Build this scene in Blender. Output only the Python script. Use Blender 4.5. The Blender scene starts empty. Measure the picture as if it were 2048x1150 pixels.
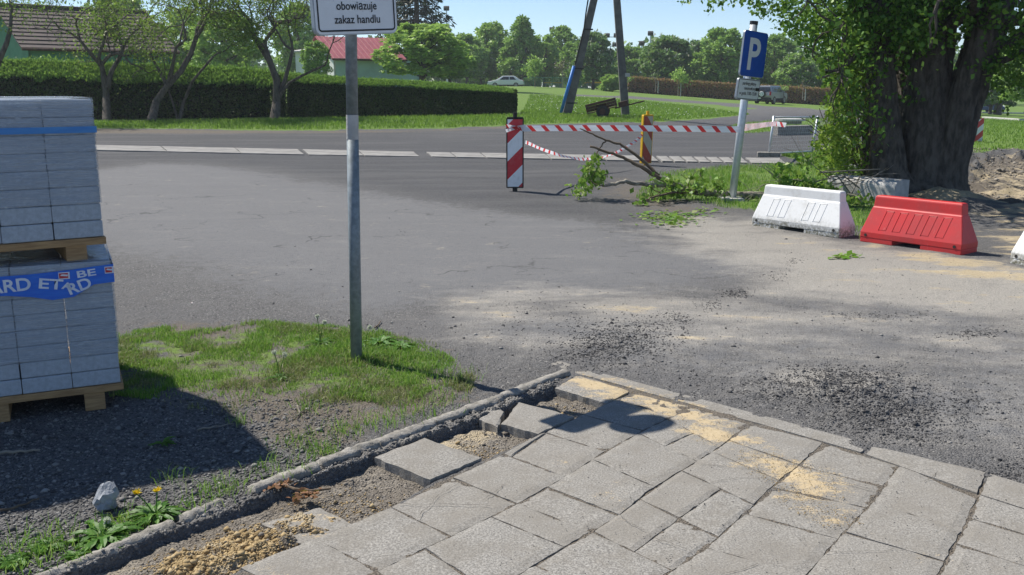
import bpy, math, random
import numpy as np
from mathutils import Vector, Matrix

R = math.radians
SC = bpy.context.scene
COL = SC.collection

# ------------------------------------------------------------------ camera, sky, sun, exposure
FPX, HOR, EYE = 1900.0, 175.0, 1.6          # focal length in photo pixels, horizon row, eye height
PITCH = math.atan((575 - HOR) / FPX)
CP, SP = math.cos(PITCH), math.sin(PITCH)
cam_d = bpy.data.cameras.new('camera')
cam_d.sensor_fit = 'HORIZONTAL'
cam_d.sensor_width = 36.0
cam_d.lens = 36.0 * FPX / 2048.0
cam_d.clip_start = 0.05
cam_d.clip_end = 3000
cam = bpy.data.objects.new('camera', cam_d)
cam.location = (0, 0, EYE)
cam.rotation_euler = (math.pi / 2 - PITCH, 0, 0)
COL.objects.link(cam)
SC.camera = cam

SUN_EL = 52.0
SUN_H = Vector((-0.81, 0.58)).normalized()   # horizontal direction towards the sun
world = bpy.data.worlds.new('World')
SC.world = world
world.use_nodes = True
wn = world.node_tree.nodes
sky = wn.new('ShaderNodeTexSky')
sky.sky_type = 'NISHITA'
sky.sun_disc = False
sky.sun_elevation = R(SUN_EL)
sky.sun_rotation = math.atan2(SUN_H.x, SUN_H.y)
sky.air_density = 0.75
sky.dust_density = 0.0
sky.ozone_density = 3.2
wn['Background'].inputs['Strength'].default_value = 0.102
world.node_tree.links.new(sky.outputs[0], wn['Background'].inputs[0])
sl = bpy.data.lights.new('sun', 'SUN')
sl.energy = 5.0
sl.angle = R(0.5)
sl.color = (1.0, 0.945, 0.855)
sun = bpy.data.objects.new('sun', sl)
sd = Vector((SUN_H.x * math.cos(R(SUN_EL)), SUN_H.y * math.cos(R(SUN_EL)), math.sin(R(SUN_EL))))
sun.rotation_euler = sd.to_track_quat('Z', 'Y').to_euler()
sun.location = (-20, 15, 30)
COL.objects.link(sun)
SC.view_settings.view_transform = 'Standard'
SC.view_settings.look = 'None'
SC.view_settings.exposure = 0.46
SC.view_settings.gamma = 1.0
SC.view_settings.use_curve_mapping = False
SC.cycles.max_bounces = 8
SC.cycles.transparent_max_bounces = 16
SC.cycles.use_denoising = True

# ------------------------------------------------------------------ terrain and picture-to-place helpers
def sstep(a, b, x):
    t = np.clip((np.asarray(x, float) - a) / (b - a), 0, 1)
    return t * t * (3 - 2 * t)

def zt(x, y):
    """large shape of the land: flat near, verge a little higher, field rising left and falling right"""
    x = np.asarray(x, float); y = np.asarray(y, float)
    u = x / np.maximum(y, 1.0)
    s = np.clip((y - 30) / 80, 0, 1.25)
    s = s * s * (3 - 2 * s) * 0.5 + s * 0.5
    far = s * (1.3 - 5.6 * np.clip(u - 0.05, -0.03, 0.62))
    verge = 0.22 * sstep(29, 39, y) * (1 - sstep(0.08, 0.24, u))
    return far + verge

def ray(px, py):
    u = (px - 1024) / FPX; v = (575 - py) / FPX
    return np.array([u, CP + v * SP, -SP + v * CP])

def gp(px, py, dz=0.0):
    """the place on the land seen at a photo pixel"""
    d = ray(px, py)
    lo, hi = 0.5, 400.0
    f = lambda t: EYE + d[2] * t - (float(zt(d[0] * t, d[1] * t)) + dz)
    t0 = 1.0; step = 0.25
    while t0 < 400 and f(t0) > 0:
        t0 *= 1.03
    a, b = t0 / 1.03, t0
    for _ in range(40):
        m = (a + b) / 2
        if f(m) > 0: a = m
        else: b = m
    t = (a + b) / 2
    return Vector((d[0] * t, d[1] * t, EYE + d[2] * t))

def at(px, py, Y):
    d = ray(px, py); t = Y / d[1]
    return Vector((d[0] * t, Y, EYE + d[2] * t))

def _hash(ix, iy, seed):
    h = (ix.astype(np.int64) * 374761393 + iy.astype(np.int64) * 668265263 + seed * 1442695041) & 0x7fffffff
    h = ((h ^ (h >> 13)) * 1274126177) & 0x7fffffff
    h = h ^ (h >> 16)
    return (h % 100003) / 100003.0

def noise2(x, y, seed=0):
    x = np.asarray(x, float); y = np.asarray(y, float)
    ix = np.floor(x); iy = np.floor(y)
    fx = x - ix; fy = y - iy
    fx = fx * fx * (3 - 2 * fx); fy = fy * fy * (3 - 2 * fy)
    a = _hash(ix, iy, seed); b = _hash(ix + 1, iy, seed)
    c = _hash(ix, iy + 1, seed); d = _hash(ix + 1, iy + 1, seed)
    return (a * (1 - fx) + b * fx) * (1 - fy) + (c * (1 - fx) + d * fx) * fy

def fbm(x, y, seed=0, octv=4):
    s = 0; a = 0.5; t = 0
    for i in range(octv):
        s = s + a * noise2(x * 2 ** i, y * 2 ** i, seed + i * 17); t += a; a *= 0.5
    return s / t

def sdf(poly, X, Y):
    """signed distance to a polygon (positive inside)"""
    P = np.array([(p[0], p[1]) for p in poly], float)
    d = np.full(X.shape, 1e9); inside = np.zeros(X.shape, bool)
    n = len(P)
    for i in range(n):
        a = P[i]; b = P[(i + 1) % n]
        e = b - a
        wx = X - a[0]; wy = Y - a[1]
        t = np.clip((wx * e[0] + wy * e[1]) / max(e @ e, 1e-12), 0, 1)
        dx = wx - t * e[0]; dy = wy - t * e[1]
        d = np.minimum(d, dx * dx + dy * dy)
        c = ((a[1] <= Y) != (b[1] <= Y))
        with np.errstate(divide='ignore', invalid='ignore'):
            xs = a[0] + (Y - a[1]) / (b[1] - a[1] if abs(b[1] - a[1]) > 1e-12 else 1e-12) * e[0]
        inside ^= c & (X < xs)
    d = np.sqrt(d)
    return np.where(inside, d, -d)

def gpoly(pts):
    return [gp(*p) for p in pts]

# ------------------------------------------------------------------ materials
def new_mat(name):
    m = bpy.data.materials.new(name); m.use_nodes = True
    nt = m.node_tree
    return m, nt, nt.nodes['Principled BSDF']

def N(nt, t, **kw):
    n = nt.nodes.new(t)
    for k, v in kw.items():
        if k.startswith('i_'):
            n.inputs[k[2:].replace('_', ' ')].default_value = v
        else:
            setattr(n, k, v)
    return n

def mixc(nt, fac, a, b, blend='MIX'):
    n = nt.nodes.new('ShaderNodeMix'); n.data_type = 'RGBA'; n.blend_type = blend
    for sock, v in ((n.inputs[0], fac), (n.inputs[6], a), (n.inputs[7], b)):
        if hasattr(v, 'links'): nt.links.new(v, sock)
        elif isinstance(v, (int, float)): sock.default_value = v
        else: sock.default_value = (*v[:3], 1)
    return n.outputs[2]

def mth(nt, op, a, b=None, clamp=False):
    n = nt.nodes.new('ShaderNodeMath'); n.operation = op; n.use_clamp = clamp
    for i, v in enumerate((a, b)):
        if v is None: continue
        if hasattr(v, 'links'): nt.links.new(v, n.inputs[i])
        else: n.inputs[i].default_value = v
    return n.outputs[0]

def smooth(nt, v, lo, hi):
    n = nt.nodes.new('ShaderNodeMapRange'); n.interpolation_type = 'SMOOTHSTEP'
    nt.links.new(v, n.inputs[0]); n.inputs[1].default_value = lo; n.inputs[2].default_value = hi
    return n.outputs[0]

def noise_t(nt, scale, detail=4, rough=0.6, vec=None):
    n = N(nt, 'ShaderNodeTexNoise'); n.inputs['Scale'].default_value = scale
    n.inputs['Detail'].default_value = detail; n.inputs['Roughness'].default_value = rough
    if vec is not None: nt.links.new(vec, n.inputs['Vector'])
    return n.outputs['Fac']

def simple(name, c1, c2=None, scale=8.0, rough=0.7, metal=0.0, bump=0.0, bscale=None, coord='Object', spec=0.4, stretch=None, detail=5):
    m, nt, b = new_mat(name)
    tc = N(nt, 'ShaderNodeTexCoord').outputs[coord]
    if stretch:
        mp = N(nt, 'ShaderNodeMapping'); mp.inputs['Scale'].default_value = stretch
        nt.links.new(tc, mp.inputs[0]); tc = mp.outputs[0]
    if c2 is None: c2 = tuple(x * 0.7 for x in c1)
    f = noise_t(nt, scale, detail, 0.6, tc)
    f = smooth(nt, f, 0.32, 0.68)
    nt.links.new(mixc(nt, f, c1, c2), b.inputs['Base Color'])
    b.inputs['Roughness'].default_value = rough; b.inputs['Metallic'].default_value = metal
    b.inputs['Specular IOR Level'].default_value = spec
    if bump:
        bn = N(nt, 'ShaderNodeBump'); bn.inputs['Strength'].default_value = bump; bn.inputs['Distance'].default_value = 0.02
        nt.links.new(noise_t(nt, bscale or scale * 6, 4, 0.65, tc), bn.inputs['Height'])
        nt.links.new(bn.outputs[0], b.inputs['Normal'])
    return m

def leaf_mat(name, cols, trans=0.35, rough=0.5, spec=0.3):
    """leaf colour varies from leaf to leaf"""
    m, nt, b = new_mat(name)
    g = N(nt, 'ShaderNodeNewGeometry')
    cr = N(nt, 'ShaderNodeValToRGB')
    el = cr.color_ramp.elements
    while len(el) < len(cols): el.new(0.5)
    for i, c in enumerate(cols):
        el[i].position = i / max(1, len(cols) - 1); el[i].color = (*c, 1)
    nt.links.new(g.outputs['Random Per Island'], cr.inputs[0])
    nt.links.new(cr.outputs[0], b.inputs['Base Color'])
    b.inputs['Roughness'].default_value = rough
    b.inputs['Specular IOR Level'].default_value = spec
    tr = N(nt, 'ShaderNodeBsdfTranslucent')
    br = mixc(nt, 0.45, cr.outputs[0], (0.25, 0.37, 0.06))
    nt.links.new(br, tr.inputs[0])
    mx = N(nt, 'ShaderNodeMixShader'); mx.inputs[0].default_value = trans
    nt.links.new(b.outputs[0], mx.inputs[1]); nt.links.new(tr.outputs[0], mx.inputs[2])
    nt.links.new(mx.outputs[0], nt.nodes['Material Output'].inputs[0])
    return m

M = {}
M['concrete'] = simple('concrete', (0.34, 0.322, 0.29), (0.19, 0.178, 0.155), 22, 0.9, bump=0.5, bscale=90)
M['concrete_pale'] = simple('concrete_pale', (0.52, 0.51, 0.49), (0.40, 0.395, 0.38), 9, 0.9, bump=0.3, bscale=70)
M['crack'] = simple('crack', (0.05, 0.046, 0.04), (0.09, 0.08, 0.07), 60, 1.0)
M['strip'] = simple('strip', (0.29, 0.28, 0.262), (0.19, 0.184, 0.175), 2.2, 0.95, bump=0.3, bscale=40, coord='Object')
M['block'] = simple('block', (0.42, 0.475, 0.54), (0.34, 0.385, 0.44), 60, 0.9, bump=0.35, bscale=160)
M['wood'] = simple('wood', (0.42, 0.27, 0.13), (0.27, 0.165, 0.08), 10, 0.8, bump=0.3, bscale=30, stretch=(1, 9, 9))
M['galv'] = simple('galv', (0.25, 0.29, 0.31), (0.17, 0.20, 0.215), 30, 0.5, metal=0.25, bump=0.05, bscale=80)
M['galv_light'] = simple('galv_light', (0.62, 0.66, 0.70), (0.52, 0.56, 0.60), 20, 0.4, metal=0.35)
M['sign_white'] = simple('sign_white', (0.78, 0.80, 0.82), (0.72, 0.74, 0.76), 6, 0.35)
M['sign_grey'] = simple('sign_grey', (0.45, 0.48, 0.50), (0.38, 0.41, 0.43), 10, 0.5, metal=0.4)
M['black'] = simple('black', (0.012, 0.012, 0.014), (0.02, 0.02, 0.022), 10, 0.5)
M['black_rubber'] = simple('black_rubber', (0.02, 0.02, 0.02), (0.035, 0.034, 0.032), 12, 0.85)
M['sign_blue'] = simple('sign_blue', (0.006, 0.075, 0.42), (0.008, 0.09, 0.47), 8, 0.3)
M['yellow'] = simple('yellow', (0.78, 0.47, 0.01), (0.66, 0.38, 0.01), 12, 0.5)
M['blue_pipe'] = simple('blue_pipe', (0.02, 0.20, 0.60), (0.02, 0.16, 0.5), 8, 0.5)
M['pole_concrete'] = simple('pole_concrete', (0.17, 0.165, 0.155), (0.10, 0.098, 0.095), 3, 0.9, bump=0.3, bscale=20)
M['bark'] = simple('bark', (0.15, 0.13, 0.108), (0.06, 0.051, 0.043), 6, 0.95, bump=0.9, bscale=18, stretch=(2.2, 2.2, 0.5))
M['bark_big'] = simple('bark_big', (0.15, 0.13, 0.108), (0.055, 0.047, 0.04), 7, 0.95, bump=1.0, bscale=30, stretch=(2.0, 2.0, 0.6))
M['bark_pale'] = simple('bark_pale', (0.30, 0.27, 0.22), (0.17, 0.15, 0.12), 7, 0.9, bump=0.5, bscale=25)
M['birch_limb'] = simple('birch_limb', (0.36, 0.33, 0.27), (0.13, 0.11, 0.09), 14, 0.85, bump=0.5, bscale=40)
M['twig'] = simple('twig', (0.16, 0.12, 0.08), (0.09, 0.065, 0.045), 20, 0.9)
M['rust'] = simple('rust', (0.11, 0.055, 0.035), (0.055, 0.03, 0.022), 6, 0.85, bump=0.2)
def red_barrier_mat():
    m, nt, b = new_mat('red_plastic')
    tc = N(nt, 'ShaderNodeTexCoord').outputs['Object']
    mp = N(nt, 'ShaderNodeMapping'); mp.inputs['Scale'].default_value = (26, 26, 3); mp.inputs['Rotation'].default_value = (0.3, 0.5, 0.2); nt.links.new(tc, mp.inputs[0])
    c = mixc(nt, smooth(nt, noise_t(nt, 3, 5, 0.65, tc), 0.35, 0.7), (0.56, 0.025, 0.026), (0.44, 0.035, 0.035))
    c = mixc(nt, mth(nt, 'MULTIPLY', smooth(nt, noise_t(nt, 1.0, 4, 0.7, mp.outputs[0]), 0.66, 0.76), 0.5), c, (0.62, 0.22, 0.20))
    c = mixc(nt, mth(nt, 'MULTIPLY', smooth(nt, noise_t(nt, 16, 6, 0.75, tc), 0.60, 0.74), 0.55), c, (0.22, 0.09, 0.07))
    nt.links.new(c, b.inputs['Base Color']); b.inputs['Roughness'].default_value = 0.5
    return m
M['red_plastic'] = red_barrier_mat()
M['roof_brown'] = simple('roof_brown', (0.085, 0.06, 0.052), (0.055, 0.04, 0.035), 3, 0.8, bump=0.2)
M['roof_red'] = simple('roof_red', (0.36, 0.10, 0.115), (0.30, 0.08, 0.095), 2, 0.55)
M['wall_green'] = simple('wall_green', (0.10, 0.26, 0.16), (0.08, 0.21, 0.13), 2, 0.85)
M['wall_mint'] = simple('wall_mint', (0.42, 0.58, 0.56), (0.36, 0.50, 0.49), 1.5, 0.9)
M['wall_white'] = simple('wall_white', (0.75, 0.75, 0.73), (0.66, 0.66, 0.64), 1.5, 0.9)
M['glass_dark'] = simple('glass_dark', (0.02, 0.025, 0.03), (0.03, 0.035, 0.04), 4, 0.08, spec=0.6)
M['car_silver'] = simple('car_silver', (0.34, 0.35, 0.365), (0.30, 0.31, 0.325), 3, 0.3, metal=0.5)
M['car_white'] = simple('car_white', (0.82, 0.82, 0.83), (0.78, 0.78, 0.79), 3, 0.25)
M['car_blue'] = simple('car_blue', (0.02, 0.07, 0.22), (0.02, 0.06, 0.18), 3, 0.25)
M['red_light'] = simple('red_light', (0.55, 0.01, 0.01), None, 3, 0.3)
M['pebble'] = leaf_mat('pebble', [(0.05, 0.05, 0.052), (0.11, 0.108, 0.105), (0.17, 0.165, 0.16), (0.30, 0.29, 0.27)], trans=0.0, rough=0.9)
M['crumb'] = leaf_mat('crumb', [(0.045, 0.044, 0.045), (0.085, 0.083, 0.083), (0.13, 0.127, 0.124)], trans=0.0, rough=0.95)
M['sand_lump'] = leaf_mat('sand_lump', [(0.26, 0.185, 0.09), (0.38, 0.28, 0.145), (0.46, 0.355, 0.20)], trans=0.0, rough=1.0)
M['soil_lump'] = leaf_mat('soil_lump', [(0.12, 0.105, 0.088), (0.20, 0.178, 0.148), (0.30, 0.268, 0.222)], trans=0.0, rough=1.0)
M['stone'] = simple('stone', (0.36, 0.38, 0.41), (0.22, 0.24, 0.27), 25, 0.8, bump=0.6, bscale=60)
M['dry_leaf'] = leaf_mat('dry_leaf', [(0.20, 0.09, 0.04), (0.30, 0.15, 0.07), (0.14, 0.07, 0.04)], trans=0.2)
M['grass_near'] = leaf_mat('grass_near', [(0.085, 0.21, 0.025), (0.13, 0.29, 0.035), (0.19, 0.37, 0.05), (0.38, 0.41, 0.17)], trans=0.4)
M['grass_dry'] = leaf_mat('grass_dry', [(0.30, 0.27, 0.14), (0.22, 0.22, 0.10), (0.12, 0.17, 0.04)], trans=0.3)
M['grass_far'] = leaf_mat('grass_far', [(0.10, 0.20, 0.022), (0.15, 0.28, 0.03), (0.21, 0.35, 0.05)], trans=0.4)
M['weed'] = leaf_mat('weed', [(0.06, 0.16, 0.02), (0.09, 0.22, 0.03), (0.14, 0.28, 0.05)], trans=0.35)
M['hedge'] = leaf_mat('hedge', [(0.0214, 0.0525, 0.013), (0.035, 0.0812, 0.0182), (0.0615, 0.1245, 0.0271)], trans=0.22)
M['hedge_sunlit'] = leaf_mat('hedge_sunlit', [(0.1083, 0.2196, 0.044), (0.1843, 0.3401, 0.068), (0.2811, 0.4617, 0.093)], trans=0.35)  # top shoots of the same hedges; the sunlight on them put into the colour
M['hedge_red'] = leaf_mat('hedge_red', [(0.2948, 0.108, 0.0756), (0.4082, 0.1836, 0.108), (0.2041, 0.216, 0.0648), (0.499, 0.2592, 0.1728)], trans=0.25)
M['hedge_shade_core'] = simple('hedge_shade_core', (0.010, 0.018, 0.006), (0.006, 0.010, 0.004), 5, 1.0)
M['leaf_yellow'] = leaf_mat('leaf_yellow', [(0.07, 0.15, 0.015), (0.12, 0.23, 0.025), (0.19, 0.31, 0.04), (0.27, 0.30, 0.06)], trans=0.45)
M['leaf_mid'] = leaf_mat('leaf_mid', [(0.1461, 0.2622, 0.0642), (0.2386, 0.4014, 0.0922), (0.3929, 0.5885, 0.1413)], trans=0.33)  # far foliage, with the next two: paleness of haze put into the leaf colour
M['leaf_dark'] = leaf_mat('leaf_dark', [(0.0887, 0.1736, 0.0573), (0.1471, 0.2686, 0.0775), (0.2313, 0.3804, 0.1089)], trans=0.28)
M['leaf_light'] = leaf_mat('leaf_light', [(0.2024, 0.3353, 0.0726), (0.3078, 0.4798, 0.1011), (0.4598, 0.6499, 0.1555)], trans=0.38)
M['leaf_spruce'] = leaf_mat('leaf_spruce', [(0.010, 0.024, 0.012), (0.018, 0.038, 0.016), (0.032, 0.055, 0.022)], trans=0.1)
M['leaf_red'] = leaf_mat('leaf_red', [(0.10, 0.06, 0.05), (0.14, 0.09, 0.07), (0.07, 0.06, 0.04)], trans=0.2)
M['leaf_big'] = leaf_mat('leaf_big', [(0.0454, 0.1216, 0.0194), (0.0726, 0.1864, 0.0244), (0.127, 0.2754, 0.0324), (0.1996, 0.3402, 0.0486)], trans=0.30)
M['leaf_shoot_sunlit'] = leaf_mat('leaf_shoot_sunlit', [(0.10, 0.19, 0.02), (0.19, 0.31, 0.03), (0.31, 0.42, 0.06)], trans=0.45)
M['leaf_cut'] = leaf_mat('leaf_cut', [(0.0726, 0.176, 0.0132), (0.121, 0.264, 0.022), (0.1936, 0.33, 0.044), (0.363, 0.418, 0.176)], trans=0.35)
M['blossom'] = leaf_mat('blossom', [(0.55, 0.55, 0.42), (0.72, 0.70, 0.58)], trans=0.3)
M['petal'] = leaf_mat('petal', [(0.80, 0.55, 0.01), (0.85, 0.64, 0.02)], trans=0.2)
M['fluff'] = leaf_mat('fluff', [(0.65, 0.65, 0.62), (0.78, 0.78, 0.76)], trans=0.5)

def white_barrier_mat():
    m, nt, b = new_mat('barrier_white')
    tc = N(nt, 'ShaderNodeTexCoord').outputs['Object']
    sp = N(nt, 'ShaderNodeSeparateXYZ'); nt.links.new(tc, sp.inputs[0])
    n1 = noise_t(nt, 7, 6, 0.7, tc); n2 = noise_t(nt, 30, 5, 0.7, tc)
    low = smooth(nt, mth(nt, 'ADD', sp.outputs[2], mth(nt, 'MULTIPLY', n1, -0.16)), 0.10, -0.06)   # splashed dirt on the plinth
    d = mth(nt, 'MULTIPLY', low, smooth(nt, n2, 0.3, 0.6))
    streak = smooth(nt, n1, 0.50, 0.72)
    c = mixc(nt, mth(nt, 'MULTIPLY', streak, 0.42), (0.76, 0.76, 0.745), (0.45, 0.425, 0.37))
    c = mixc(nt, mth(nt, 'MULTIPLY', smooth(nt, n2, 0.66, 0.72), 0.7), c, (0.25, 0.235, 0.20))
    nt.links.new(mixc(nt, d, c, (0.16, 0.15, 0.10)), b.inputs['Base Color'])
    b.inputs['Roughness'].default_value = 0.5
    return m
M['barrier_white'] = white_barrier_mat()

def stripe_mat(name, red, white, slope, period, phase, axis=0):
    """printed diagonal warning stripes in the panel's own metres"""
    m, nt, b = new_mat(name)
    tc = N(nt, 'ShaderNodeTexCoord').outputs['Object']
    sp = N(nt, 'ShaderNodeSeparateXYZ'); nt.links.new(tc, sp.inputs[0])
    s = mth(nt, 'ADD', sp.outputs[2], mth(nt, 'MULTIPLY', sp.outputs[axis], slope))
    s = mth(nt, 'FRACT', mth(nt, 'ADD', mth(nt, 'DIVIDE', s, period), phase))
    f = mth(nt, 'GREATER_THAN', s, 0.5)
    n1 = smooth(nt, noise_t(nt, 12, 5, 0.6, tc), 0.45, 0.8)
    c = mixc(nt, f, white, red)
    nt.links.new(mixc(nt, mth(nt, 'MULTIPLY', n1, 0.25), c, (0.3, 0.27, 0.25)), b.inputs['Base Color'])
    b.inputs['Roughness'].default_value = 0.35
    return m
M['stripe_a'] = stripe_mat('stripe_a', (0.56, 0.012, 0.03), (0.80, 0.82, 0.85), -1.0, 0.56, 0.02)
M['stripe_b'] = stripe_mat('stripe_b', (0.40, 0.045, 0.03), (0.48, 0.47, 0.42), 1.4, 0.62, 0.30)
M['stripe_c'] = stripe_mat('stripe_c', (0.52, 0.015, 0.025), (0.72, 0.74, 0.78), -0.7, 0.38, 0.25)

def tape_mat():
    m, nt, b = new_mat('tape')
    uv = N(nt, 'ShaderNodeUVMap').outputs[0]
    sp = N(nt, 'ShaderNodeSeparateXYZ'); nt.links.new(uv, sp.inputs[0])
    s = mth(nt, 'FRACT', mth(nt, 'DIVIDE', mth(nt, 'SUBTRACT', sp.outputs[0], mth(nt, 'MULTIPLY', sp.outputs[1], -0.9)), 0.215))
    f = mth(nt, 'GREATER_THAN', s, 0.66)
    c = mixc(nt, f, (0.74, 0.77, 0.83), (0.62, 0.035, 0.035))
    nt.links.new(c, b.inputs['Base Color']); b.inputs['Roughness'].default_value = 0.3
    tr = N(nt, 'ShaderNodeBsdfTranslucent'); nt.links.new(c, tr.inputs[0])
    mx = N(nt, 'ShaderNodeMixShader'); mx.inputs[0].default_value = 0.45
    nt.links.new(b.outputs[0], mx.inputs[1]); nt.links.new(tr.outputs[0], mx.inputs[2])
    nt.links.new(mx.outputs[0], nt.nodes['Material Output'].inputs[0])
    return m
M['tape'] = tape_mat()

def film_mat():
    """stretch film: mostly see-through, with milky and glossy horizontal pull lines"""
    m, nt, b = new_mat('film')
    tc = N(nt, 'ShaderNodeTexCoord').outputs['Object']
    mp = N(nt, 'ShaderNodeMapping'); mp.inputs['Scale'].default_value = (3.5, 3.5, 130); mp.inputs['Rotation'].default_value = (0, R(2), 0)
    nt.links.new(tc, mp.inputs[0])
    mp2 = N(nt, 'ShaderNodeMapping'); mp2.inputs['Scale'].default_value = (7, 7, 26); mp2.inputs['Rotation'].default_value = (0, R(-17), 0)
    nt.links.new(tc, mp2.inputs[0])
    a = smooth(nt, noise_t(nt, 1.0, 4, 0.65, mp.outputs[0]), 0.40, 0.72)
    c = smooth(nt, noise_t(nt, 1.0, 5, 0.7, mp2.outputs[0]), 0.55, 0.78)
    big = noise_t(nt, 5, 3, 0.5, tc)
    milky = mth(nt, 'ADD', mth(nt, 'MULTIPLY', a, 0.38), mth(nt, 'MULTIPLY', c, 0.60))
    milky = mth(nt, 'ADD', milky, mth(nt, 'MULTIPLY', big, 0.50), clamp=True)
    cc = mixc(nt, smooth(nt, noise_t(nt, 1.3, 3, 0.6, mp.outputs[0]), 0.4, 0.65), (0.56, 0.65, 0.77), (0.72, 0.77, 0.82))  # paler streaks: the shine of the film put into its colour
    nt.links.new(cc, b.inputs['Base Color'])
    b.inputs['Roughness'].default_value = 0.22; b.inputs['Specular IOR Level'].default_value = 0.9
    bn = N(nt, 'ShaderNodeBump'); bn.inputs['Strength'].default_value = 0.7; bn.inputs['Distance'].default_value = 0.012
    nt.links.new(mth(nt, 'ADD', a, c), bn.inputs['Height']); nt.links.new(bn.outputs[0], b.inputs['Normal'])
    tp = N(nt, 'ShaderNodeBsdfTransparent')
    mx = N(nt, 'ShaderNodeMixShader'); nt.links.new(milky, mx.inputs[0])
    nt.links.new(tp.outputs[0], mx.inputs[1]); nt.links.new(b.outputs[0], mx.inputs[2])
    nt.links.new(mx.outputs[0], nt.nodes['Material Output'].inputs[0])
    return m
M['film'] = film_mat()
M['film_blue'] = simple('film_blue', (0.012, 0.115, 0.60), (0.02, 0.16, 0.66), 9, 0.3, stretch=(1, 1, 6), bump=0.2, bscale=20)
M['film_blue_strip'] = simple('film_blue_strip', (0.03, 0.19, 0.52), (0.05, 0.24, 0.56), 9, 0.3, stretch=(1, 1, 6))
M['print_white'] = simple('print_white', (0.70, 0.74, 0.80), (0.55, 0.62, 0.75), 20, 0.35)
M['print_red'] = simple('print_red', (0.50, 0.03, 0.05), (0.42, 0.03, 0.05), 20, 0.35)

def slab_mat():
    m, nt, b = new_mat('slab')
    ge = N(nt, 'ShaderNodeNewGeometry'); tc = ge.outputs['Position']
    oi = N(nt, 'ShaderNodeObjectInfo')
    f1 = noise_t(nt, 130, 3, 0.75, tc); f2 = noise_t(nt, 6, 5, 0.65, tc); f3 = noise_t(nt, 60, 3, 0.6, tc)
    c = mixc(nt, smooth(nt, f1, 0.36, 0.64), (0.165, 0.157, 0.144), (0.36, 0.346, 0.318))
    c = mixc(nt, smooth(nt, f1, 0.64, 0.72), c, (0.60, 0.57, 0.51))
    c = mixc(nt, smooth(nt, f3, 0.66, 0.74), c, (0.10, 0.098, 0.095))
    c = mixc(nt, mth(nt, 'MULTIPLY', smooth(nt, f2, 0.40, 0.66), 0.6), c, (0.20, 0.183, 0.157))
    c = mixc(nt, mth(nt, 'MULTIPLY', oi.outputs['Random'], 0.48), c, (0.235, 0.218, 0.192))
    # yellow sand trodden into the slabs
    sa = N(nt, 'ShaderNodeAttribute'); sa.attribute_name = 'sand'
    mp = N(nt, 'ShaderNodeMapping'); mp.inputs['Rotation'].default_value = (0, 0, R(40)); mp.inputs['Scale'].default_value = (9, 16, 9)
    nt.links.new(tc, mp.inputs[0])
    sn = mth(nt, 'ADD', mth(nt, 'MULTIPLY', noise_t(nt, 0.55, 6, 0.75, mp.outputs[0]), 0.7), mth(nt, 'MULTIPLY', f1, 0.3))
    s = mth(nt, 'ADD', sa.outputs['Fac'], mth(nt, 'MULTIPLY', mth(nt, 'SUBTRACT', sn, 0.5), 2.6))
    sf = smooth(nt, s, 0.40, 0.62)
    sc = mixc(nt, f3, (0.37, 0.285, 0.165), (0.55, 0.45, 0.30))
    c = mixc(nt, sf, c, sc)
    nt.links.new(c, b.inputs['Base Color'])
    b.inputs['Roughness'].default_value = 0.95; b.inputs['Specular IOR Level'].default_value = 0.2
    bn = N(nt, 'ShaderNodeBump'); bn.inputs['Strength'].default_value = 0.55; bn.inputs['Distance'].default_value = 0.006
    nt.links.new(mth(nt, 'ADD', f1, mth(nt, 'MULTIPLY', f3, 0.8)), bn.inputs['Height'])
    nt.links.new(bn.outputs[0], b.inputs['Normal'])
    return m
M['slab'] = slab_mat()

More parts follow.
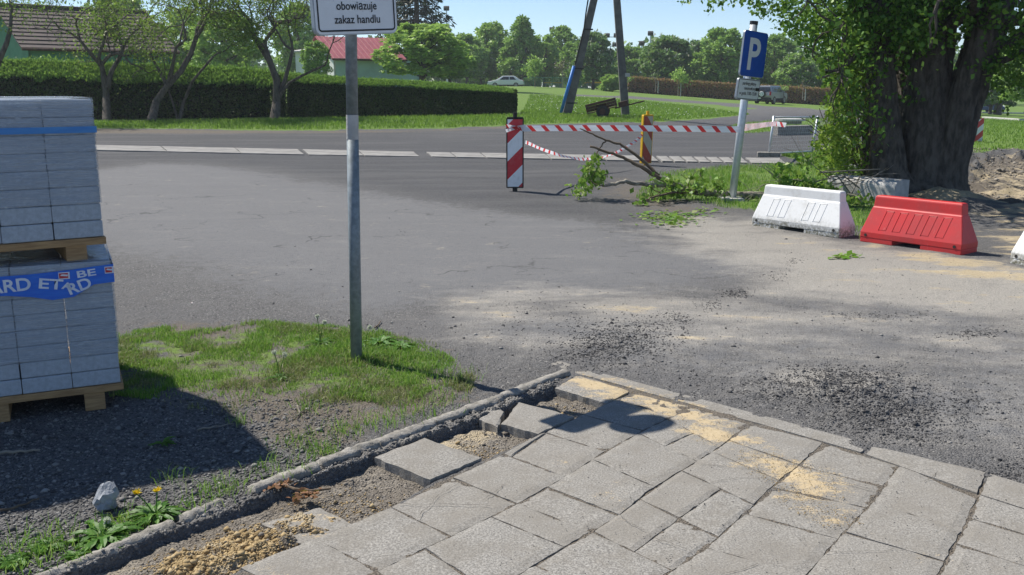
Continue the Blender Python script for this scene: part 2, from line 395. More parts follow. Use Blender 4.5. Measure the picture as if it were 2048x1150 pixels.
def ground_mat():
    m, nt, b = new_mat('ground')
    ge = N(nt, 'ShaderNodeNewGeometry'); P = ge.outputs['Position']
    def att(n):
        a = N(nt, 'ShaderNodeAttribute'); a.attribute_name = n; return a.outputs['Fac']
    def lay(n, k, noise, lo=0.4, hi=0.62):
        return smooth(nt, mth(nt, 'ADD', att(n), mth(nt, 'MULTIPLY', mth(nt, 'SUBTRACT', noise, 0.5), k)), lo, hi)
    nf = noise_t(nt, 90, 3, 0.7, P); nm = noise_t(nt, 9, 5, 0.65, P); nb = noise_t(nt, 1.1, 5, 0.6, P)
    vo = N(nt, 'ShaderNodeTexVoronoi'); vo.inputs['Scale'].default_value = 110; nt.links.new(P, vo.inputs['Vector'])
    vr = N(nt, 'ShaderNodeSeparateColor'); nt.links.new(vo.outputs['Color'], vr.inputs[0])
    mpk = N(nt, 'ShaderNodeMapping'); mpk.inputs['Rotation'].default_value = (0, 0, R(25)); mpk.inputs['Scale'].default_value = (0.9, 1.7, 1)
    nt.links.new(P, mpk.inputs[0])
    st = noise_t(nt, 1.6, 6, 0.68, mpk.outputs[0])
    # dark cinder and stone chippings
    c = mixc(nt, smooth(nt, vr.outputs[0], 0.05, 0.95), (0.075, 0.074, 0.074), (0.150, 0.147, 0.144))
    c = mixc(nt, smooth(nt, vr.outputs[1], 0.94, 0.99), c, (0.28, 0.27, 0.255))
    c = mixc(nt, mth(nt, 'MULTIPLY', smooth(nt, nm, 0.4, 0.7), 0.45), c, (0.120, 0.113, 0.106))
    c = mixc(nt, mth(nt, 'MULTIPLY', smooth(nt, nb, 0.4, 0.65), 0.4), c, (0.135, 0.132, 0.132))
    mpt = N(nt, 'ShaderNodeMapping'); mpt.inputs['Rotation'].default_value = (0, 0, R(32)); mpt.inputs['Scale'].default_value = (0.12, 1.5, 1); nt.links.new(P, mpt.inputs[0])
    trk = noise_t(nt, 1.0, 5, 0.6, mpt.outputs[0])
    mpu = N(nt, 'ShaderNodeMapping'); mpu.inputs['Rotation'].default_value = (0, 0, R(-8)); mpu.inputs['Scale'].default_value = (0.16, 1.1, 1); nt.links.new(P, mpu.inputs[0])
    tru = noise_t(nt, 1.0, 6, 0.65, mpu.outputs[0])
    ci = mixc(nt, smooth(nt, vr.outputs[0], 0.05, 0.95), (0.048, 0.049, 0.053), (0.105, 0.105, 0.109))
    ci = mixc(nt, mth(nt, 'MULTIPLY', smooth(nt, tru, 0.45, 0.68), 0.6), ci, (0.135, 0.133, 0.132))
    c = mixc(nt, mth(nt, 'MULTIPLY', att('cinder'), 0.9), c, ci)
    # worn light asphalt
    ca = mixc(nt, smooth(nt, nf, 0.3, 0.7), (0.112, 0.113, 0.117), (0.180, 0.179, 0.180))
    ca = mixc(nt, mth(nt, 'MULTIPLY', smooth(nt, st, 0.48, 0.78), 0.45), ca, (0.215, 0.21, 0.20))
    ca = mixc(nt, mth(nt, 'MULTIPLY', smooth(nt, nb, 0.5, 0.7), 0.35), ca, (0.135, 0.135, 0.137))
    vc = N(nt, 'ShaderNodeTexVoronoi'); vc.feature = 'DISTANCE_TO_EDGE'; vc.inputs['Scale'].default_value = 0.55
    wob = N(nt, 'ShaderNodeVectorMath'); wob.operation = 'ADD'; nz_ = N(nt, 'ShaderNodeTexNoise'); nz_.inputs['Scale'].default_value = 2.2; nz_.inputs['Detail'].default_value = 6; nt.links.new(P, nz_.inputs['Vector'])
    nt.links.new(P, wob.inputs[0]); nt.links.new(nz_.outputs['Color'], wob.inputs[1]); nt.links.new(wob.outputs[0], vc.inputs['Vector'])
    ck = mth(nt, 'MULTIPLY', smooth(nt, vc.outputs['Distance'], 0.012, 0.003), smooth(nt, nb, 0.48, 0.6))
    ca = mixc(nt, mth(nt, 'MULTIPLY', ck, 0.75), ca, (0.05, 0.05, 0.05))
    ca = mixc(nt, mth(nt, 'MULTIPLY', smooth(nt, trk, 0.45, 0.7), 0.40), ca, (0.125, 0.126, 0.13))
    blot = noise_t(nt, 3.2, 6, 0.72, P)
    ca = mixc(nt, mth(nt, 'MULTIPLY', smooth(nt, blot, 0.60, 0.72), 0.6), ca, (0.33, 0.30, 0.245))
    ca = mixc(nt, mth(nt, 'MULTIPLY', smooth(nt, noise_t(nt, 38, 3, 0.7, P), 0.66, 0.74), 0.7), ca, (0.075, 0.074, 0.074))
    ca = mixc(nt, mth(nt, 'MULTIPLY', smooth(nt, noise_t(nt, 15, 4, 0.7, P), 0.5, 0.68), 0.4), ca, (0.095, 0.095, 0.098))
    ca = mixc(nt, mth(nt, 'MULTIPLY', smooth(nt, noise_t(nt, 22, 3, 0.7, P), 0.64, 0.72), 0.5), ca, (0.30, 0.29, 0.27))
    c = mixc(nt, lay('asph', 1.1, nm, 0.38, 0.72), c, ca)
    # brownish bare earth
    ce = mixc(nt, smooth(nt, nf, 0.3, 0.7), (0.10, 0.085, 0.068), (0.19, 0.165, 0.135))
    c = mixc(nt, lay('earth', 0.9, nm), c, ce)
    # pale cement dust and dried mud
    cd = mixc(nt, smooth(nt, nf, 0.3, 0.7), (0.28, 0.262, 0.232), (0.42, 0.395, 0.35))
    c = mixc(nt, mth(nt, 'MULTIPLY', lay('dust', 1.5, mth(nt, 'ADD', mth(nt, 'MULTIPLY', st, 0.75), mth(nt, 'MULTIPLY', nf, 0.25)), 0.32, 0.92), 0.8), c, cd)
    # yellow sand
    cs = mixc(nt, smooth(nt, nf, 0.25, 0.75), (0.33, 0.265, 0.165), (0.50, 0.42, 0.29))
    cs = mixc(nt, mth(nt, 'MULTIPLY', smooth(nt, nm, 0.5, 0.75), 0.6), cs, (0.62, 0.53, 0.38))
    c = mixc(nt, lay('sand', 1.5, st), c, cs)
    # mossy and grassy soil
    cg = mixc(nt, smooth(nt, nm, 0.35, 0.65), (0.09, 0.16, 0.025), (0.15, 0.235, 0.045))
    cg = mixc(nt, mth(nt, 'MULTIPLY', smooth(nt, nb, 0.45, 0.7), 0.5), cg, (0.15, 0.22, 0.05))
    c = mixc(nt, lay('grass', 0.8, nm), c, cg)
    nt.links.new(c, b.inputs['Base Color'])
    b.inputs['Roughness'].default_value = 0.95; b.inputs['Specular IOR Level'].default_value = 0.25
    bn = N(nt, 'ShaderNodeBump'); bn.inputs['Distance'].default_value = 0.012
    h = mth(nt, 'ADD', mth(nt, 'MULTIPLY', vo.outputs['Distance'], -0.9), mth(nt, 'MULTIPLY', nf, 0.9))
    h = mth(nt, 'ADD', h, mth(nt, 'MULTIPLY', nm, 1.2))
    nt.links.new(h, bn.inputs['Height'])
    nt.links.new(mth(nt, 'SUBTRACT', 0.85, mth(nt, 'MULTIPLY', att('asph'), 0.45)), bn.inputs['Strength'])
    nt.links.new(bn.outputs[0], b.inputs['Normal'])
    return m
M['ground'] = ground_mat()

# ------------------------------------------------------------------ mesh helpers
def tag(o, label=None, cat=None, group=None, kind=None):
    if label: o['label'] = label
    if cat: o['category'] = cat
    if group: o['group'] = group
    if kind: o['kind'] = kind
    return o

def empty(name, loc=(0, 0, 0), rz=0.0):
    o = bpy.data.objects.new(name, None); COL.objects.link(o)
    o.location = loc; o.rotation_euler = (0, 0, rz); o.empty_display_size = 0.2
    return o

def link(name, me, mat=None, parent=None):
    o = bpy.data.objects.new(name, me); COL.objects.link(o)
    if mat is not None and not me.materials: me.materials.append(M[mat] if isinstance(mat, str) else mat)
    if parent is not None: o.parent = parent
    return o

def np_mesh(name, V, F, smooth=False):
    """V (n,3), F (m,3|4) -> mesh"""
    V = np.asarray(V, np.float32); F = np.asarray(F, np.int32)
    me = bpy.data.meshes.new(name)
    k = F.shape[1]
    me.vertices.add(len(V)); me.vertices.foreach_set('co', V.ravel())
    me.loops.add(F.size); me.loops.foreach_set('vertex_index', F.ravel())
    me.polygons.add(len(F))
    me.polygons.foreach_set('loop_start', np.arange(0, F.size, k, dtype=np.int32))
    me.polygons.foreach_set('loop_total', np.full(len(F), k, np.int32))
    if smooth: me.polygons.foreach_set('use_smooth', np.ones(len(F), bool))
    me.update(calc_edges=True)
    return me

class MB:
    def __init__(s): s.v = []; s.f = []
    def add(s, V, F):
        n = len(s.v); s.v += [tuple(v) for v in V]; s.f += [tuple(i + n for i in f) for f in F]; return s
    def box(s, c, d, mtx=None):
        x, y, z = (k / 2 for k in d)
        V = [Vector((c[0] + i * x, c[1] + j * y, c[2] + k * z)) for i in (-1, 1) for j in (-1, 1) for k in (-1, 1)]
        if mtx is not None: V = [mtx @ v for v in V]
        return s.add(V, [(0, 1, 3, 2), (4, 6, 7, 5), (0, 4, 5, 1), (2, 3, 7, 6), (0, 2, 6, 4), (1, 5, 7, 3)])
    def prism(s, poly, axis, a, b):
        """poly of 2-tuples extruded along axis 'x','y' or 'z' from a to b"""
        n = len(poly)
        mk = {'x': lambda p, t: (t, p[0], p[1]), 'y': lambda p, t: (p[0], t, p[1]), 'z': lambda p, t: (p[0], p[1], t)}[axis]
        V = [mk(p, a) for p in poly] + [mk(p, b) for p in poly]
        F = [tuple(range(n - 1, -1, -1)), tuple(range(n, 2 * n))] + [(i, (i + 1) % n, n + (i + 1) % n, n + i) for i in range(n)]
        return s.add(V, F)
    def tube(s, pts, rad, k=8, cap=True):
        pts = [Vector(p) for p in pts]
        if isinstance(rad, (int, float)): rad = [rad] * len(pts)
        V = []; F = []
        for i, p in enumerate(pts):
            t = (pts[min(i + 1, len(pts) - 1)] - pts[max(i - 1, 0)]).normalized()
            a = t.cross(Vector((0, 0, 1)) if abs(t.z) < 0.95 else Vector((1, 0, 0))).normalized(); b = t.cross(a)
            for j in range(k):
                w = 2 * math.pi * j / k
                V.append(p + (a * math.cos(w) + b * math.sin(w)) * rad[i])
        for i in range(len(pts) - 1):
            for j in range(k):
                F.append((i * k + j, i * k + (j + 1) % k, (i + 1) * k + (j + 1) % k, (i + 1) * k + j))
        if cap: F += [tuple(range(k - 1, -1, -1)), tuple((len(pts) - 1) * k + j for j in range(k))]
        return s.add(V, F)
    def mesh(s, name, smooth=False):
        me = bpy.data.meshes.new(name); me.from_pydata([tuple(v) for v in s.v], [], s.f)
        if smooth: me.polygons.foreach_set('use_smooth', np.ones(len(me.polygons), bool))
        me.update(); return me
    def build(s, name, mat, parent=None, smooth=False, bevel=0.0):
        o = link(name, s.mesh(name, smooth), mat, parent)
        if bevel:
            b = o.modifiers.new('bevel', 'BEVEL'); b.width = bevel; b.segments = 2; b.limit_method = 'ANGLE'; b.angle_limit = R(30)
        return o

def leaves_np(P, size, rng, aspect=0.6, up=0.3, droop=0.0, dirs=None, jitter=1.0):
    """one folded rhombus per point: (V, F quads)"""
    n = len(P); P = np.asarray(P, float)
    size = np.broadcast_to(np.asarray(size, float), (n,)) * rng.uniform(0.7, 1.3, n)
    d = rng.normal(size=(n, 3)) if dirs is None else np.asarray(dirs) + jitter * rng.normal(size=(n, 3))
    d[:, 2] -= droop
    d /= np.linalg.norm(d, axis=1)[:, None] + 1e-9
    nr = rng.normal(size=(n, 3)); nr[:, 2] += up * 3
    sidev = np.cross(d, nr); sidev /= np.linalg.norm(sidev, axis=1)[:, None] + 1e-9
    nn = np.cross(sidev, d)
    L = size[:, None]
    V = np.empty((n, 4, 3))
    V[:, 0] = P
    V[:, 1] = P + d * L * 0.45 + sidev * L * aspect * 0.5 + nn * L * 0.08
    V[:, 2] = P + d * L
    V[:, 3] = P + d * L * 0.45 - sidev * L * aspect * 0.5 + nn * L * 0.08
    F = np.arange(n * 4).reshape(n, 4)
    return V.reshape(-1, 3), F

def blades_np(P, h, w, rng, lean=0.35):
    """grass blades: bent triangles pair per blade"""
    n = len(P); P = np.asarray(P, float)
    h = np.broadcast_to(np.asarray(h, float), (n,)) * rng.uniform(0.5, 1.3, n)
    w = np.broadcast_to(np.asarray(w, float), (n,))
    a = rng.uniform(0, 2 * np.pi, n); l = rng.normal(size=(n, 2)) * lean
    sx = np.stack([np.cos(a), np.sin(a), np.zeros(n)], 1) * w[:, None] * 0.5
    mid = P + np.stack([l[:, 0] * h * 0.35, l[:, 1] * h * 0.35, h * 0.6], 1)
    tip = P + np.stack([l[:, 0] * h, l[:, 1] * h, h * np.clip(1 - 0.3 * np.hypot(l[:, 0], l[:, 1]), 0.3, 1)], 1)
    V = np.stack([P - sx, P + sx, mid + sx * 0.7, mid - sx * 0.7, tip], 1).reshape(-1, 3)
    b = np.arange(n)[:, None] * 5
    F = np.concatenate([b + np.array([[0, 1, 2]]), b + np.array([[0, 2, 3]]), b + np.array([[3, 2, 4]])])
    return V, F

ICO_V = None
def lumps_np(P, r, rng, flat=0.7):
    """irregular little stones: distorted octahedra (8 tris)"""
    n = len(P); P = np.asarray(P, float)
    base = np.array([(1, 0, 0), (0, 1, 0), (-1, 0, 0), (0, -1, 0), (0, 0, 1), (0, 0, -1)], float)
    r = np.broadcast_to(np.asarray(r, float), (n,))
    a = rng.uniform(0, 2 * np.pi, n)
    V = base[None] * rng.uniform(0.6, 1.35, (n, 6, 1)) + rng.normal(size=(n, 6, 3)) * 0.15
    c, s = np.cos(a)[:, None], np.sin(a)[:, None]
    X = V[:, :, 0] * c - V[:, :, 1] * s; Y = V[:, :, 0] * s + V[:, :, 1] * c
    V = np.stack([X * rng.uniform(0.8, 1.4, (n, 1)), Y, V[:, :, 2] * flat], 2) * r[:, None, None] + P[:, None]
    T = np.array([(0, 1, 4), (1, 2, 4), (2, 3, 4), (3, 0, 4), (1, 0, 5), (2, 1, 5), (3, 2, 5), (0, 3, 5)])
    F = (np.arange(n)[:, None, None] * 6 + T[None]).reshape(-1, 3)
    return V.reshape(-1, 3), F

def joinVF(L):
    V = []; F = []; n = 0
    for v, f in L:
        V.append(v); F.append(f + n); n += len(v)
    return np.concatenate(V), np.concatenate(F)

def segs_np(S, k=6):
    """tapered prisms for limb segments [(p,q,r0,r1)]"""
    n = len(S)
    p = np.array([s[0] for s in S], float); q = np.array([s[1] for s in S], float)
    r0 = np.array([s[2] for s in S]); r1 = np.array([s[3] for s in S])
    t = q - p; t /= np.linalg.norm(t, axis=1)[:, None] + 1e-9
    ref = np.where(np.abs(t[:, 2:3]) < 0.9, np.array([[0, 0, 1.0]]), np.array([[1.0, 0, 0]]))
    a = np.cross(t, ref); a /= np.linalg.norm(a, axis=1)[:, None] + 1e-9
    b = np.cross(t, a)
    w = np.arange(k) * 2 * np.pi / k
    ring = a[:, None] * np.cos(w)[None, :, None] + b[:, None] * np.sin(w)[None, :, None]
    V = np.concatenate([p[:, None] + ring * r0[:, None, None], (q + t * r1[:, None] * 0.4)[:, None] + ring * r1[:, None, None]], 1)
    j = np.arange(k); jn = (j + 1) % k
    T = np.stack([j, jn, k + jn, k + j], 1)
    F = (np.arange(n)[:, None, None] * 2 * k + T[None]).reshape(-1, 4)
    return V.reshape(-1, 3), F

def grow(rng, p, d, L, r, depth, S, tips, twist=0.35, nseg=4, spread=0.65, ratio=0.72, kids=(2, 3), up=0.12, rr=0.68, side=0.35):
    p = np.array(p, float); d = np.array(d, float); d /= np.linalg.norm(d)
    for i in range(nseg):
        d = d + rng.normal(size=3) * twist; d[2] += up; d /= np.linalg.norm(d)
        q = p + d * L / nseg
        ra = r * (1 - (1 - rr) * i / nseg); rb = r * (1 - (1 - rr) * (i + 1) / nseg)
        S.append((p, q, ra, rb)); p = q
        if depth > 0 and i > 0 and rng.random() < side:
            e = d + rng.normal(size=3) * spread; grow(rng, p, e, L * ratio * 0.7, rb * 0.55, depth - 1, S, tips, twist, nseg, spread, ratio, kids, up, rr, side)
        if depth == 0: tips.append((p.copy(), d.copy()))
    if depth > 0:
        for _ in range(rng.integers(kids[0], kids[1] + 1)):
            e = d + rng.normal(size=3) * spread
            grow(rng, p, e, L * ratio * rng.uniform(0.75, 1.15), r * rr * 0.82, depth - 1, S, tips, twist, nseg, spread, ratio, kids, up, rr, side)

def text_mesh(body, size, name='lettering', bold=0.0, xs=1.0, align='CENTER'):
    cu = bpy.data.curves.new(name, 'FONT'); cu.body = body; cu.size = size; cu.align_x = align
    cu.offset = bold; cu.resolution_u = 4
    o = bpy.data.objects.new('tmp', cu); COL.objects.link(o)
    dg = bpy.context.evaluated_depsgraph_get()
    me = bpy.data.meshes.new_from_object(o.evaluated_get(dg))
    bpy.data.objects.remove(o); bpy.data.curves.remove(cu)
    for v in me.vertices: v.co.x *= xs
    me.name = name
    return me

def copy_tree(o, parent=None):
    c = o.copy(); COL.objects.link(c)
    if parent is not None: c.parent = parent
    for ch in list(o.children): copy_tree(ch, c)
    return c

# ================================================================== LARGE STRUCTURE: the ground, cut from one fine sheet
rng = np.random.default_rng(7)
rnd = random.Random(7)
W_LINE = gpoly([(1107, 775), (957, 838), (860, 869), (739, 916), (600, 965), (450, 1025), (305, 1076), (142, 1147), (-100, 1245)])
K_LINE = gpoly([(1125, 752), (1010, 795), (870, 848), (760, 890), (640, 932), (560, 962), (470, 995), (380, 1035), (250, 1085), (60, 1165), (-120, 1235)])
A1_LINE = gpoly([(1255, 786), (1210, 806), (1151, 833), (1076, 866), (966, 916), (860, 962), (781, 1011), (628, 1073), (480, 1133), (300, 1230)])
TRENCH = W_LINE + A1_LINE[::-1]
PAVED = gpoly([(1150, 742), (1384, 806), (1646, 878), (1800, 918), (1960, 955), (2140, 1010), (2500, 1130)]) + gpoly([(2500, 1500), (300, 1500)]) + gpoly([(300, 1230)]) + A1_LINE[::-1][1:]
ASPH = gpoly([(-900, 400), (-200, 365), (200, 338), (300, 327), (400, 329), (500, 340), (600, 358), (750, 385), (900, 410), (1050, 430), (1180, 442), (1260, 458),
              (1330, 482), (1440, 508), (1600, 525), (1470, 560), (1300, 590), (1100, 602), (900, 604), (720, 632), (600, 607), (480, 575), (350, 532), (205, 505), (-200, 430), (-900, 450)])
DUST1 = gpoly([(1262, 444), (1330, 424), (1500, 432), (1700, 478), (1960, 512), (2400, 560), (2400, 680), (2048, 650), (1800, 622), (1500, 592), (1450, 540), (1300, 480)])
DUST2 = gpoly([(820, 560), (1100, 560), (1500, 580), (1800, 630), (2100, 680), (2100, 740), (1700, 690), (1400, 730), (1250, 700), (1130, 660), (980, 720), (880, 690)])
DUST3 = gpoly([(430, 350), (700, 385), (1000, 425), (1250, 465), (1400, 540), (1100, 570), (800, 540), (450, 480), (200, 420), (205, 350)])
SAND1 = gpoly([(1690, 470), (1960, 505), (2300, 545), (2300, 600), (2000, 585), (1800, 545), (1690, 520)])
SAND2 = gpoly([(1820, 420), (1860, 395), (1900, 372), (1925, 330), (1960, 306), (2300, 296), (2300, 540), (2030, 520), (1930, 505), (1940, 430)])
PIT = gpoly([(1912, 355), (1935, 322), (1975, 309), (2060, 303), (2400, 296), (2400, 420), (2020, 412), (1960, 396)])
EARTH1 = gpoly([(230, 640), (500, 640), (750, 650), (900, 690), (960, 745), (1010, 790), (880, 840), (740, 893), (620, 935), (560, 940), (450, 870), (300, 800), (230, 780)])
EARTH2 = gpoly([(1250, 430), (1130, 385), (1160, 350), (1290, 350), (1420, 395), (1500, 430), (1400, 445)])
EARTH3 = gpoly([(-900, 261), (195, 257), (600, 262), (850, 259), (1060, 250), (1060, 256), (850, 264), (600, 268), (195, 268), (-900, 275)])
LOOSE = gpoly([(330, 1100), (520, 1030), (640, 1010), (700, 1040), (560, 1110), (400, 1160), (300, 1160)])
GRASS_NEAR = gpoly([(150, 700), (240, 665), (330, 656), (420, 662), (520, 648), (650, 652), (760, 662), (850, 690), (910, 722), (905, 765), (840, 800), (780, 815), (700, 800), (640, 790), (560, 800), (500, 770),
                    (420, 800), (300, 800), (200, 790)])
GRASS_THIN = gpoly([(150, 690), (520, 645), (860, 685), (960, 740), (940, 790), (880, 835), (740, 893), (640, 928), (590, 900), (560, 830), (400, 830), (200, 800)])
GRASS_P = gpoly([(1270, 398), (1300, 350), (1450, 334), (1600, 328), (1690, 330), (1730, 345), (1790, 400), (1770, 450), (1720, 480), (1690, 455), (1500, 424), (1380, 402)])
FIELD_NEAR = gpoly([(-900, 262), (195, 257), (600, 261), (850, 257), (950, 254), (1060, 249), (1150, 247), (1270, 245), (1330, 243), (1400, 239), (1470, 233), (1500, 227),
                    (1475, 221), (1530, 216), (1640, 222), (1760, 226), (1860, 240), (1890, 330), (1930, 312), (1980, 303), (2060, 298), (2400, 290)])
FIELD = FIELD_NEAR + [Vector((420, 500, 0)), Vector((-500, 500, 0)), Vector((-320, 60, 0))]
GRASS_ISLE = gpoly([(1440, 262), (1470, 248), (1560, 240), (1650, 236), (1660, 262), (1560, 262), (1500, 268)])
GRASS_Q = gpoly([(1560, 312), (1600, 306), (1660, 302), (1720, 300), (1720, 330), (1620, 322)])
PATH_A = gpoly([(1110, 191.5), (1300, 200), (1440, 211), (1560, 220), (1720, 231), (1720, 224), (1560, 213), (1440, 205), (1300, 195), (1150, 189)])
PATH_B = gpoly([(1100, 232), (1180, 238), (1290, 242), (1290, 236), (1180, 233.5), (1100, 229)])

py = np.concatenate([np.arange(1260, 190, -2.2), []])
v = (575 - py) / FPX
yr = (EYE / (SP - v * CP)) * (CP + v * SP)
yr = np.concatenate([yr, np.geomspace(yr[-1] * 1.03, 700, 26)])
ur = np.concatenate([np.linspace(-2.2, -0.64, 20)[:-1], np.arange(-0.62, 0.6201, 0.0024), np.linspace(0.64, 2.2, 20)[1:]])
YY, UU = np.meshgrid(yr, ur, indexing='ij')
XX = UU * YY
YY = YY + 0 * XX
soft = 0.006 * YY + 0.02
def mask(poly, k=1.0, wob=0.0, seed=3):
    s = sdf(poly, XX, YY)
    if wob: s = s + (fbm(XX * 3, YY * 3, seed, 4) - 0.5) * wob * (0.3 + YY * 0.06)
    return np.clip(0.5 + 0.5 * s / (soft * k), 0, 1), s
m_as, s_as = mask(ASPH, 16, 0.5)
m_d1, _ = mask(DUST1, 10, 0.6); m_d2, _ = mask(DUST2, 10, 0.6); m_d3, _ = mask(DUST3, 10, 0.6)
m_s1, _ = mask(SAND1, 8, 0.5); m_s2, s_s2 = mask(SAND2, 5, 0.4)
m_e1, _ = mask(EARTH1, 6, 0.4); m_e2, _ = mask(EARTH2, 8, 0.4); m_e3, _ = mask(EARTH3, 3)
m_gn, s_gn = mask(GRASS_NEAR, 4, 0.5); m_gt, s_gt = mask(GRASS_THIN, 5, 0.5)
m_gpp, s_gp = mask(GRASS_P, 4, 0.5); m_f, s_f = mask(FIELD, 1.2, 0.25)
m_gi, s_gi = mask(GRASS_ISLE, 2, 0.4); m_gq, s_gq = mask(GRASS_Q, 2, 0.4)
m_pa, s_pa = mask(PATH_A, 1.0); m_pb, s_pb = mask(PATH_B, 1.5)
s_pit = sdf(PIT, XX, YY) + (fbm(XX * 2.2, YY * 2.2, 12, 4) - 0.5) * 1.2
s_tr = sdf(TRENCH, XX, YY); s_pv = sdf(PAVED, XX, YY); s_lo = sdf(LOOSE, XX, YY)
far_g = np.maximum.reduce([m_f * (1 - m_pa) * (1 - 0.75 * m_pb), m_gi * 0.75, m_gq])
a_grass = np.maximum.reduce([far_g, m_gn * 0.50, m_gt * 0.30, m_gpp * 0.62])
WORN = gpoly([(700, 640), (900, 604), (1100, 602), (1300, 590), (1500, 560), (1700, 520), (2300, 560), (2300, 1100), (1960, 950), (1640, 870), (1400, 800), (1150, 730), (1000, 760), (930, 720), (800, 660)])
m_w, _ = mask(WORN, 10, 0.8, 8)
m_e = np.clip(0.5 + 0.5 * s_as / (soft * 7), 0, 1)                # the far edge is crisp, the near edges fade into grit
m_as = np.where(YY > 11, m_e, m_as)
a_asph = np.maximum(m_as, m_w * (0.50 + 0.35 * (fbm(XX * 1.3, YY * 1.3, 91, 4) - 0.4)))
a_dust = np.maximum.reduce([m_d1 * 0.92, m_d2 * 0.68, m_d3 * 0.20, m_w * 0.50, np.clip(s_tr * 40, 0, 1) * 0.5])
a_sand = np.maximum.reduce([m_s1 * 0.52, m_s2 * 0.50, np.clip(s_lo * 20, 0, 1) * 0.55, np.clip(s_tr * 40, 0, 1) * 0.34, m_d2 * 0.30, m_d1 * 0.30, m_w * 0.14])
a_earth = np.maximum.reduce([m_e1 * 0.62, m_e2 * 0.55, m_e3 * 0.8, np.clip(s_tr * 40 + 0.3, 0, 1) * 0.7, np.clip(0.6 + s_pit / 1.2, 0, 1) * 0.75, np.clip(s_pv * 40, 0, 1) * 0.62])
# the strip of broken mortar along the edging
s_kb = sdf(K_LINE + W_LINE[::-1], XX, YY)
a_dust = np.maximum(a_dust, np.clip(0.5 + s_kb * 30, 0, 1) * 0.55)
near = np.clip(1 - YY / 16, 0, 1)
ZZ = zt(XX, YY)
ZZ = ZZ + (fbm(XX * 0.9, YY * 0.9, 5, 3) - 0.5) * 0.035 * np.clip(YY / 6, 0.3, 1.2) * (1 - 0.6 * m_as)
ZZ = ZZ + (fbm(XX * 14, YY * 14, 9, 3) - 0.5) * 0.022 * near * (1 - 0.75 * m_as)
ZZ = ZZ + 0.008 * np.maximum(m_gn, m_gpp) * np.clip(s_gn + 1, 0, 1)
ZZ = ZZ - 0.0065 * np.clip((0.34 + s_pv) / 0.2, 0, 1)
pv = np.clip(s_pv / 0.02 + 0.5, 0, 1)
ZZ = ZZ * (1 - pv) + pv * (-0.0085 + (fbm(XX * 30, YY * 30, 4, 2) - 0.5) * 0.008)
tr = np.clip(s_tr / 0.012 + 0.5, 0, 1)
tz = -0.040 + (fbm(XX * 16, YY * 16, 14, 4) - 0.5) * 0.035
lo = np.clip(s_lo / 0.12 + 0.4, 0, 1)
tz = tz + lo * (0.028 + (fbm(XX * 22, YY * 22, 24, 4) - 0.5) * 0.06)
ZZ = ZZ * (1 - tr) + tr * tz
kb = np.clip(s_kb / 0.02 + 0.5, 0, 1) * (1 - tr)
ZZ = ZZ + kb * (0.004 + (fbm(XX * 26, YY * 26, 34, 4) - 0.45) * 0.04)
pit = np.clip(s_pit / 0.25 + 0.5, 0, 1)
ZZ = ZZ + pit * (-0.17 + (fbm(XX * 3, YY * 3, 44, 5) - 0.5) * 0.26) + np.exp(-((s_pit + 0.35) / 0.3) ** 2) * 0.10 * fbm(XX * 3, YY * 3, 45, 4)
mound_c = gp(1885, 404)
ZZ = ZZ + 0.20 * np.exp(-(((XX - mound_c.x) / 0.42) ** 2 + ((YY - mound_c.y) / 0.6) ** 2)) * (0.8 + 0.5 * fbm(XX * 5, YY * 5, 51, 4))
a_sand = np.maximum(a_sand, np.exp(-(((XX - mound_c.x) / 0.6) ** 2 + ((YY - mound_c.y) / 0.7) ** 2)) * 0.9)
heap_c = gp(1700, 790)
ZZ = ZZ + 0.034 * np.exp(-(((XX - heap_c.x) / 0.7) ** 2 + ((YY - heap_c.y) / 0.45) ** 2)) * fbm(XX * 12, YY * 12, 61, 3) * 2
heap_d = gp(1235, 700)
ZZ = ZZ + 0.02 * np.exp(-(((XX - heap_d.x) / 0.5) ** 2 + ((YY - heap_d.y) / 0.45) ** 2)) * fbm(XX * 12, YY * 12, 62, 3) * 2

nr_, nc_ = XX.shape
idx = np.arange(nr_ * nc_).reshape(nr_, nc_)
quads = np.stack([idx[:-1, :-1], idx[:-1, 1:], idx[1:, 1:], idx[1:, :-1]], -1).reshape(-1, 4)
zone = np.full(XX.shape, 0)                      # 0 gravel yard
zone[s_as > 0] = 1                               # asphalt road
zone[far_g > 0.5] = 2                            # lawn
zone[(s_gt > 0) | (s_gp > 0)] = 3                # grassy earth
zone[(s_s2 > 0) & (far_g < 0.5)] = 4             # sandy dug ground
zone[(s_pv > 0) | (s_tr > 0)] = 5                # paving bed
zq = zone.ravel()[quads[:, 0]]
VG = np.stack([XX, YY, ZZ], -1).reshape(-1, 3)
CIND = gpoly([(-900, 262), (195, 258), (600, 262), (950, 256), (1270, 246), (1500, 231), (1700, 226), (1740, 320), (1300, 345), (1260, 425), (1330, 470), (1180, 440), (1050, 428), (900, 408), (750, 383), (600, 356), (500, 338), (400, 327), (300, 325), (200, 336), (-200, 363), (-900, 398)])
m_c, _ = mask(CIND, 8, 0.4, 6)
ATT = {'cinder': m_c, 'grass': a_grass, 'asph': a_asph, 'dust': a_dust, 'sand': a_sand, 'earth': a_earth}
ZN = [('gravel_yard', 'dark cinder gravel yard beyond and beside the asphalt'), ('asphalt_road', 'light grey worn asphalt road curving across the middle'),
      ('lawn', 'green field and verge beyond the gravel yard'), ('grassy_earth', 'trampled earth under the near grass patches'),
      ('dug_ground', 'dug sandy ground beside the thick tree trunk'), ('paving_bed', 'sand and dirt bed under the paving slabs')]
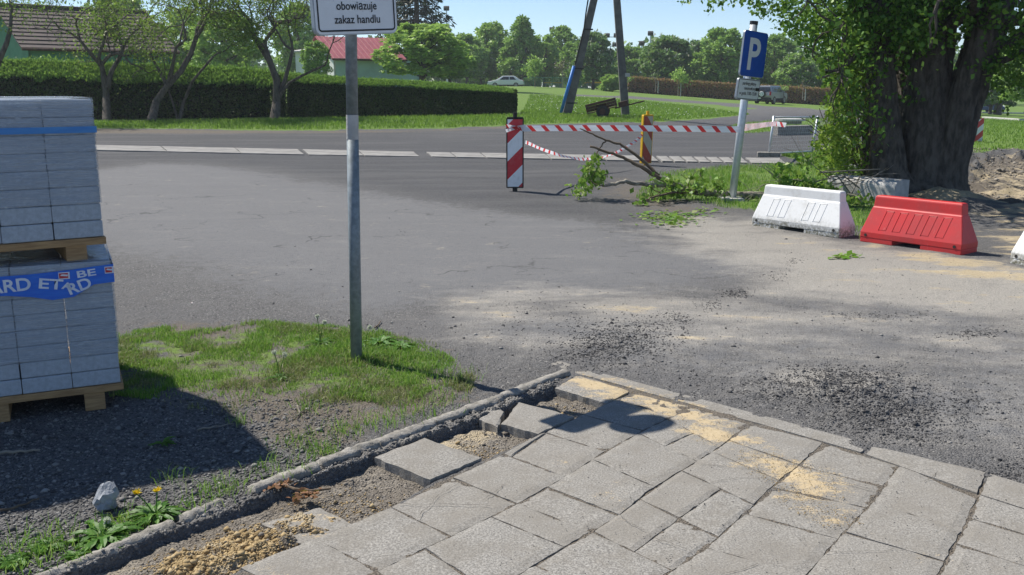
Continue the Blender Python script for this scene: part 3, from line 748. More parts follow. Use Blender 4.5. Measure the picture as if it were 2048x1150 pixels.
for k, (nm, lb) in enumerate(ZN):
    q = quads[zq == k]
    if not len(q): continue
    used, inv = np.unique(q, return_inverse=True)
    me = np_mesh(nm, VG[used], inv.reshape(-1, 4), smooth=True)
    for an, av in ATT.items():
        a = me.attributes.new(an, 'FLOAT', 'POINT'); a.data.foreach_set('value', av.ravel()[used].astype(np.float32))
    o = link(nm, me, 'ground'); tag(o, lb, 'ground', kind='structure')
gb = MB(); gb.add([(-1500, -200, -4), (1500, -200, -4), (1500, 1500, -4), (-1500, 1500, -4)], [(0, 1, 2, 3)])
gb.add([(-60, -40, -0.16), (60, -40, -0.16), (60, 2.7, -0.16), (-60, 2.7, -0.16)], [(0, 1, 2, 3)])
tag(gb.build('ground', 'ground'), 'wide bare ground reaching to the horizon', 'ground', kind='structure')

from mathutils.bvhtree import BVHTree
def hz(x, y):
    """height of the built sheet (bilinear in its own grid)"""
    x = np.asarray(x, float); y = np.asarray(y, float)
    j = np.clip(np.searchsorted(yr, y) - 1, 0, nr_ - 2)
    fy = np.clip((y - yr[j]) / (yr[j + 1] - yr[j]), 0, 1)
    u = x / y
    i = np.clip(np.searchsorted(ur, u) - 1, 0, nc_ - 2)
    fx = np.clip((u - ur[i]) / (ur[i + 1] - ur[i]), 0, 1)
    return (ZZ[j, i] * (1 - fx) + ZZ[j, i + 1] * fx) * (1 - fy) + (ZZ[j + 1, i] * (1 - fx) + ZZ[j + 1, i + 1] * fx) * fy

# ------------------------------------------------------------------ the slab pavement, slab by slab
pav = empty('pavement', gp(1300, 980)); tag(pav, 'cracked concrete slab pavement with missing slabs', 'pavement', kind='structure')
pav_inv = Matrix.Translation(-Vector(pav.location))
SAND_SLAB = [(gpoly([(1100, 760), (1160, 742), (1260, 770), (1380, 805), (1480, 850), (1520, 890), (1400, 890), (1350, 850), (1260, 812), (1200, 800)]), 0.62),
             (gpoly([(1470, 900), (1560, 905), (1680, 950), (1690, 1000), (1600, 1000), (1480, 940)]), 0.62),
             (gpoly([(1540, 960), (1620, 985), (1740, 1050), (1650, 1060), (1560, 1010)]), 0.45),
             (gpoly([(1080, 920), (1150, 900), (1200, 935), (1130, 950)]), 0.36), (gpoly([(1200, 990), (1240, 980), (1260, 1000), (1220, 1010)]), 0.6),
             (gpoly([(500, 1030), (640, 1000), (700, 1040), (600, 1075)]), 0.5), (gpoly([(420, 1160), (640, 1070), (560, 1160)]), 0.3),
             (gpoly([(1720, 1100), (1900, 1060), (1900, 1150), (1720, 1150)]), 0.3)]
def sand_at(X, Y):
    X = np.asarray(X, float); Y = np.asarray(Y, float); s = np.full(X.shape, 0.06)
    for p, w in SAND_SLAB: s = np.maximum(s, w * np.clip(0.6 + sdf(p, X, Y) / 0.30, 0, 1.15))
    return s
def slab(corners, z=0.0, th=0.05, name='slab', inset=0.004, parent=None, mat='slab', tilt=(0, 0), n=9, rough=0.007, world=None):
    C = [gp(*c) for c in corners] if world is None else world
    cen = sum(C, Vector()) / 4
    C = [cen + (c - cen) * max(0.5, 1 - inset / max(0.05, (c - cen).length) * 1.4) for c in C]
    V = []; F = []
    for j in range(n + 1):
        for i in range(n + 1):
            a, b = i / n, j / n
            p = C[0] * (1 - a) * (1 - b) + C[1] * a * (1 - b) + C[2] * a * b + C[3] * (1 - a) * b
            e = (i in (0, n)) or (j in (0, n))
            if e:
                nz = rough * (noise2(np.array(p.x * 31.0), np.array(p.y * 31.0), 71) - 0.4) * 2
                p = p + (cen - p).normalized() * float(nz)
            zz = z + tilt[0] * (p.x - cen.x) + tilt[1] * (p.y - cen.y)
            V.append(Vector((p.x - cen.x, p.y - cen.y, zz - (0.005 if e else 0) + (float(noise2(np.array(p.x * 9.0), np.array(p.y * 9.0), 72)) - 0.5) * 0.003)))
    g = lambda i, j: j * (n + 1) + i
    for j in range(n):
        for i in range(n): F.append((g(i, j), g(i + 1, j), g(i + 1, j + 1), g(i, j + 1)))
    rim = [g(i, 0) for i in range(n)] + [g(n, j) for j in range(n)] + [g(n - i, n) for i in range(n)] + [g(0, n - j) for j in range(n)]
    b0 = len(V)
    for r in rim: V.append(V[r] + Vector((0, 0, -th)))
    m = len(rim)
    for k in range(m): F.append((rim[k], b0 + k, b0 + (k + 1) % m, rim[(k + 1) % m]))
    me = bpy.data.meshes.new(name); me.from_pydata([tuple(q) for q in V], [], F); me.update()
    X = np.array([q.x + cen.x for q in V]); Y = np.array([q.y + cen.y for q in V])
    a = me.attributes.new('sand', 'FLOAT', 'POINT'); a.data.foreach_set('value', sand_at(X, Y).astype(np.float32))
    o = link(name, me, mat, parent or pav)
    base = Vector((parent or pav).location)
    o.location = Vector((cen.x, cen.y, 0)) - base
    return o
def lerp2(a, b, t): return (a[0] + (b[0] - a[0]) * t, a[1] + (b[1] - a[1]) * t)
A_L = {2: [(600, 1205), (755, 1138), (903, 1070), (1035, 1005), (1132, 951), (1211, 900), (1287, 859), (1386, 812)],
       3: [(880, 1240), (1035, 1149), (1130, 1091), (1240, 1029), (1313, 968), (1396, 920), (1455, 881), (1500, 846)],
       4: [(1150, 1265), (1240, 1207), (1329, 1148), (1413, 1092), (1490, 1024), (1545, 971), (1595, 930), (1648, 884)],
       5: [(1500, 1270), (1611, 1149), (1677, 1074), (1746, 1001), (1798, 928)], 6: [(1790, 1320), (1877, 1150), (1890, 1121), (1910, 1087), (1950, 1015), (1957, 988)]}
def snap(p, k):
    if k not in A_L: return p
    a = np.array(A_L[k], float); return (p[0], float(np.interp(p[0], a[:, 0], a[:, 1])))
J1 = [((480, 1133), (600, 1205)), ((628, 1073), (755, 1138)), ((781, 1011), (903, 1070)), ((905, 953), (1035, 1005)), ((1007, 905), (1132, 951)), ((1090, 862), (1211, 900)), ((1165, 827), (1287, 859)), ((1232, 797), (1345, 829)), ((1268, 783), (1386, 812))]
J2 = [((755, 1138), (880, 1200)), ((849, 1097), (980, 1155)), ((982, 1032), (1129, 1090)), ((1037, 1006), (1180, 1066)), ((1095, 977), (1240, 1029)), ((1185, 924), (1309, 966)), ((1277, 870), (1395, 919)), ((1335, 837), (1440, 891)), ((1386, 813), (1500, 845))]
J3 = [((960, 1190), (1150, 1260)), ((1069, 1132), (1240, 1205)), ((1185, 1066), (1345, 1135)), ((1280, 1005), (1437, 1067)), ((1363, 950), (1508, 1002)), ((1424, 903), (1560, 956)), ((1458, 879), (1598, 928)), ((1500, 847), (1648, 884))]
J4 = [((1240, 1205), (1500, 1290)), ((1329, 1148), (1560, 1215)), ((1413, 1090), (1611, 1148)), ((1490, 1022), (1677, 1078)), ((1545, 971), (1735, 1019)), ((1597, 930), (1768, 972)), ((1648, 886), (1798, 928))]
J5 = [((1500, 1270), (1780, 1350)), ((1611, 1150), (1862, 1215)), ((1688, 1062), (1890, 1120)), ((1746, 1003), (1925, 1055)), ((1799, 929), (1955, 988))]
J6 = [((1790, 1270), (2140, 1380)), ((1870, 1175), (2130, 1260)), ((1912, 1090), (2120, 1150)), ((1940, 1035), (2130, 1090)), ((1960, 992), (2140, 1044))]
SPLIT = {(3, 2): (0.52, 0.5), (3, 3): (0.5, 0.55), (2, 6): (0.45, 0.5), (1, 4): (0.12, 0.02)}
XSPLIT = {}
for r, J in enumerate((J1, J2, J3, J4, J5, J6), 1):
    J = [(snap(a, r), snap(b, r + 1)) for a, b in J]
    for k in range(len(J) - 1):
        (a0, a1), (b0, b1) = J[k], J[k + 1]
        tz_ = rnd.uniform(-0.003, 0.002)
        tl = (rnd.uniform(-0.006, 0.006), rnd.uniform(-0.006, 0.006))
        if (r, k) in SPLIT:
            t, t2 = SPLIT[(r, k)]; am = lerp2(a0, a1, t); bm = lerp2(b0, b1, t2)
            slab([a0, am, bm, b0], tz_, tilt=tl, inset=0.002); slab([am, a1, b1, bm], tz_ - 0.002, tilt=tl, inset=0.002)
        elif (r, k) in XSPLIT:
            t, t2 = XSPLIT[(r, k)]; am = lerp2(a0, b0, t); bm = lerp2(a1, b1, t2)
            slab([a0, a1, bm, am], tz_, tilt=tl, inset=0.0015); slab([am, bm, b1, b0], tz_ - 0.002, tilt=tl, inset=0.0015)
        else:
            slab([a0, a1, b1, b0], tz_, tilt=tl, inset=0.0028)
def crack(pts, w=0.003):
    P = [gp(*p) for p in pts]; Q = []
    for i in range(len(P) - 1):
        for t in range(5): Q.append(P[i].lerp(P[i + 1], t / 5) + Vector((rnd.uniform(-.005, .005), rnd.uniform(-.005, .005), 0)))
    Q.append(P[-1]); V = []; F = []
    for i, q in enumerate(Q):
        d = (Q[min(i + 1, len(Q) - 1)] - Q[max(0, i - 1)]).normalized(); n = Vector((-d.y, d.x, 0)) * w * rnd.uniform(.3, 1) * .5
        V += [q + n, q - n]
    F = [(2 * i, 2 * i + 1, 2 * i + 3, 2 * i + 2) for i in range(len(Q) - 1)]
    c = Vector(pav.location); mb = MB(); mb.add([Vector((v.x, v.y, .0052)) - Vector((c.x, c.y, c.z)) for v in V], F); mb.build('crack', 'crack', pav)
for c_ in ([(835, 1036), (862, 1010), (880, 990), (919, 968)], [(800, 1010), (850, 1012), (920, 1010), (980, 1014)], [(1048, 885), (1100, 880), (1142, 878)], [(1240, 1032), (1262, 1050), (1290, 1063)], [(1395, 929), (1440, 934), (1524, 940)], [(1424, 966), (1480, 958), (1524, 956)],
           [(966, 1000), (990, 985), (1010, 970)], [(1440, 1150), (1480, 1142), (1516, 1129)], [(1650, 1106), (1700, 1104), (1760, 1104), (1806, 1098)], [(1660, 960), (1720, 975), (1780, 990)], [(1850, 965), (1865, 955), (1873, 947)], [(1300, 1075), (1340, 1088), (1385, 1105)]): crack(c_)
# the row along the edging: two slabs still lie there, one of them broken, one buried
slab([(745, 915), (860, 961), (966, 916), (849, 875)], 0.006, 0.06, rough=0.007)
slab([(957, 839), (995, 855), (1013, 823), (988, 812)], 0.004, 0.06, name='broken_slab', rough=0.012, inset=0.003)
slab([(1000, 849), (1076, 868), (1151, 834), (1037, 804)], 0.006, 0.06, name='broken_slab', rough=0.008, inset=0.003)
slab([(1108, 776), (1214, 808), (1262, 782), (1150, 748)], 0.004, 0.06, rough=0.006)
slab([(520, 1040), (612, 1088), (715, 1045), (640, 1006)], -0.010, 0.04, rough=0.01)
# kerb stones along the road, flush
for c, z in (([(1066, 722), (1138, 741), (1152, 731), (1086, 714)], 0.006), ([(1140, 743), (1350, 800), (1364, 788), (1153, 733)], 0.005),
             ([(1353, 801), (1724, 905), (1739, 888), (1367, 789)], 0.006), ([(1729, 907), (1955, 986), (1975, 944), (1743, 890)], 0.004), ([(1959, 988), (2140, 1044), (2160, 1000), (1978, 944)], 0.002)):
    slab(c, z, 0.08, name='kerb_stone', n=8, rough=0.006)
# rounded edging stones between grass and pavement
edg = empty('edging', gp(870, 848)); tag(edg, 'narrow rounded concrete edging along the grass side of the pavement', 'kerb', kind='structure')
ED = [((1132, 748), (992, 803)), ((988, 805), (866, 850)), ((863, 851), (756, 891)), ((753, 892), (641, 932)), ((632, 937), (505, 984)), ((442, 1003), (362, 1040)), ((345, 1048), (60, 1166))]
for i, (a, b) in enumerate(ED):
    A, B = gp(*a), gp(*b); t = (B - A).normalized(); s = Vector((-t.y, t.x, 0))
    n = 34; k = 9; V = []; F = []
    for q in range(n + 1):
        p = A + (B - A) * q / n
        for j in range(k):
            an = math.pi * j / (k - 1)
            nz = 1 + (float(noise2(np.array(p.x * 18), np.array(p.y * 18 + j * 1.3), 80)) - 0.5) * 0.5 + (float(noise2(np.array(p.x * 60), np.array(p.y * 60 + j * 2.3), 81)) - 0.5) * 0.3
            V.append(p + s * math.cos(an) * 0.034 * nz + Vector((0, 0, (0.004 if i < 5 else -0.011) + math.sin(an) * 0.026 * nz)) - edg.location)
        V.append(p - s * 0.034 + Vector((0, 0, -0.06)) - edg.location); V.append(p + s * 0.034 + Vector((0, 0, -0.06)) - edg.location)
    kk = k + 2
    for q in range(n):
        for j in range(kk): F.append((q * kk + j, q * kk + (j + 1) % kk, (q + 1) * kk + (j + 1) % kk, (q + 1) * kk + j))
    F += [tuple(range(kk - 1, -1, -1)), tuple(n * kk + j for j in range(kk))]
    mb = MB(); mb.add(V, F); mb.build('edging_stone', 'concrete', edg, smooth=True)

# the crossing strip of concrete slabs beyond the asphalt
strip = empty('concrete_strip', gp(860, 311)); tag(strip, 'pale strip of concrete slabs laid across the gravel yard', 'path', kind='structure')
def strip_piece(x0, x1, u0, u1, l0, l1, z=0.03):
    C = [gp(x0 + (l0 - u0) * 1.2, l0), gp(x1 + (l1 - u1) * 1.2, l1), gp(x1, u1), gp(x0, u0)]
    slab(None, z, 0.1, name='slab', parent=strip, mat='strip', n=4, rough=0.02, world=C, inset=0.012)
up = lambda x: np.interp(x, [-300, 200, 600, 850, 1050, 1310, 1540], [281, 291.5, 300, 305.5, 309, 313.5, 318])
lw = lambda x: np.interp(x, [-300, 200, 600, 850, 1050, 1310, 1540], [292, 302, 311, 315, 318.5, 324, 329])
xs_ = [-300, -60, 180, 322, 470, 596]
for a, b in zip(xs_[:-1], xs_[1:]): strip_piece(a, b, up(a), up(b), lw(a), lw(b))
for a, b in ((604, 715), (716, 828), (852, 900), (901, 960), (961, 1090), (1091, 1200), (1201, 1305)): strip_piece(a, b, up(a), up(b), lw(a), lw(b))
for k in range(7): strip_piece(1312 + k * 25, 1312 + k * 25 + 21, up(1312 + k * 25), up(1333 + k * 25), lw(1312 + k * 25), lw(1333 + k * 25))
strip_piece(1490, 1560, up(1490), up(1560), lw(1490), lw(1560))

# ================================================================== BUILDINGS
def quad_part(name, pts, mat, parent, th=0.12):
    """a flat panel with real thickness from 4 world points"""
    P = [Vector(p) - Vector(parent.location) for p in pts]
    nrm = (P[1] - P[0]).cross(P[3] - P[0]).normalized()
    mb = MB(); mb.add(P + [p - nrm * th for p in P], [(0, 1, 2, 3), (7, 6, 5, 4), (0, 4, 5, 1), (1, 5, 6, 2), (2, 6, 7, 3), (3, 7, 4, 0)])
    return mb.build(name, mat, parent)

def build_green_house():
    a = R(42); e1 = Vector((math.cos(a), math.sin(a), 0)); e2 = Vector((math.sin(a), -math.cos(a), 0)); up_ = Vector((0, 0, 1))
    A = at(47, 97, 50); ez = A.z; L = 8.2; w = 4.2; rise = 2.35
    g0 = zt(A.x, A.y) - 0.3
    h = empty('green_house', (A.x, A.y, g0)); tag(h, 'green walled house with brown tiled roof behind the hedge', 'house')
    inn = -e2 * 0.45 + e1 * 0.35
    c0 = A + inn; c1 = A + e1 * (L - 0.7) + inn; d0 = c0 - e2 * (2 * w - 0.9); d1 = c1 - e2 * (2 * w - 0.9)
    bot = lambda p: Vector((p.x, p.y, g0))
    quad_part('wall', [bot(c0), bot(c1), c1, c0], 'wall_green', h)
    quad_part('wall', [bot(c1), bot(d1), d1, c1], 'wall_green', h)
    ap = (c0 + d0) / 2 + up_ * (rise * 0.9)
    mb = MB(); P = [bot(d0), bot(c0), c0, ap, d0]; P = [p - h.location for p in P]
    mb.add(P + [p + e1 * 0.12 for p in P], [(0, 1, 2, 3, 4), (9, 8, 7, 6, 5)] + [(i, (i + 1) % 5 + 0, (i + 1) % 5 + 5, i + 5) for i in range(5)])
    mb.build('gable', 'wall_green', h)
    n = 11
    for k in range(n):                                   # one stepped course of tiles after another
        t0, t1 = k / n, (k + 1.08) / n
        f = lambda t, s: A + e1 * s - e2 * (w * t) + up_ * (rise * t)
        lift = up_ * 0.07
        quad_part('tile_course', [f(t0, -0.1) + lift, f(t0, L) + lift, f(t1, L) + lift * 0.2, f(t1, -0.1) + lift * 0.2], 'roof_brown', h, 0.07)
    bk = lambda t, s: A + e1 * s - e2 * (2 * w - w * t) + up_ * (rise * t)
    quad_part('roof_back', [bk(0, -0.1), bk(1, -0.1), bk(1, L), bk(0, L)], 'roof_brown', h, 0.1)
    mb = MB(); mb.tube([A + e1 * -0.1 + up_ * -0.03 - h.location + e2 * 0.05, A + e1 * L + up_ * -0.03 - h.location + e2 * 0.05], 0.07, 8); mb.build('gutter', 'rust', h)
    mb = MB(); mb.tube([f(1, -0.1) + up_ * 0.08 - h.location, f(1, L) + up_ * 0.08 - h.location], 0.11, 8); mb.build('ridge_cap', 'roof_brown', h)
build_green_house()

def build_red_house():
    Y = 72; A = at(664, 117, Y); B = at(814, 119, Y + 3.2); e1 = (B - A); e1.z = 0; L = e1.length; e1.normalize()
    e2 = Vector((e1.y, -e1.x, 0)); g0 = 0.0; w = 3.4; rise = 1.75; up_ = Vector((0, 0, 1)); ez = A.z
    h = empty('red_roof_house', (A.x, A.y, g0)); tag(h, 'pale mint building with red ribbed metal roof behind the clipped hedge', 'house')
    A = Vector((A.x, A.y, ez))
    i_ = -e2 * 0.4 + e1 * 0.3
    c0 = A + i_; c1 = A + e1 * (L + 0.9) + i_; d0 = c0 - e2 * 6; d1 = c1 - e2 * 6
    bot = lambda p: Vector((p.x, p.y, g0))
    quad_part('wall', [bot(c0), bot(c1), c1, c0], 'wall_mint', h); quad_part('wall', [bot(c1), bot(d1), d1, c1], 'wall_mint', h); quad_part('wall', [bot(d0), bot(c0), c0, d0], 'wall_white', h)
    for s in (0, 1):
        f = (lambda t, q: A + e1 * q - e2 * (w * t) + up_ * (rise * t)) if s == 0 else (lambda t, q: A + e1 * q - e2 * (2 * w - w * t) + up_ * (rise * t))
        quad_part('roof_sheet', [f(0, 0), f(0, L), f(1, L), f(1, 0)] if s == 0 else [f(0, L), f(0, 0), f(1, 0), f(1, L)], 'roof_red', h, 0.05)
        if s == 0:
            q = 0.15
            while q < L:
                mb = MB(); mb.tube([f(0, q) + up_ * 0.02 - h.location, f(1, q) + up_ * 0.02 - h.location], 0.035, 5); mb.build('roof_rib', 'roof_red', h); q += 0.42
    mb = MB(); mb.tube([A - up_ * 0.05 + e2 * 0.06 - h.location, A + e1 * L - up_ * 0.05 + e2 * 0.06 - h.location], 0.08, 8); mb.build('gutter', 'rust', h)
    # low white annex on the other side
    C = at(590, 100, 76); D = at(664, 102, 74.5)
    k = empty('white_annex', (C.x, C.y, g0)); tag(k, 'low white building left of the red metal roof', 'shed')
    q = [Vector((C.x, C.y, g0)), Vector((D.x, D.y, g0)), D, Vector((C.x, C.y, D.z))]
    quad_part('wall', q, 'wall_white', k, 0.2)
    bk = Vector((0.3, 5, 0.5))
    quad_part('roof', [q[3] + Vector((-.3, -.3, 0.05)), q[2] + Vector((.3, -.3, 0.05)), q[2] + bk, q[3] + bk], 'concrete_pale', k, 0.12)
    quad_part('wall', [q[1], q[1] + Vector((0.3, 5, 0)), q[2] + Vector((0.3, 5, 0)), q[2]], 'wall_white', k, 0.2)
    for t in (0.3, 0.62):
        p = q[0].lerp(q[1], t); r = q[0].lerp(q[1], t + 0.13); n = Vector((-0.02, -0.03, 0))
        quad_part('window', [p + n + Vector((0, 0, 1.3)), r + n + Vector((0, 0, 1.3)), r + n + Vector((0, 0, 2.3)), p + n + Vector((0, 0, 2.3))], 'glass_dark', k, 0.02)
build_red_house()

# ================================================================== HEDGES
def hedge(name, label, path, width, hfun, lmat, tmat, n_face, n_top, size, seed, cat='hedge', shag=0.10, mixtop=0.35, batter=0.1, bfrac=0.3):
    """path: ground points along the front foot; leaves fill the skin of the hedge, a dark core stands inside"""
    rg = np.random.default_rng(seed)
    P = [np.array(p, float) for p in path]
    cum = [0]
    for a, b in zip(P[:-1], P[1:]): cum.append(cum[-1] + np.linalg.norm((b - a)[:2]))
    tot = cum[-1]
    PX = np.array([p[0] for p in P]); PY = np.array([p[1] for p in P])
    fx = lambda t: np.interp(t, cum, PX); fy = lambda t: np.interp(t, cum, PY)
    e = 0.05
    def nrm(t):
        dx = fx(t + e) - fx(t - e); dy = fy(t + e) - fy(t - e); l = np.hypot(dx, dy) + 1e-9
        return -dy / l, dx / l           # towards the back
    o = empty(name, (fx(tot / 2), fy(tot / 2), float(zt(fx(tot / 2), fy(tot / 2)))))
    tag(o, label, cat)
    L0 = np.array(o.location)
    def place(t, d, f):
        nx, ny = nrm(t); x = fx(t) + nx * d; y = fy(t) + ny * d
        return np.stack([x, y, zt(x, y) + f * hfun(t)], 1)
    out = []
    t = rg.uniform(0, tot, n_face); f = rg.uniform(0.0, 1.0, n_face) ** 0.9
    clump = fbm(t * 1.6, f * 4, seed, 3)
    d = (0.22 - clump * 0.5) * shag * 4 + np.abs(rg.normal(0, shag, n_face)) + batter * np.clip((f - (1 - bfrac)) / bfrac, 0, 1) ** 1.3
    out.append(leaves_np(place(t, d, f), size, rg, 0.55, up=0.15))
    # ends
    for tend in (0.0, tot):
        m = int(n_face * width / tot * 1.2) + 40
        tt = tend + rg.normal(0, shag * 0.7, m); dd = rg.uniform(0, width, m); ff = rg.uniform(0, 1, m)
        out.append(leaves_np(place(tt, dd, ff), size, rg, 0.55, up=0.15))
    V, F = joinVF(out)
    link('foliage', np_mesh('foliage', V - L0, F), lmat, o)
    ns = int(n_top * 0.9); ts = rg.uniform(0, tot, ns); fs = 1 - bfrac * rg.random(ns) ** 1.2 * (0.55 + 0.9 * fbm(ts * 1.5, ts * 0, seed + 9, 4))
    Ps = place(ts, batter * np.clip((fs - (1 - bfrac)) / bfrac, 0, 1) ** 1.3 - 0.04 + rg.normal(0, 0.03, ns), fs)
    Vs, Fs = leaves_np(Ps, size * 1.15, rg, 0.5, up=0.1, dirs=np.array([[0, -0.25, 1.0]]), jitter=0.5)
    t = rg.uniform(0, tot, n_top); d = rg.uniform(batter * 0.9 - 0.05, width, n_top)
    bump = (fbm(t * 1.8, d * 2, seed + 5, 3) - 0.5) * 0.22
    Pt = place(t, d, np.ones(n_top)); Pt[:, 2] += rg.exponential(0.045 if mixtop > 0.2 else 0.02, n_top) * (rg.random(n_top) < 0.5) + bump * (mixtop + 0.3) - np.abs(rg.normal(0, 0.05, n_top)) 
    V, F = leaves_np(Pt, size * 1.1, rg, 0.5, up=0.0, dirs=np.array([[0, 0, 1.0]]), jitter=0.55)
    V, F = joinVF([(V, F), (Vs, Fs)])
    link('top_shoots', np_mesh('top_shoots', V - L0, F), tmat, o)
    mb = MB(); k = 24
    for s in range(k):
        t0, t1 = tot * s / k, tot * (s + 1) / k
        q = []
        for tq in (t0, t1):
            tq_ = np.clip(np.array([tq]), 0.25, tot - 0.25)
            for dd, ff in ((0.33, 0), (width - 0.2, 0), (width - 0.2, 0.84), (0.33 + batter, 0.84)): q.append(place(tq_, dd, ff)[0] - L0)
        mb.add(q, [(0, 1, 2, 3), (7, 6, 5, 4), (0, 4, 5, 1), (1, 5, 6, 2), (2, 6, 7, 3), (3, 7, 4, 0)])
    mb.build('branches', 'hedge_shade_core', o)  # solid block, not branches; shade inside the hedge put into its colour
    return o
hp = gpoly([(-420, 243), (-150, 241), (205, 238.5), (400, 236.5), (556, 234.5)])
hl1 = sum((Vector((b - a)[:2])).length for a, b in zip(hp[:-1], hp[1:]))
hh = lambda t: np.interp(np.asarray(t) / hl1, [0, 0.5, 0.8, 1.0], [2.35, 2.25, 2.0, 1.82]) + 0.16 * (fbm(np.asarray(t) * 0.7, np.asarray(t) * 0, 17, 3) - 0.5)
hedge('shaggy_hedge', 'tall shaggy privet hedge behind the crooked small trees', hp, 1.7, hh, 'hedge', 'hedge_sunlit', 26000, 17000, 0.115, 11, shag=0.13, batter=0.75, bfrac=0.30)
hp2 = gpoly([(560, 234.5), (700, 234), (850, 232), (1000, 229), (1032, 228.5)])
hl2 = sum((Vector((b - a)[:2])).length for a, b in zip(hp2[:-1], hp2[1:]))
def h2(t): return np.interp(np.asarray(t) / hl2, [0, 0.3, 0.62, 0.93, 1.0], [1.78, 1.56, 1.40, 1.16, 1.08])
hedge('clipped_hedge', 'dark clipped hedge ending beside the striped post', hp2, 1.5, h2, 'hedge', 'hedge_sunlit', 26000, 15000, 0.085, 12, shag=0.06, mixtop=0.1, batter=0.45, bfrac=0.17)
hp3 = [at(1258, 180, 108), at(1340, 182, 107), at(1480, 188, 104), at(1600, 193, 101), at(1700, 197, 99)]
hedge('red_leaved_hedge', 'low reddish brown hedge in front of the far chestnut trees', hp3, 1.6, lambda t: 1.55 + 0 * t, 'hedge_red', 'hedge_red', 9000, 3500, 0.22, 13, shag=0.14)
hp4 = [at(925, 171, 142), at(990, 172, 141), at(1080, 173, 140)]
hedge('far_low_hedge', 'dark low hedge behind the white car', hp4, 1.4, lambda t: 1.0 + 0 * t, 'leaf_dark', 'leaf_dark', 2500, 1000, 0.22, 14, shag=0.14)

# ================================================================== TREES
def tree_obj(name, label, S, tips, leaf, n_leaf, size, bark, base, seed, spread=0.25, k=6, cat='tree', group=None, up=0.2, droop=0.2, extra=None, aspect=0.6, min_z=None):
    rg = np.random.default_rng(seed)
    o = empty(name, base); tag(o, label, cat, group)
    L0 = np.array(base)
    V, F = segs_np(S, k)
    link('trunk', np_mesh('trunk', V - L0, F, smooth=True), bark, o)
    if n_leaf:
        T = np.array([t[0] for t in tips]); D = np.array([t[1] for t in tips])
        i = rg.integers(0, len(T), n_leaf)
        P = T[i] + rg.normal(size=(n_leaf, 3)) * spread
        V, F = leaves_np(P, size, rg, aspect, up=up, droop=droop, dirs=D[i] * 0.5, jitter=0.8)
        link('crown', np_mesh('crown', V - L0, F), leaf, o)
    return o

def crooked(px, py, trunk, label, seed, depth=5, L=1.0, n_leaf=5200, r=0.16, extra_stems=()):
    """small twisted tree: hand-laid stems, then self-branching limbs"""
    rg = np.random.default_rng(seed)
    B = gp(px, py); Y = B.y; S = []; tips = []
    for st, r0 in [(trunk, r)] + list(extra_stems):
        pts = [at(a, b, Y + dy) for a, b, dy in st]
        if st[0][1] >= 230: pts[0] = gp(st[0][0], st[0][1]) - Vector((0, 0, 0.1))
        for k in range(len(pts) - 1):
            ra = r0 * (1 - 0.5 * k / len(pts)); rb = r0 * (1 - 0.5 * (k + 1) / len(pts))
            S.append((np.array(pts[k]), np.array(pts[k + 1]), ra * (1.25 if k == 0 else 1), rb))
        d = np.array(pts[-1] - pts[-2])
        for c in range(2 if r0 > 0.08 else 1):
            grow(rg, pts[-1], d / np.linalg.norm(d) + rg.normal(size=3) * 0.45, L, r0 * 0.5, depth - (0 if r0 > 0.08 else 1), S, tips, twist=0.28, nseg=4, spread=0.6, ratio=0.76, kids=(2, 3), up=0.10, side=0.25)
    return tree_obj('crooked_tree', label, S, tips, 'leaf_yellow', n_leaf, 0.12, 'bark', tuple(B), seed, spread=0.26, group='crooked small trees in front of the hedge', k=5, aspect=0.45)
crooked(213, 240, [(213, 242, 0), (212, 195, 0), (208, 160, 0), (203, 130, 0)], 'upright crooked tree next to the wrapped pallets', 101,
        extra_stems=[([(214, 175, 0), (222, 145, 0.1), (238, 118, 0.2), (248, 90, 0.3)], 0.11), ([(203, 130, 0), (185, 112, -.3), (160, 80, -.5)], 0.085)], L=1.2)
crooked(302, 240, [(302, 242, 0), (312, 205, 0), (335, 172, 0), (360, 145, 0), (380, 110, 0.2), (392, 75, 0.3)], 'crooked tree leaning sharply to its side with a long bare trunk', 102,
        extra_stems=[([(336, 170, 0), (345, 130, -.3), (352, 95, -.5)], 0.09), ([(335, 172, 0), (318, 140, .2), (300, 110, .3)], 0.07)], L=1.15)
crooked(358, 238, [(358, 239, 0), (367, 205, 0), (383, 165, 0), (402, 142, 0.1), (425, 115, 0.2)], 'thin pale stemmed crooked tree third along the hedge', 103, r=0.075, L=1.0, n_leaf=2000,
        extra_stems=[([(356, 238, 0.2), (345, 205, .2), (332, 165, .3)], 0.05)])
crooked(550, 237, [(549, 238, 0), (553, 205, 0), (553, 160, 0), (540, 125, 0), (530, 95, 0.1)], 'crooked tree with pale forked trunk near the middle of the hedge', 104, r=0.19, n_leaf=6500,
        extra_stems=[([(555, 198, 0), (568, 165, .1), (578, 130, .2), (585, 100, .3)], 0.11), ([(560, 190, 0), (580, 165, -.2), (603, 152, -.3), (650, 130, -.4)], 0.07), ([(540, 125, 0), (520, 95, .2), (500, 60, .3)], 0.09)], L=1.2)
crooked(-30, 244, [(-30, 245, 0), (-22, 190, 0), (-5, 130, 0), (12, 90, 0), (20, 60, 0)], 'crooked tree cut off by the left picture edge', 105, r=0.14,
        extra_stems=[([(-5, 130, 0), (-30, 90, .3), (-50, 50, .5)], 0.09)], L=1.2, n_leaf=3800)

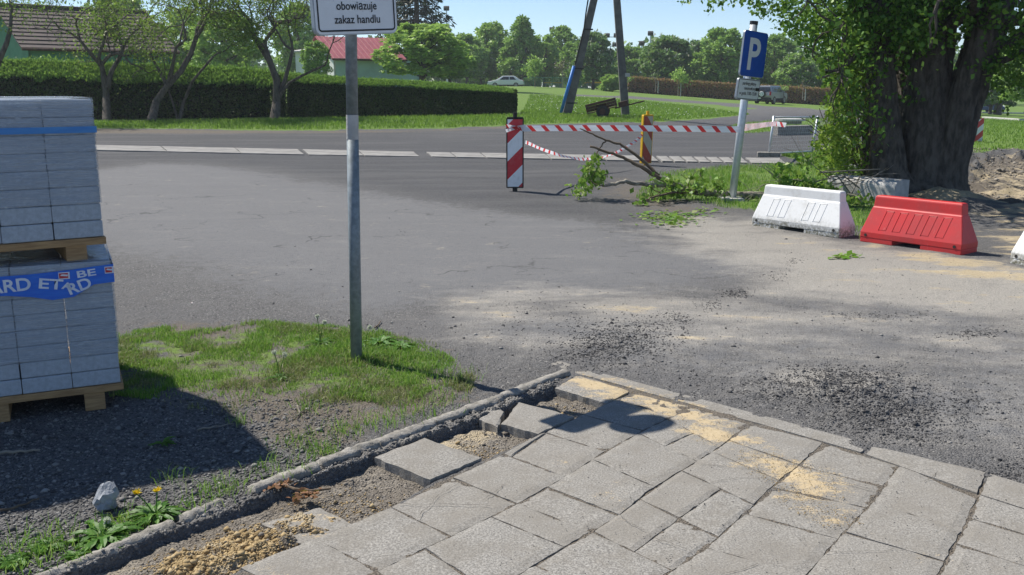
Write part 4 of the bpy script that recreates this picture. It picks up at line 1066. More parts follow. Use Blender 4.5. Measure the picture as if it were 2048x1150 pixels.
def crown_pts(rg, n, shape, lumps, rx, h, zb):
    """leaf points gathered in clumps inside a crown outline; shape gives the radius at height fraction"""
    C = []; rad = []
    while len(C) < lumps:
        f = rg.uniform(0.02, 0.98); a = rg.uniform(0, 2 * np.pi)
        q = shape(f) * (1.0 if rg.random() < 0.72 else rg.random()) * rg.uniform(0.66, 1.10)
        C.append((math.cos(a) * rx * q, math.sin(a) * rx * q, zb + f * h)); rad.append(rg.uniform(0.08, 0.21) * rx)
    C = np.array(C); rad = np.array(rad)
    i = rg.integers(0, lumps, n)
    d = rg.normal(size=(n, 3)); d /= np.linalg.norm(d, axis=1)[:, None]
    P = C[i] + d * (rad[i] * rg.uniform(0.55, 1.0, n))[:, None] * np.array([1, 1, 0.8])
    return P, d, C
SHAPES = {'round': lambda f: math.sqrt(max(0, 1 - (2 * f - 0.9) ** 2 / 1.25)), 'cone': lambda f: max(0.06, 1.05 * (1 - f) ** 0.75) * min(1, f * 6 + 0.3),
          'oval': lambda f: math.sin(math.pi * min(1, max(0, f * 0.93 + 0.06))) ** 0.6, 'broad': lambda f: max(0.05, (1 - f ** 2.2)) ** 0.55 * min(1, 0.55 + f * 2)}
PROTO = {}
def crown_tree_meshes(kind, var):
    """unit tree 10 m tall"""
    key = (kind, var)
    if key in PROTO: return PROTO[key]
    rg = np.random.default_rng(900 + hash(kind) % 7 * 0 + var * 13 + len(kind) * 101)
    shape, rx, zb, h, n, size, lumps = {'chestnut': ('broad', 3.6, 1.6, 8.4, 7000, 0.55, 95), 'linden': ('oval', 3.2, 1.7, 8.3, 7000, 0.42, 85), 'poplar': ('cone', 3.0, 1.2, 8.8, 6500, 0.40, 90),
                                        'maple': ('round', 3.5, 1.5, 8.5, 7000, 0.45, 90), 'bush': ('broad', 4.6, 0.0, 10.0, 6000, 0.75, 70)}[kind]
    lumps = int(lumps * 1.6); P, d, C = crown_pts(rg, int(n * 1.25), SHAPES[shape], lumps, rx, h, zb)
    V, F = leaves_np(P, size, rg, 0.7, up=0.25, droop=0.3, dirs=d, jitter=0.7)
    crown = np_mesh('crown_' + kind, V, F)
    S = []
    S.append((np.array([0, 0, -0.3]), np.array([0.05, 0, zb + 0.6]), 0.26, 0.2)); S.append((np.array([0.05, 0, zb + 0.6]), np.array([0, 0.1, zb + h * 0.55]), 0.2, 0.09))
    for c in C[::4]:
        z0 = min(c[2] * 0.75, zb + h * 0.5); S.append((np.array([0, 0, max(zb * 0.8, z0 - 0.9)]), c, 0.09, 0.03))
    V, F = segs_np(S, 6); trunk = np_mesh('trunk_' + kind, V, F, smooth=True)
    bl = None
    if kind == 'chestnut':
        m = 190; q = C[rg.integers(0, lumps, m)] + rg.normal(size=(m, 3)) * 0.35
        q = q * np.array([1.12, 1.12, 1.0]); q[:, 2] += 0.3
        L = []
        for t in range(3):
            L.append(leaves_np(q, 0.5, rg, 0.36, up=0.0, dirs=np.array([[0, 0, 1.0]]), jitter=0.15))
        V, F = joinVF(L); bl = np_mesh('blossoms', V, F)
    PROTO[key] = (trunk, crown, bl); return PROTO[key]
def far_tree(px, base_y, top_y, wid, Y, kind, label, leaf, var=0, name=None, cat='tree', group='trees beyond the field'):
    tr, cr, bl = crown_tree_meshes(kind, var)
    B = at(px, base_y, Y); T = at(px, top_y, Y)
    o = empty(name or kind + '_tree', (B.x, B.y, B.z), rnd.uniform(0, 6.28)); tag(o, label, cat, group)
    H = (T.z - B.z) / 10.0
    rx0 = {'chestnut': 3.6, 'linden': 3.2, 'poplar': 3.0, 'maple': 3.5, 'bush': 4.6}[kind] * 1.15
    wx = (wid / FPX * Y / 2) / rx0
    o.scale = (wx, wx, H)
    if kind != 'bush': link('trunk', tr, 'bark', o)
    c = link('crown', cr, None, o)
    if not cr.materials: cr.materials.append(M[leaf])
    c.material_slots[0].link = 'OBJECT'; c.material_slots[0].material = M[leaf]
    if bl is not None: link('blossoms', bl, 'blossom', o)
    return o
FT = [
 (846, 168, 50, 190, 70, 'maple', 'bushy light green tree beside the red metal roof', 'leaf_light', 0),
 (900, 168, 92, 110, 84, 'linden', 'smaller bushy tree just behind the clipped hedge middle', 'leaf_mid', 1),
 (934, 170, 70, 92, 126, 'linden', 'mid green tree between the spruce and the pale green tree', 'leaf_mid', 0),
 (980, 170, 46, 98, 135, 'linden', 'pale green broad tree above the blossoming chestnut and white car', 'leaf_light', 1),
 (962, 170, 92, 92, 134, 'chestnut', 'small chestnut in blossom behind the clipped hedge end', 'leaf_mid', 0),
 (1043, 170, 36, 110, 128, 'poplar', 'tall pointed dark green tree behind the white car', 'leaf_mid', 0),
 (1088, 172, 72, 74, 130, 'maple', 'yellow green tree just right of the pointed tree', 'leaf_light', 1),
 (1122, 172, 55, 84, 134, 'linden', 'slim tall tree left of the leaning utility pole legs', 'leaf_mid', 0),
 (1186, 176, 68, 100, 112, 'chestnut', 'dark round chestnut seen between the utility pole legs', 'leaf_dark', 0),
 (1150, 176, 85, 70, 124, 'maple', 'rounded tree partly behind the blue pipe pole leg', 'leaf_mid', 1),
 (1262, 178, 94, 92, 128, 'linden', 'soft green tree behind the straight utility pole leg', 'leaf_mid', 1),
 (1335, 180, 74, 122, 115, 'chestnut', 'big chestnut full of white candles behind the reddish hedge', 'leaf_dark', 1),
 (1392, 182, 84, 76, 122, 'chestnut', 'narrower chestnut right of the big blossoming one', 'leaf_dark', 0),
 (1442, 186, 60, 122, 112, 'maple', 'broad mid green tree left of the blue parking sign', 'leaf_mid', 0),
 (1545, 190, 72, 100, 114, 'linden', 'feathery tree behind the blue parking sign', 'leaf_mid', 0),
 (1590, 192, 108, 92, 106, 'chestnut', 'low chestnut above the silver off-road car', 'leaf_mid', 1),
 (1645, 195, 112, 100, 108, 'maple', 'dense low tree half hidden by the thick tree leaves', 'leaf_mid', 1),
 (1500, 190, 118, 80, 118, 'chestnut', 'dim chestnut directly behind the parking sign lower plate', 'leaf_dark', 1),
 (1710, 196, 90, 130, 116, 'linden', 'far tree hidden behind the thick trunk left side', 'leaf_dark', 1),
 (634, 168, 84, 64, 66, 'maple', 'low green tree before the left end of the red metal roof', 'leaf_mid', 1),
 (455, 165, 25, 150, 80, 'maple', 'full green tree behind the shaggy hedge right part', 'leaf_light', 1),
 (375, 165, 20, 120, 88, 'linden', 'full green tree next to the tiled roof end', 'leaf_mid', 0),
 (600, 165, 10, 120, 112, 'linden', 'tall green tree behind the low white building', 'leaf_mid', 1),
 (250, 165, -8, 150, 100, 'maple', 'dim green tree rising over the brown tiled roof', 'leaf_mid', 0),
 (2052, 222, 78, 130, 62, 'maple', 'leafy green tree cut by the right picture edge', 'leaf_light', 0),
 (1905, 222, 130, 140, 90, 'linden', 'green tree seen behind the thick trunk near the blue car', 'leaf_mid', 1),
 (1980, 226, 120, 120, 98, 'maple', 'dark tree behind the blue car', 'leaf_dark', 0),
]
for t in FT: far_tree(*t[:6], t[6], t[7], t[8])
far_tree(1222, 182, 150, 56, 104, 'bush', 'clipped round green bush beside the reddish hedge', 'leaf_light', 0, name='round_bush', cat='bush', group='bushes')
far_tree(1012, 172, 140, 42, 138, 'bush', 'pale flowering shrub above the white car', 'leaf_red', 1, name='flowering_shrub', cat='bush', group='bushes')

def sapling(px, by, ty, Y, wid, leaf, label, n=420, size=0.2, seed=1, stake=True):
    rg = np.random.default_rng(seed); B = at(px, by, Y); T = at(px, ty, Y); h = T.z - B.z; S = []; tips = []
    S.append((np.array(B), np.array(B + Vector((0, 0, h * 0.45))), 0.05, 0.04))
    for k in range(5): grow(rg, np.array(B + Vector((0, 0, h * (0.4 + 0.06 * k)))), (rg.normal() * 0.6, rg.normal() * 0.6, 1), h * 0.25, 0.025, 1, S, tips, nseg=3)
    o = tree_obj('sapling', label, S, tips, leaf, n, size, 'bark_pale', tuple(B), seed, spread=wid / FPX * Y * 0.13, group='young trees on the field', k=5)
    if stake:
        mb = MB(); mb.tube([(0.25, 0, -0.1), (0.25, 0, h * 0.52)], 0.045, 6); mb.build('stake', 'concrete_pale', o)
sapling(1070, 180, 122, 104, 42, 'leaf_light', 'young green tree behind the clipped hedge end', 900, 0.26, 31, False)
sapling(1125, 175, 118, 108, 44, 'leaf_red', 'bare looking reddish young tree left of the blue pipe', 260, 0.16, 32, False)
sapling(1356, 192, 138, 96, 30, 'leaf_light', 'young staked tree in front of the reddish hedge', 520, 0.22, 33)
sapling(1311, 184, 142, 100, 14, 'leaf_mid', 'thin staked sapling left of the other staked tree', 40, 0.15, 34)
sapling(1250, 186, 150, 100, 14, 'leaf_mid', 'slim dark sapling beside the straight pole leg', 160, 0.18, 35, False)
sapling(1567, 200, 168, 92, 14, 'leaf_light', 'tiny sapling beside the silver off-road car', 120, 0.14, 36, False)
sapling(1605, 199, 158, 94, 8, 'leaf_mid', 'bare pale stake right of the silver off-road car', 10, 0.1, 37)

def spruce():
    rg = np.random.default_rng(77); Y = 86; B = at(836, 168, Y); H = 17.5; S = [(np.array(B), np.array(B + Vector((0, 0, H))), 0.35, 0.03)]; P = []; D = []
    for k in range(150):
        f = rg.uniform(0.1, 0.98); a = rg.uniform(0, 6.283); L = 3.9 * (1 - f) ** 0.7 * rg.uniform(0.7, 1.15); z = B.z + f * H
        p0 = np.array([B.x, B.y, z]); d = np.array([math.cos(a), math.sin(a), -0.12])
        p1 = p0 + d * L * 0.75; p2 = p1 + np.array([math.cos(a), math.sin(a), 0.35]) * L * 0.3
        S += [(p0, p1, 0.06, 0.035), (p1, p2, 0.035, 0.012)]
        m = int(30 + 70 * L / 4); t = rg.uniform(0.15, 1, m)
        q = np.where(t[:, None] < 0.72, p0 + (p1 - p0) * (t / 0.72)[:, None], p1 + (p2 - p1) * ((t - 0.72) / 0.28)[:, None])
        P.append(q + rg.normal(size=(m, 3)) * np.array([0.14, 0.14, 0.10]) - np.array([0, 0, 0.12])); D.append(np.tile(d + np.array([0, 0, -0.35]), (m, 1)))
    o = empty('spruce_tree', tuple(B)); tag(o, 'tall dark spruce rising behind the white notice sign', 'tree', 'trees beyond the field')
    V, F = segs_np(S, 5); link('trunk', np_mesh('trunk', V - np.array(B), F, True), 'bark', o)
    V, F = leaves_np(np.concatenate(P), 0.55, rg, 0.22, up=0.3, droop=0.2, dirs=np.concatenate(D), jitter=0.5)
    link('crown', np_mesh('crown', V - np.array(B), F), 'leaf_spruce', o)
spruce()

def treeline():
    rg = np.random.default_rng(55); L = []
    for px in np.arange(-700, 2800, 22):
        Y = 165 + rg.uniform(-10, 15); B = at(px, 172, Y); hgt = rg.uniform(4.5, 8.5) if px < 1500 else rg.uniform(6, 10); r = rg.uniform(2.2, 4)
        n = 260; d = rg.normal(size=(n, 3)); d /= np.linalg.norm(d, axis=1)[:, None]
        P = np.array([B.x, B.y, B.z - 0.5 + hgt / 2]) + d * np.array([r, r, hgt / 2]) * rg.uniform(0.6, 1, (n, 1))
        L.append(leaves_np(P, 1.0, rg, 0.75, up=0.2))
    V, F = joinVF(L); o = link('treeline', np_mesh('treeline', V, F), 'leaf_dark'); tag(o, 'distant dim wood closing the view behind the trees', 'treeline', kind='stuff')
treeline()

# ---- the thick old tree on the right, three stems from one root
def thick_tree():
    rg = np.random.default_rng(42)
    B = gp(1845, 383); Y = B.y
    o = empty('old_tree', tuple(B)); tag(o, 'thick old multi-stemmed tree with dark furrowed bark and leafy shoots', 'tree')
    L0 = np.array(B)
    def limb(pts, rad, seed, k=84):
        """furrowed tapering stem along picture points (x, y, depth offset)"""
        P = [at(a, b, Y + c) for a, b, c in pts]
        PP = []; RR = []
        for i in range(len(P) - 1):
            for t in np.arange(0, 1, 1 / 26): PP.append(P[i].lerp(P[i + 1], t)); RR.append(rad[i] * (1 - t) + rad[i + 1] * t)
        PP.append(P[-1]); RR.append(rad[-1])
        C = np.array([tuple(p) for p in PP]); RR = np.array(RR)
        for _ in range(14): C[1:-1] = (C[:-2] + 2 * C[1:-1] + C[2:]) / 4; RR[1:-1] = (RR[:-2] + 2 * RR[1:-1] + RR[2:]) / 4
        T = np.gradient(C, axis=0); T /= np.linalg.norm(T, axis=1)[:, None]
        A_ = np.cross(T, np.array([0, 1, 0.1])); A_ /= np.linalg.norm(A_, axis=1)[:, None]; B_ = np.cross(T, A_)
        w = np.arange(k) * 2 * np.pi / k
        cw, sw = np.cos(w)[None], np.sin(w)[None]; z = C[:, 2:3]
        big = fbm(cw * 2.4 + 20 + seed, sw * 2.4 + z * 0.5 + 20, seed, 3) - 0.5
        u = w[None] / (2 * np.pi) * 22 + (fbm(cw * 2 + 9, sw * 2 + z * 2.2 + 9, seed + 1, 3) - 0.5) * 5      # furrows wander and fork
        rid = 1 - np.abs(2 * noise2(u + 0 * z, z * 1.3 + 0 * u, seed + 3) - 1)
        fine = fbm(u * 2.3, z * 9 + 0 * u, seed + 5, 3) - 0.5
        r = RR[:, None] * (1 + 0.30 * big) + 0.045 * (rid - 0.6) + 0.028 * fine
        V = C[:, None] + A_[:, None] * (cw * r)[..., None] + B_[:, None] * (sw * r)[..., None]
        n = len(C); i0 = np.arange(n - 1)[:, None] * k; j = np.arange(k)[None]; jn = (j + 1) % k
        F = np.stack([i0 + j, i0 + jn, i0 + k + jn, i0 + k + j], -1).reshape(-1, 4)
        link('stem', np_mesh('stem', V.reshape(-1, 3) - L0, F, True), 'bark_big', o)
        return P
    limb([(1782, 412, -0.15), (1770, 352, -0.1), (1763, 250, 0), (1758, 150, 0.1), (1756, 40, 0.2), (1745, -120, 0.3), (1735, -260, 0.4)], [0.62, 0.36, 0.27, 0.24, 0.23, 0.2, 0.16], 5)
    limb([(1848, 418, 0.0), (1848, 340, 0.05), (1852, 230, 0.1), (1862, 120, 0.2), (1880, 0, 0.3), (1890, -160, 0.4), (1900, -300, 0.5)], [0.72, 0.44, 0.36, 0.32, 0.29, 0.25, 0.18], 6)
    limb([(1872, 412, -0.05), (1888, 340, -0.1), (1916, 240, -0.15), (1948, 140, -0.2), (1988, 20, -0.3), (2040, -140, -0.4)], [0.52, 0.31, 0.27, 0.26, 0.25, 0.19], 7)
    limb([(1825, 405, 0.55), (1818, 300, 0.6), (1806, 200, 0.8), (1800, 90, 1.0), (1795, -60, 1.2)], [0.42, 0.3, 0.24, 0.22, 0.18], 8)
    # limbs and twigs
    S = []; tips = []
    starts = [((1752, 60, 0.2), (-1, -.1, .5), 2.1, .10), ((1748, -60, .3), (-1, .1, .3), 2.4, .12), ((1740, -200, .4), (-.7, -.3, .6), 2.4, .12), ((1760, 120, 0.1), (-.9, -.5, .25), 1.2, .06),
              ((1865, 60, 0.2), (.2, -1, .5), 1.8, .10), ((1885, -60, .3), (.3, -.8, .4), 2.0, .12), ((1895, -250, .4), (0, .3, 1), 2.6, .15), ((1990, 40, -.3), (.9, -.3, .5), 2.0, .12),
              ((2040, -100, -.4), (.8, .2, .6), 2.4, .14), ((1735, -260, .4), (-.3, .4, 1), 2.6, .14), ((1800, -60, 1.2), (-.3, 1, .5), 2.4, .13), ((1960, 140, -.2), (.8, -.6, .2), 1.4, .06), ((1975, 100, -.2), (1, .3, .3), 1.8, .08)]
    for (a, b, c), d, L, r in starts: grow(rg, at(a, b, Y + c), d, L, r, 3, S, tips, twist=0.25, nseg=4, spread=0.6, ratio=0.72, kids=(2, 3), up=0.02, side=0.3)
    def under(p):
        dz = p[2] - EYE; dd = p[1] * CP - dz * SP; x = 1024 + FPX * p[0] / dd; y = 575 - FPX * (p[1] * SP + dz * CP) / dd
        return y < np.interp(x, [1300, 1370, 1440, 1500, 1560, 1600, 1640, 1665, 1700], [-30, 5, 22, 25, 62, 95, 130, 240, 900])
    S = [q for q in S if under(q[1])]; tips = [q for q in tips if under(q[0])]
    V, F = segs_np(S, 6); link('branches', np_mesh('branches', V - L0, F, True), 'bark_big', o)
    out = []
    T = np.array([t[0] for t in tips]); i = rg.integers(0, len(T), 16000)
    P = T[i] + rg.normal(size=(16000, 3)) * np.array([0.28, 0.28, 0.24]); out.append(leaves_np(P, 0.08, rg, 0.72, up=0.25, droop=0.5))
    # hanging leafy sprays in the lower crown, set out where the picture shows leaf masses
    def spray(px, py_, dpx, dpy, n, dy0=-0.9, dy1=1.0, size=0.085):
        m = max(4, n // 14); x = rg.normal(px, dpx, m); y = rg.normal(py_, dpy, m); c = rg.uniform(dy0, dy1, m)
        C = np.array([at(a, b, Y + q) for a, b, q in zip(x, y, c)])
        D = rg.normal(size=(m, 3)) * np.array([1, 1, .6]) + np.array([-.25, -.25, -.35]); D /= np.linalg.norm(D, axis=1)[:, None]     # each twig hangs outwards and down
        i = rg.integers(0, m, n); t = rg.uniform(-.16, .16, n)
        return C[i] + D[i] * t[:, None] + rg.normal(size=(n, 3)) * .035, size
    for a in ((1590, 25, 22, 18, 260), (1640, 55, 28, 22, 480), (1690, 30, 38, 30, 900), (1700, 95, 26, 28, 520), (1650, 110, 16, 24, 130), (1740, 60, 34, 40, 700), (1800, 30, 50, 30, 900), (1880, 20, 60, 26, 900),
              (1960, 30, 46, 34, 900), (2030, 60, 34, 50, 800), (1800, 90, 20, 30, 260), (1760, 130, 16, 24, 160), (1850, 80, 40, 26, 260), (1985, 130, 26, 34, 320), (2035, 150, 26, 24, 260), (1830, 150, 12, 26, 120),
              (1700, -60, 60, 40, 1100), (1850, -70, 80, 40, 1300), (1990, -60, 70, 40, 1100), (1560, 8, 14, 8, 60), (1535, 20, 8, 8, 40), (1510, 10, 10, 8, 34), (1400, -6, 24, 8, 120), (1428, 8, 6, 5, 22), (1600, -40, 60, 25, 700), (1480, -40, 60, 22, 500)):
        a = (*a[:4], int(a[4] * 1.7)); P, s = spray(*a, size=0.066); out.append(leaves_np(P, s, rg, 0.75, up=0.25, droop=0.5))
    # the high crown, unseen above the frame, thickened to shade the stems
    n = 15000; d = rg.normal(size=(n, 3)); d /= np.linalg.norm(d, axis=1)[:, None]
    C = np.array([6.6, Y + 0.6, 8.6]); P = C + d * np.array([4.6, 3.4, 4.4]) * (rg.uniform(0.3, 1, (n, 1)) ** 0.5); out.append(leaves_np(P, 0.34, rg, 0.7, up=0.3, droop=0.3))
    V, F = joinVF(out)
    c4 = V.reshape(-1, 4, 3)[:, 0]; dz = c4[:, 2] - EYE; dd = c4[:, 1] * CP - dz * SP; qx = 1024 + FPX * c4[:, 0] / dd; qy = 575 - FPX * (c4[:, 1] * SP + dz * CP) / dd
    lim = np.interp(qx, [1300, 1370, 1440, 1500, 1560, 1600, 1640, 1665, 1700], [-30, 5, 22, 25, 62, 95, 130, 240, 900]) + 12 * np.sin(qx * .13) + 8 * np.sin(qx * .31)   # the browsed, open underside of the crown
    V = V.reshape(-1, 4, 3)[qy < lim].reshape(-1, 3); F = np.arange(len(V)).reshape(-1, 4)
    link('crown', np_mesh('crown', V - L0, F), 'leaf_big', o)
    # basal shoots on the sunny side, sunlight put into their brighter leaf colour
    out = []
    for a in ((1695, 150, 20, 30, 620, -.7, .6), (1690, 205, 18, 30, 760, -.7, .6), (1672, 262, 17, 22, 820, -.9, .5), (1678, 310, 19, 22, 900, -.9, .4), (1700, 350, 18, 16, 520, -.9, .3), (1725, 260, 14, 50, 600, -.4, .6), (1722, 180, 12, 40, 420, -.4, .6), (1652, 285, 9, 16, 160, -.7, .3)):
        P, s = spray(*a[:5], dy0=a[5], dy1=a[6], size=0.062); out.append(leaves_np(P, s, rg, 0.75, up=0.2, droop=0.35))
    V, F = joinVF(out); link('side_shoots', np_mesh('side_shoots', V - L0, F), 'leaf_shoot_sunlit', o)
    S = []; tp = []
    for k in range(14): p = at(rg.uniform(1690, 1740), rg.uniform(300, 390), Y + rg.uniform(-.4, .3)); grow(rg, p, (rg.uniform(-.6, 0), rg.uniform(-.5, .3), 1), rg.uniform(0.5, 1.1), 0.014, 1, S, tp, nseg=4, twist=.15)
    V, F = segs_np(S, 5); link('shoot_stems', np_mesh('shoot_stems', V - L0, F, True), 'twig', o)
thick_tree()

def lawn_tree():
    rg = np.random.default_rng(9); B = gp(1994, 229); S = []; tips = []
    S += [(np.array(B) - np.array([0, 0, .2]), np.array(B + Vector((0.1, 0, 1.2))), .42, .34), (np.array(B + Vector((0.1, 0, 1.2))), np.array(B + Vector((0.35, 0, 3.2))), .34, .28)]
    for k in range(4): grow(rg, np.array(B + Vector((.35, 0, 3.0))), (rg.normal() * .7, rg.normal() * .7, 1), 2.4, .16, 2, S, tips, nseg=4)
    tree_obj('lawn_tree', 'dark trunked tree standing beside the blue car', S, tips, 'leaf_mid', 5000, .32, 'bark', tuple(B), 9, spread=.7)
lawn_tree()

# ================================================================== PALLETS OF PAVING BLOCKS
def block_mesh(lx, ly, lz):
    b = 0.004; mb = MB(); x, y, z = lx / 2, ly / 2, lz / 2
    V = []
    for s, zz in ((b, -z), (0, -z + b), (0, z - b), (b, z)):
        V += [(-x + s, -y + s, zz), (x - s, -y + s, zz), (x - s, y - s, zz), (-x + s, y - s, zz)]
    F = [(3, 2, 1, 0), (12, 13, 14, 15)]
    for l in range(3):
        for j in range(4): F.append((l * 4 + j, l * 4 + (j + 1) % 4, l * 4 + 4 + (j + 1) % 4, l * 4 + 4 + j))
    mb.add(V, F); return mb.mesh('block')
def film_sheet(name, parent, x0, x1, y0, y1, z0, z1, slope=0.0, mat='film', seed=1):
    """film pulled round front, right side and over the top"""
    n = 60; m = 26; V = []; F = []
    path = [(x0, y0), (x1, y0), (x1, y1)]
    L1 = x1 - x0; L2 = y1 - y0
    for j in range(m + 1):
        for i in range(n + 1):
            t = i / n * (L1 + L2)
            x, y, nx, ny = (x0 + t, y0, 0, -1) if t <= L1 else (x1, y0 + t - L1, 1, 0)
            f = j / m; zb = z0 + slope * (x1 - x) + 0.01 * (float(noise2(np.array(t * 6.0), np.array(1.0), seed)) - 0.5)
            z = zb + (z1 - zb) * f
            w = 0.006 * (float(noise2(np.array(t * 5.0), np.array(z * 40.0), seed)) - 0.3)
            e = min(1, abs(t - L1) * 20)
            V.append((x + nx * w * e, y + ny * w * e, z))
    for j in range(m):
        for i in range(n): F.append((j * (n + 1) + i, j * (n + 1) + i + 1, (j + 1) * (n + 1) + i + 1, (j + 1) * (n + 1) + i))
    b = len(V); V += [(x0, y0, z1 + 0.004), (x1, y0, z1 + 0.004), (x1, y1, z1 + 0.004), (x0, y1, z1 + 0.004)]; F.append((b, b + 1, b + 2, b + 3))
    mb = MB(); mb.add(V, F); return mb.build(name, mat, parent, smooth=True)
def pallet(loc, rz, z0, label, lx=0.225, lz=0.081, rows=8, cols=5, deep=4, feet=0.09, seed=1):
    rg = random.Random(seed)
    o = empty('block_pallet', loc, rz); tag(o, label, 'pallet', 'stacked pallets of paving blocks')
    me = block_mesh(lx - 0.005, lx - 0.005, lz - 0.003); me.materials.append(M['block'])
    for r in range(rows):
        for c in range(cols):
            for d in range(deep):
                if d == 0 or c == 0 or r == rows - 1:
                    b = link('block', me, None, o)
                    b.location = (-(c + 0.5) * lx + rg.uniform(-.002, .002), (d + 0.5) * lx + rg.uniform(-.002, .003), z0 + (r + 0.5) * lz)
                    b.rotation_euler = (0, 0, rg.uniform(-.006, .006))
    W = cols * lx; D = deep * lx
    for k in range(6):
        mb = MB(); mb.box((-W / 2 + 0.003, (k + 0.5) * D / 6 - 0.008, z0 - 0.0195), (W + 0.012, D / 6 - 0.02, 0.036)); mb.build('deck_board', 'wood', o, bevel=0.003)
    for x in (-0.13, -W / 2, -W + 0.12):
        mb = MB(); mb.box((x, D / 2, z0 - 0.032 - 0.011 + 0.011 - (feet - 0.03) / 2 - 0.0), (0.095, D - 0.02, feet - 0.034)); mb.build('bearer', 'wood', o, bevel=0.003)
    return o, W, D
LZ = 0.079
lo_c = at(243, 765, 4.63)
PL, PW, PD = pallet((lo_c.x, lo_c.y, 0), R(25.5), 0.13, 'lower wrapped pallet of grey paving blocks with printed blue film', lz=LZ, feet=0.13, seed=1)
film_sheet('stretch_film', PL, -PW, 0.006, -0.006, PD + 0.006, 0.13 + 2 * LZ, 0.13 + 8 * LZ + 0.004, seed=3)
up_c = at(208, 470, 4.66)
zu = 0.13 + 8 * LZ + 0.115
PU, UW, UD = pallet((up_c.x, up_c.y, 0), math.atan2(0.27, 0.42), zu, 'upper wrapped pallet of grey paving blocks with plain blue strip', lz=0.0835, feet=0.112, seed=2)
film_sheet('stretch_film', PU, -UW, 0.006, -0.006, UD + 0.006, zu + 2 * 0.0835, zu + 8 * 0.0835 + 0.004, seed=8)
def band(parent, x0, x1, pts_top, pts_bot, mat, name, y=-0.012, wrap=0.0):
    """printed strip lying on the front of the film: outline given by top and bottom heights along x"""
    n = len(pts_top); V = []; F = []
    for i in range(n):
        x = x0 + (x1 - x0) * i / (n - 1); V += [(x, y, pts_bot[i]), (x, y, pts_top[i])]
    for i in range(n - 1): F.append((2 * i, 2 * i + 2, 2 * i + 3, 2 * i + 1))
    if wrap: k = len(V); V += [(x1, wrap, pts_bot[-1]), (x1, wrap, pts_top[-1])]; F.append((k - 2, k, k + 1, k - 1))
    mb = MB(); mb.add(V, F); o = mb.build(name, mat, parent); s = o.modifiers.new('thick', 'SOLIDIFY'); s.thickness = 0.0012; return o
zt_ = zu + 8 * 0.0835
band(PU, -UW, 0.008, [zt_ - 0.128] * 6, [zt_ - 0.158] * 6, 'film_blue_strip', 'blue_strip', y=-0.011, wrap=0.5)
LT = 0.13 + 8 * LZ
bnd = band(PL, -PW, 0.009, [LT - 0.038] * 9 + [LT - 0.034, LT - 0.030, LT - 0.022, LT - 0.016], [LT - 0.141, LT - 0.136, LT - 0.131, LT - 0.126, LT - 0.124, LT - 0.124, LT - 0.126, LT - 0.134, LT - 0.148, LT - 0.172, LT - 0.164, LT - 0.111, LT - 0.106], 'film_blue', 'printed_band', y=-0.0125, wrap=0.5)
def print_text(s, x, z, hgt, wid, rot, parent, mat='print_white', y=-0.0145, bold=0.004, rx=math.pi / 2, sh=0.0):
    me = text_mesh(s, 1.0, 'lettering', bold=0.022)
    X = np.array([v.co for v in me.vertices]); mn = X.min(0); mx = X.max(0)
    sx = wid / (mx[0] - mn[0]); sz = hgt / (mx[1] - mn[1]); c = (mn + mx) / 2
    for v in me.vertices: v.co = ((v.co.x - c[0]) * sx + sh * (v.co.y - c[1]) * sz, (v.co.y - c[1]) * sz, 0)
    o = link('lettering', me, mat, parent); o.location = (x, y, z); o.rotation_euler = (rx, -rot, 0)
    return o
print_text('ARD', -0.455, LT - 0.085, 0.062, 0.185, R(2), PL)
print_text('ET', -0.275, LT - 0.092, 0.05, 0.105, R(-9), PL)
print_text('A', -0.205, LT - 0.108, 0.035, 0.05, R(-14), PL)
print_text('RD', -0.152, LT - 0.112, 0.055, 0.108, R(17), PL)
print_text('BE', -0.115, LT - 0.052, 0.034, 0.085, R(5), PL)
for x, z, s in ((-0.215, LT - 0.056, 0.05), (-0.012, LT - 0.044, 0.04)):
    mb = MB(); mb.box((x, -0.0138, z), (s, 0.001, 0.034)); f = mb.build('logo_frame', 'print_white', bnd)
    mb = MB(); mb.box((x - 0.002, -0.0147, z), (s - 0.010, 0.001, 0.025)); mb.build('logo_field', 'print_red', bnd)
    mb = MB(); mb.prism([(x - s * .35, z + .001), (x + s * .3, z - .004), (x + s * .35, z + .004), (x - s * .2, z + .008)], 'y', -0.0158, -0.0153); mb.build('logo_mark', 'print_white', bnd)
for o in list(PL.children):
    if o.name.startswith('lettering'): o.parent = bnd

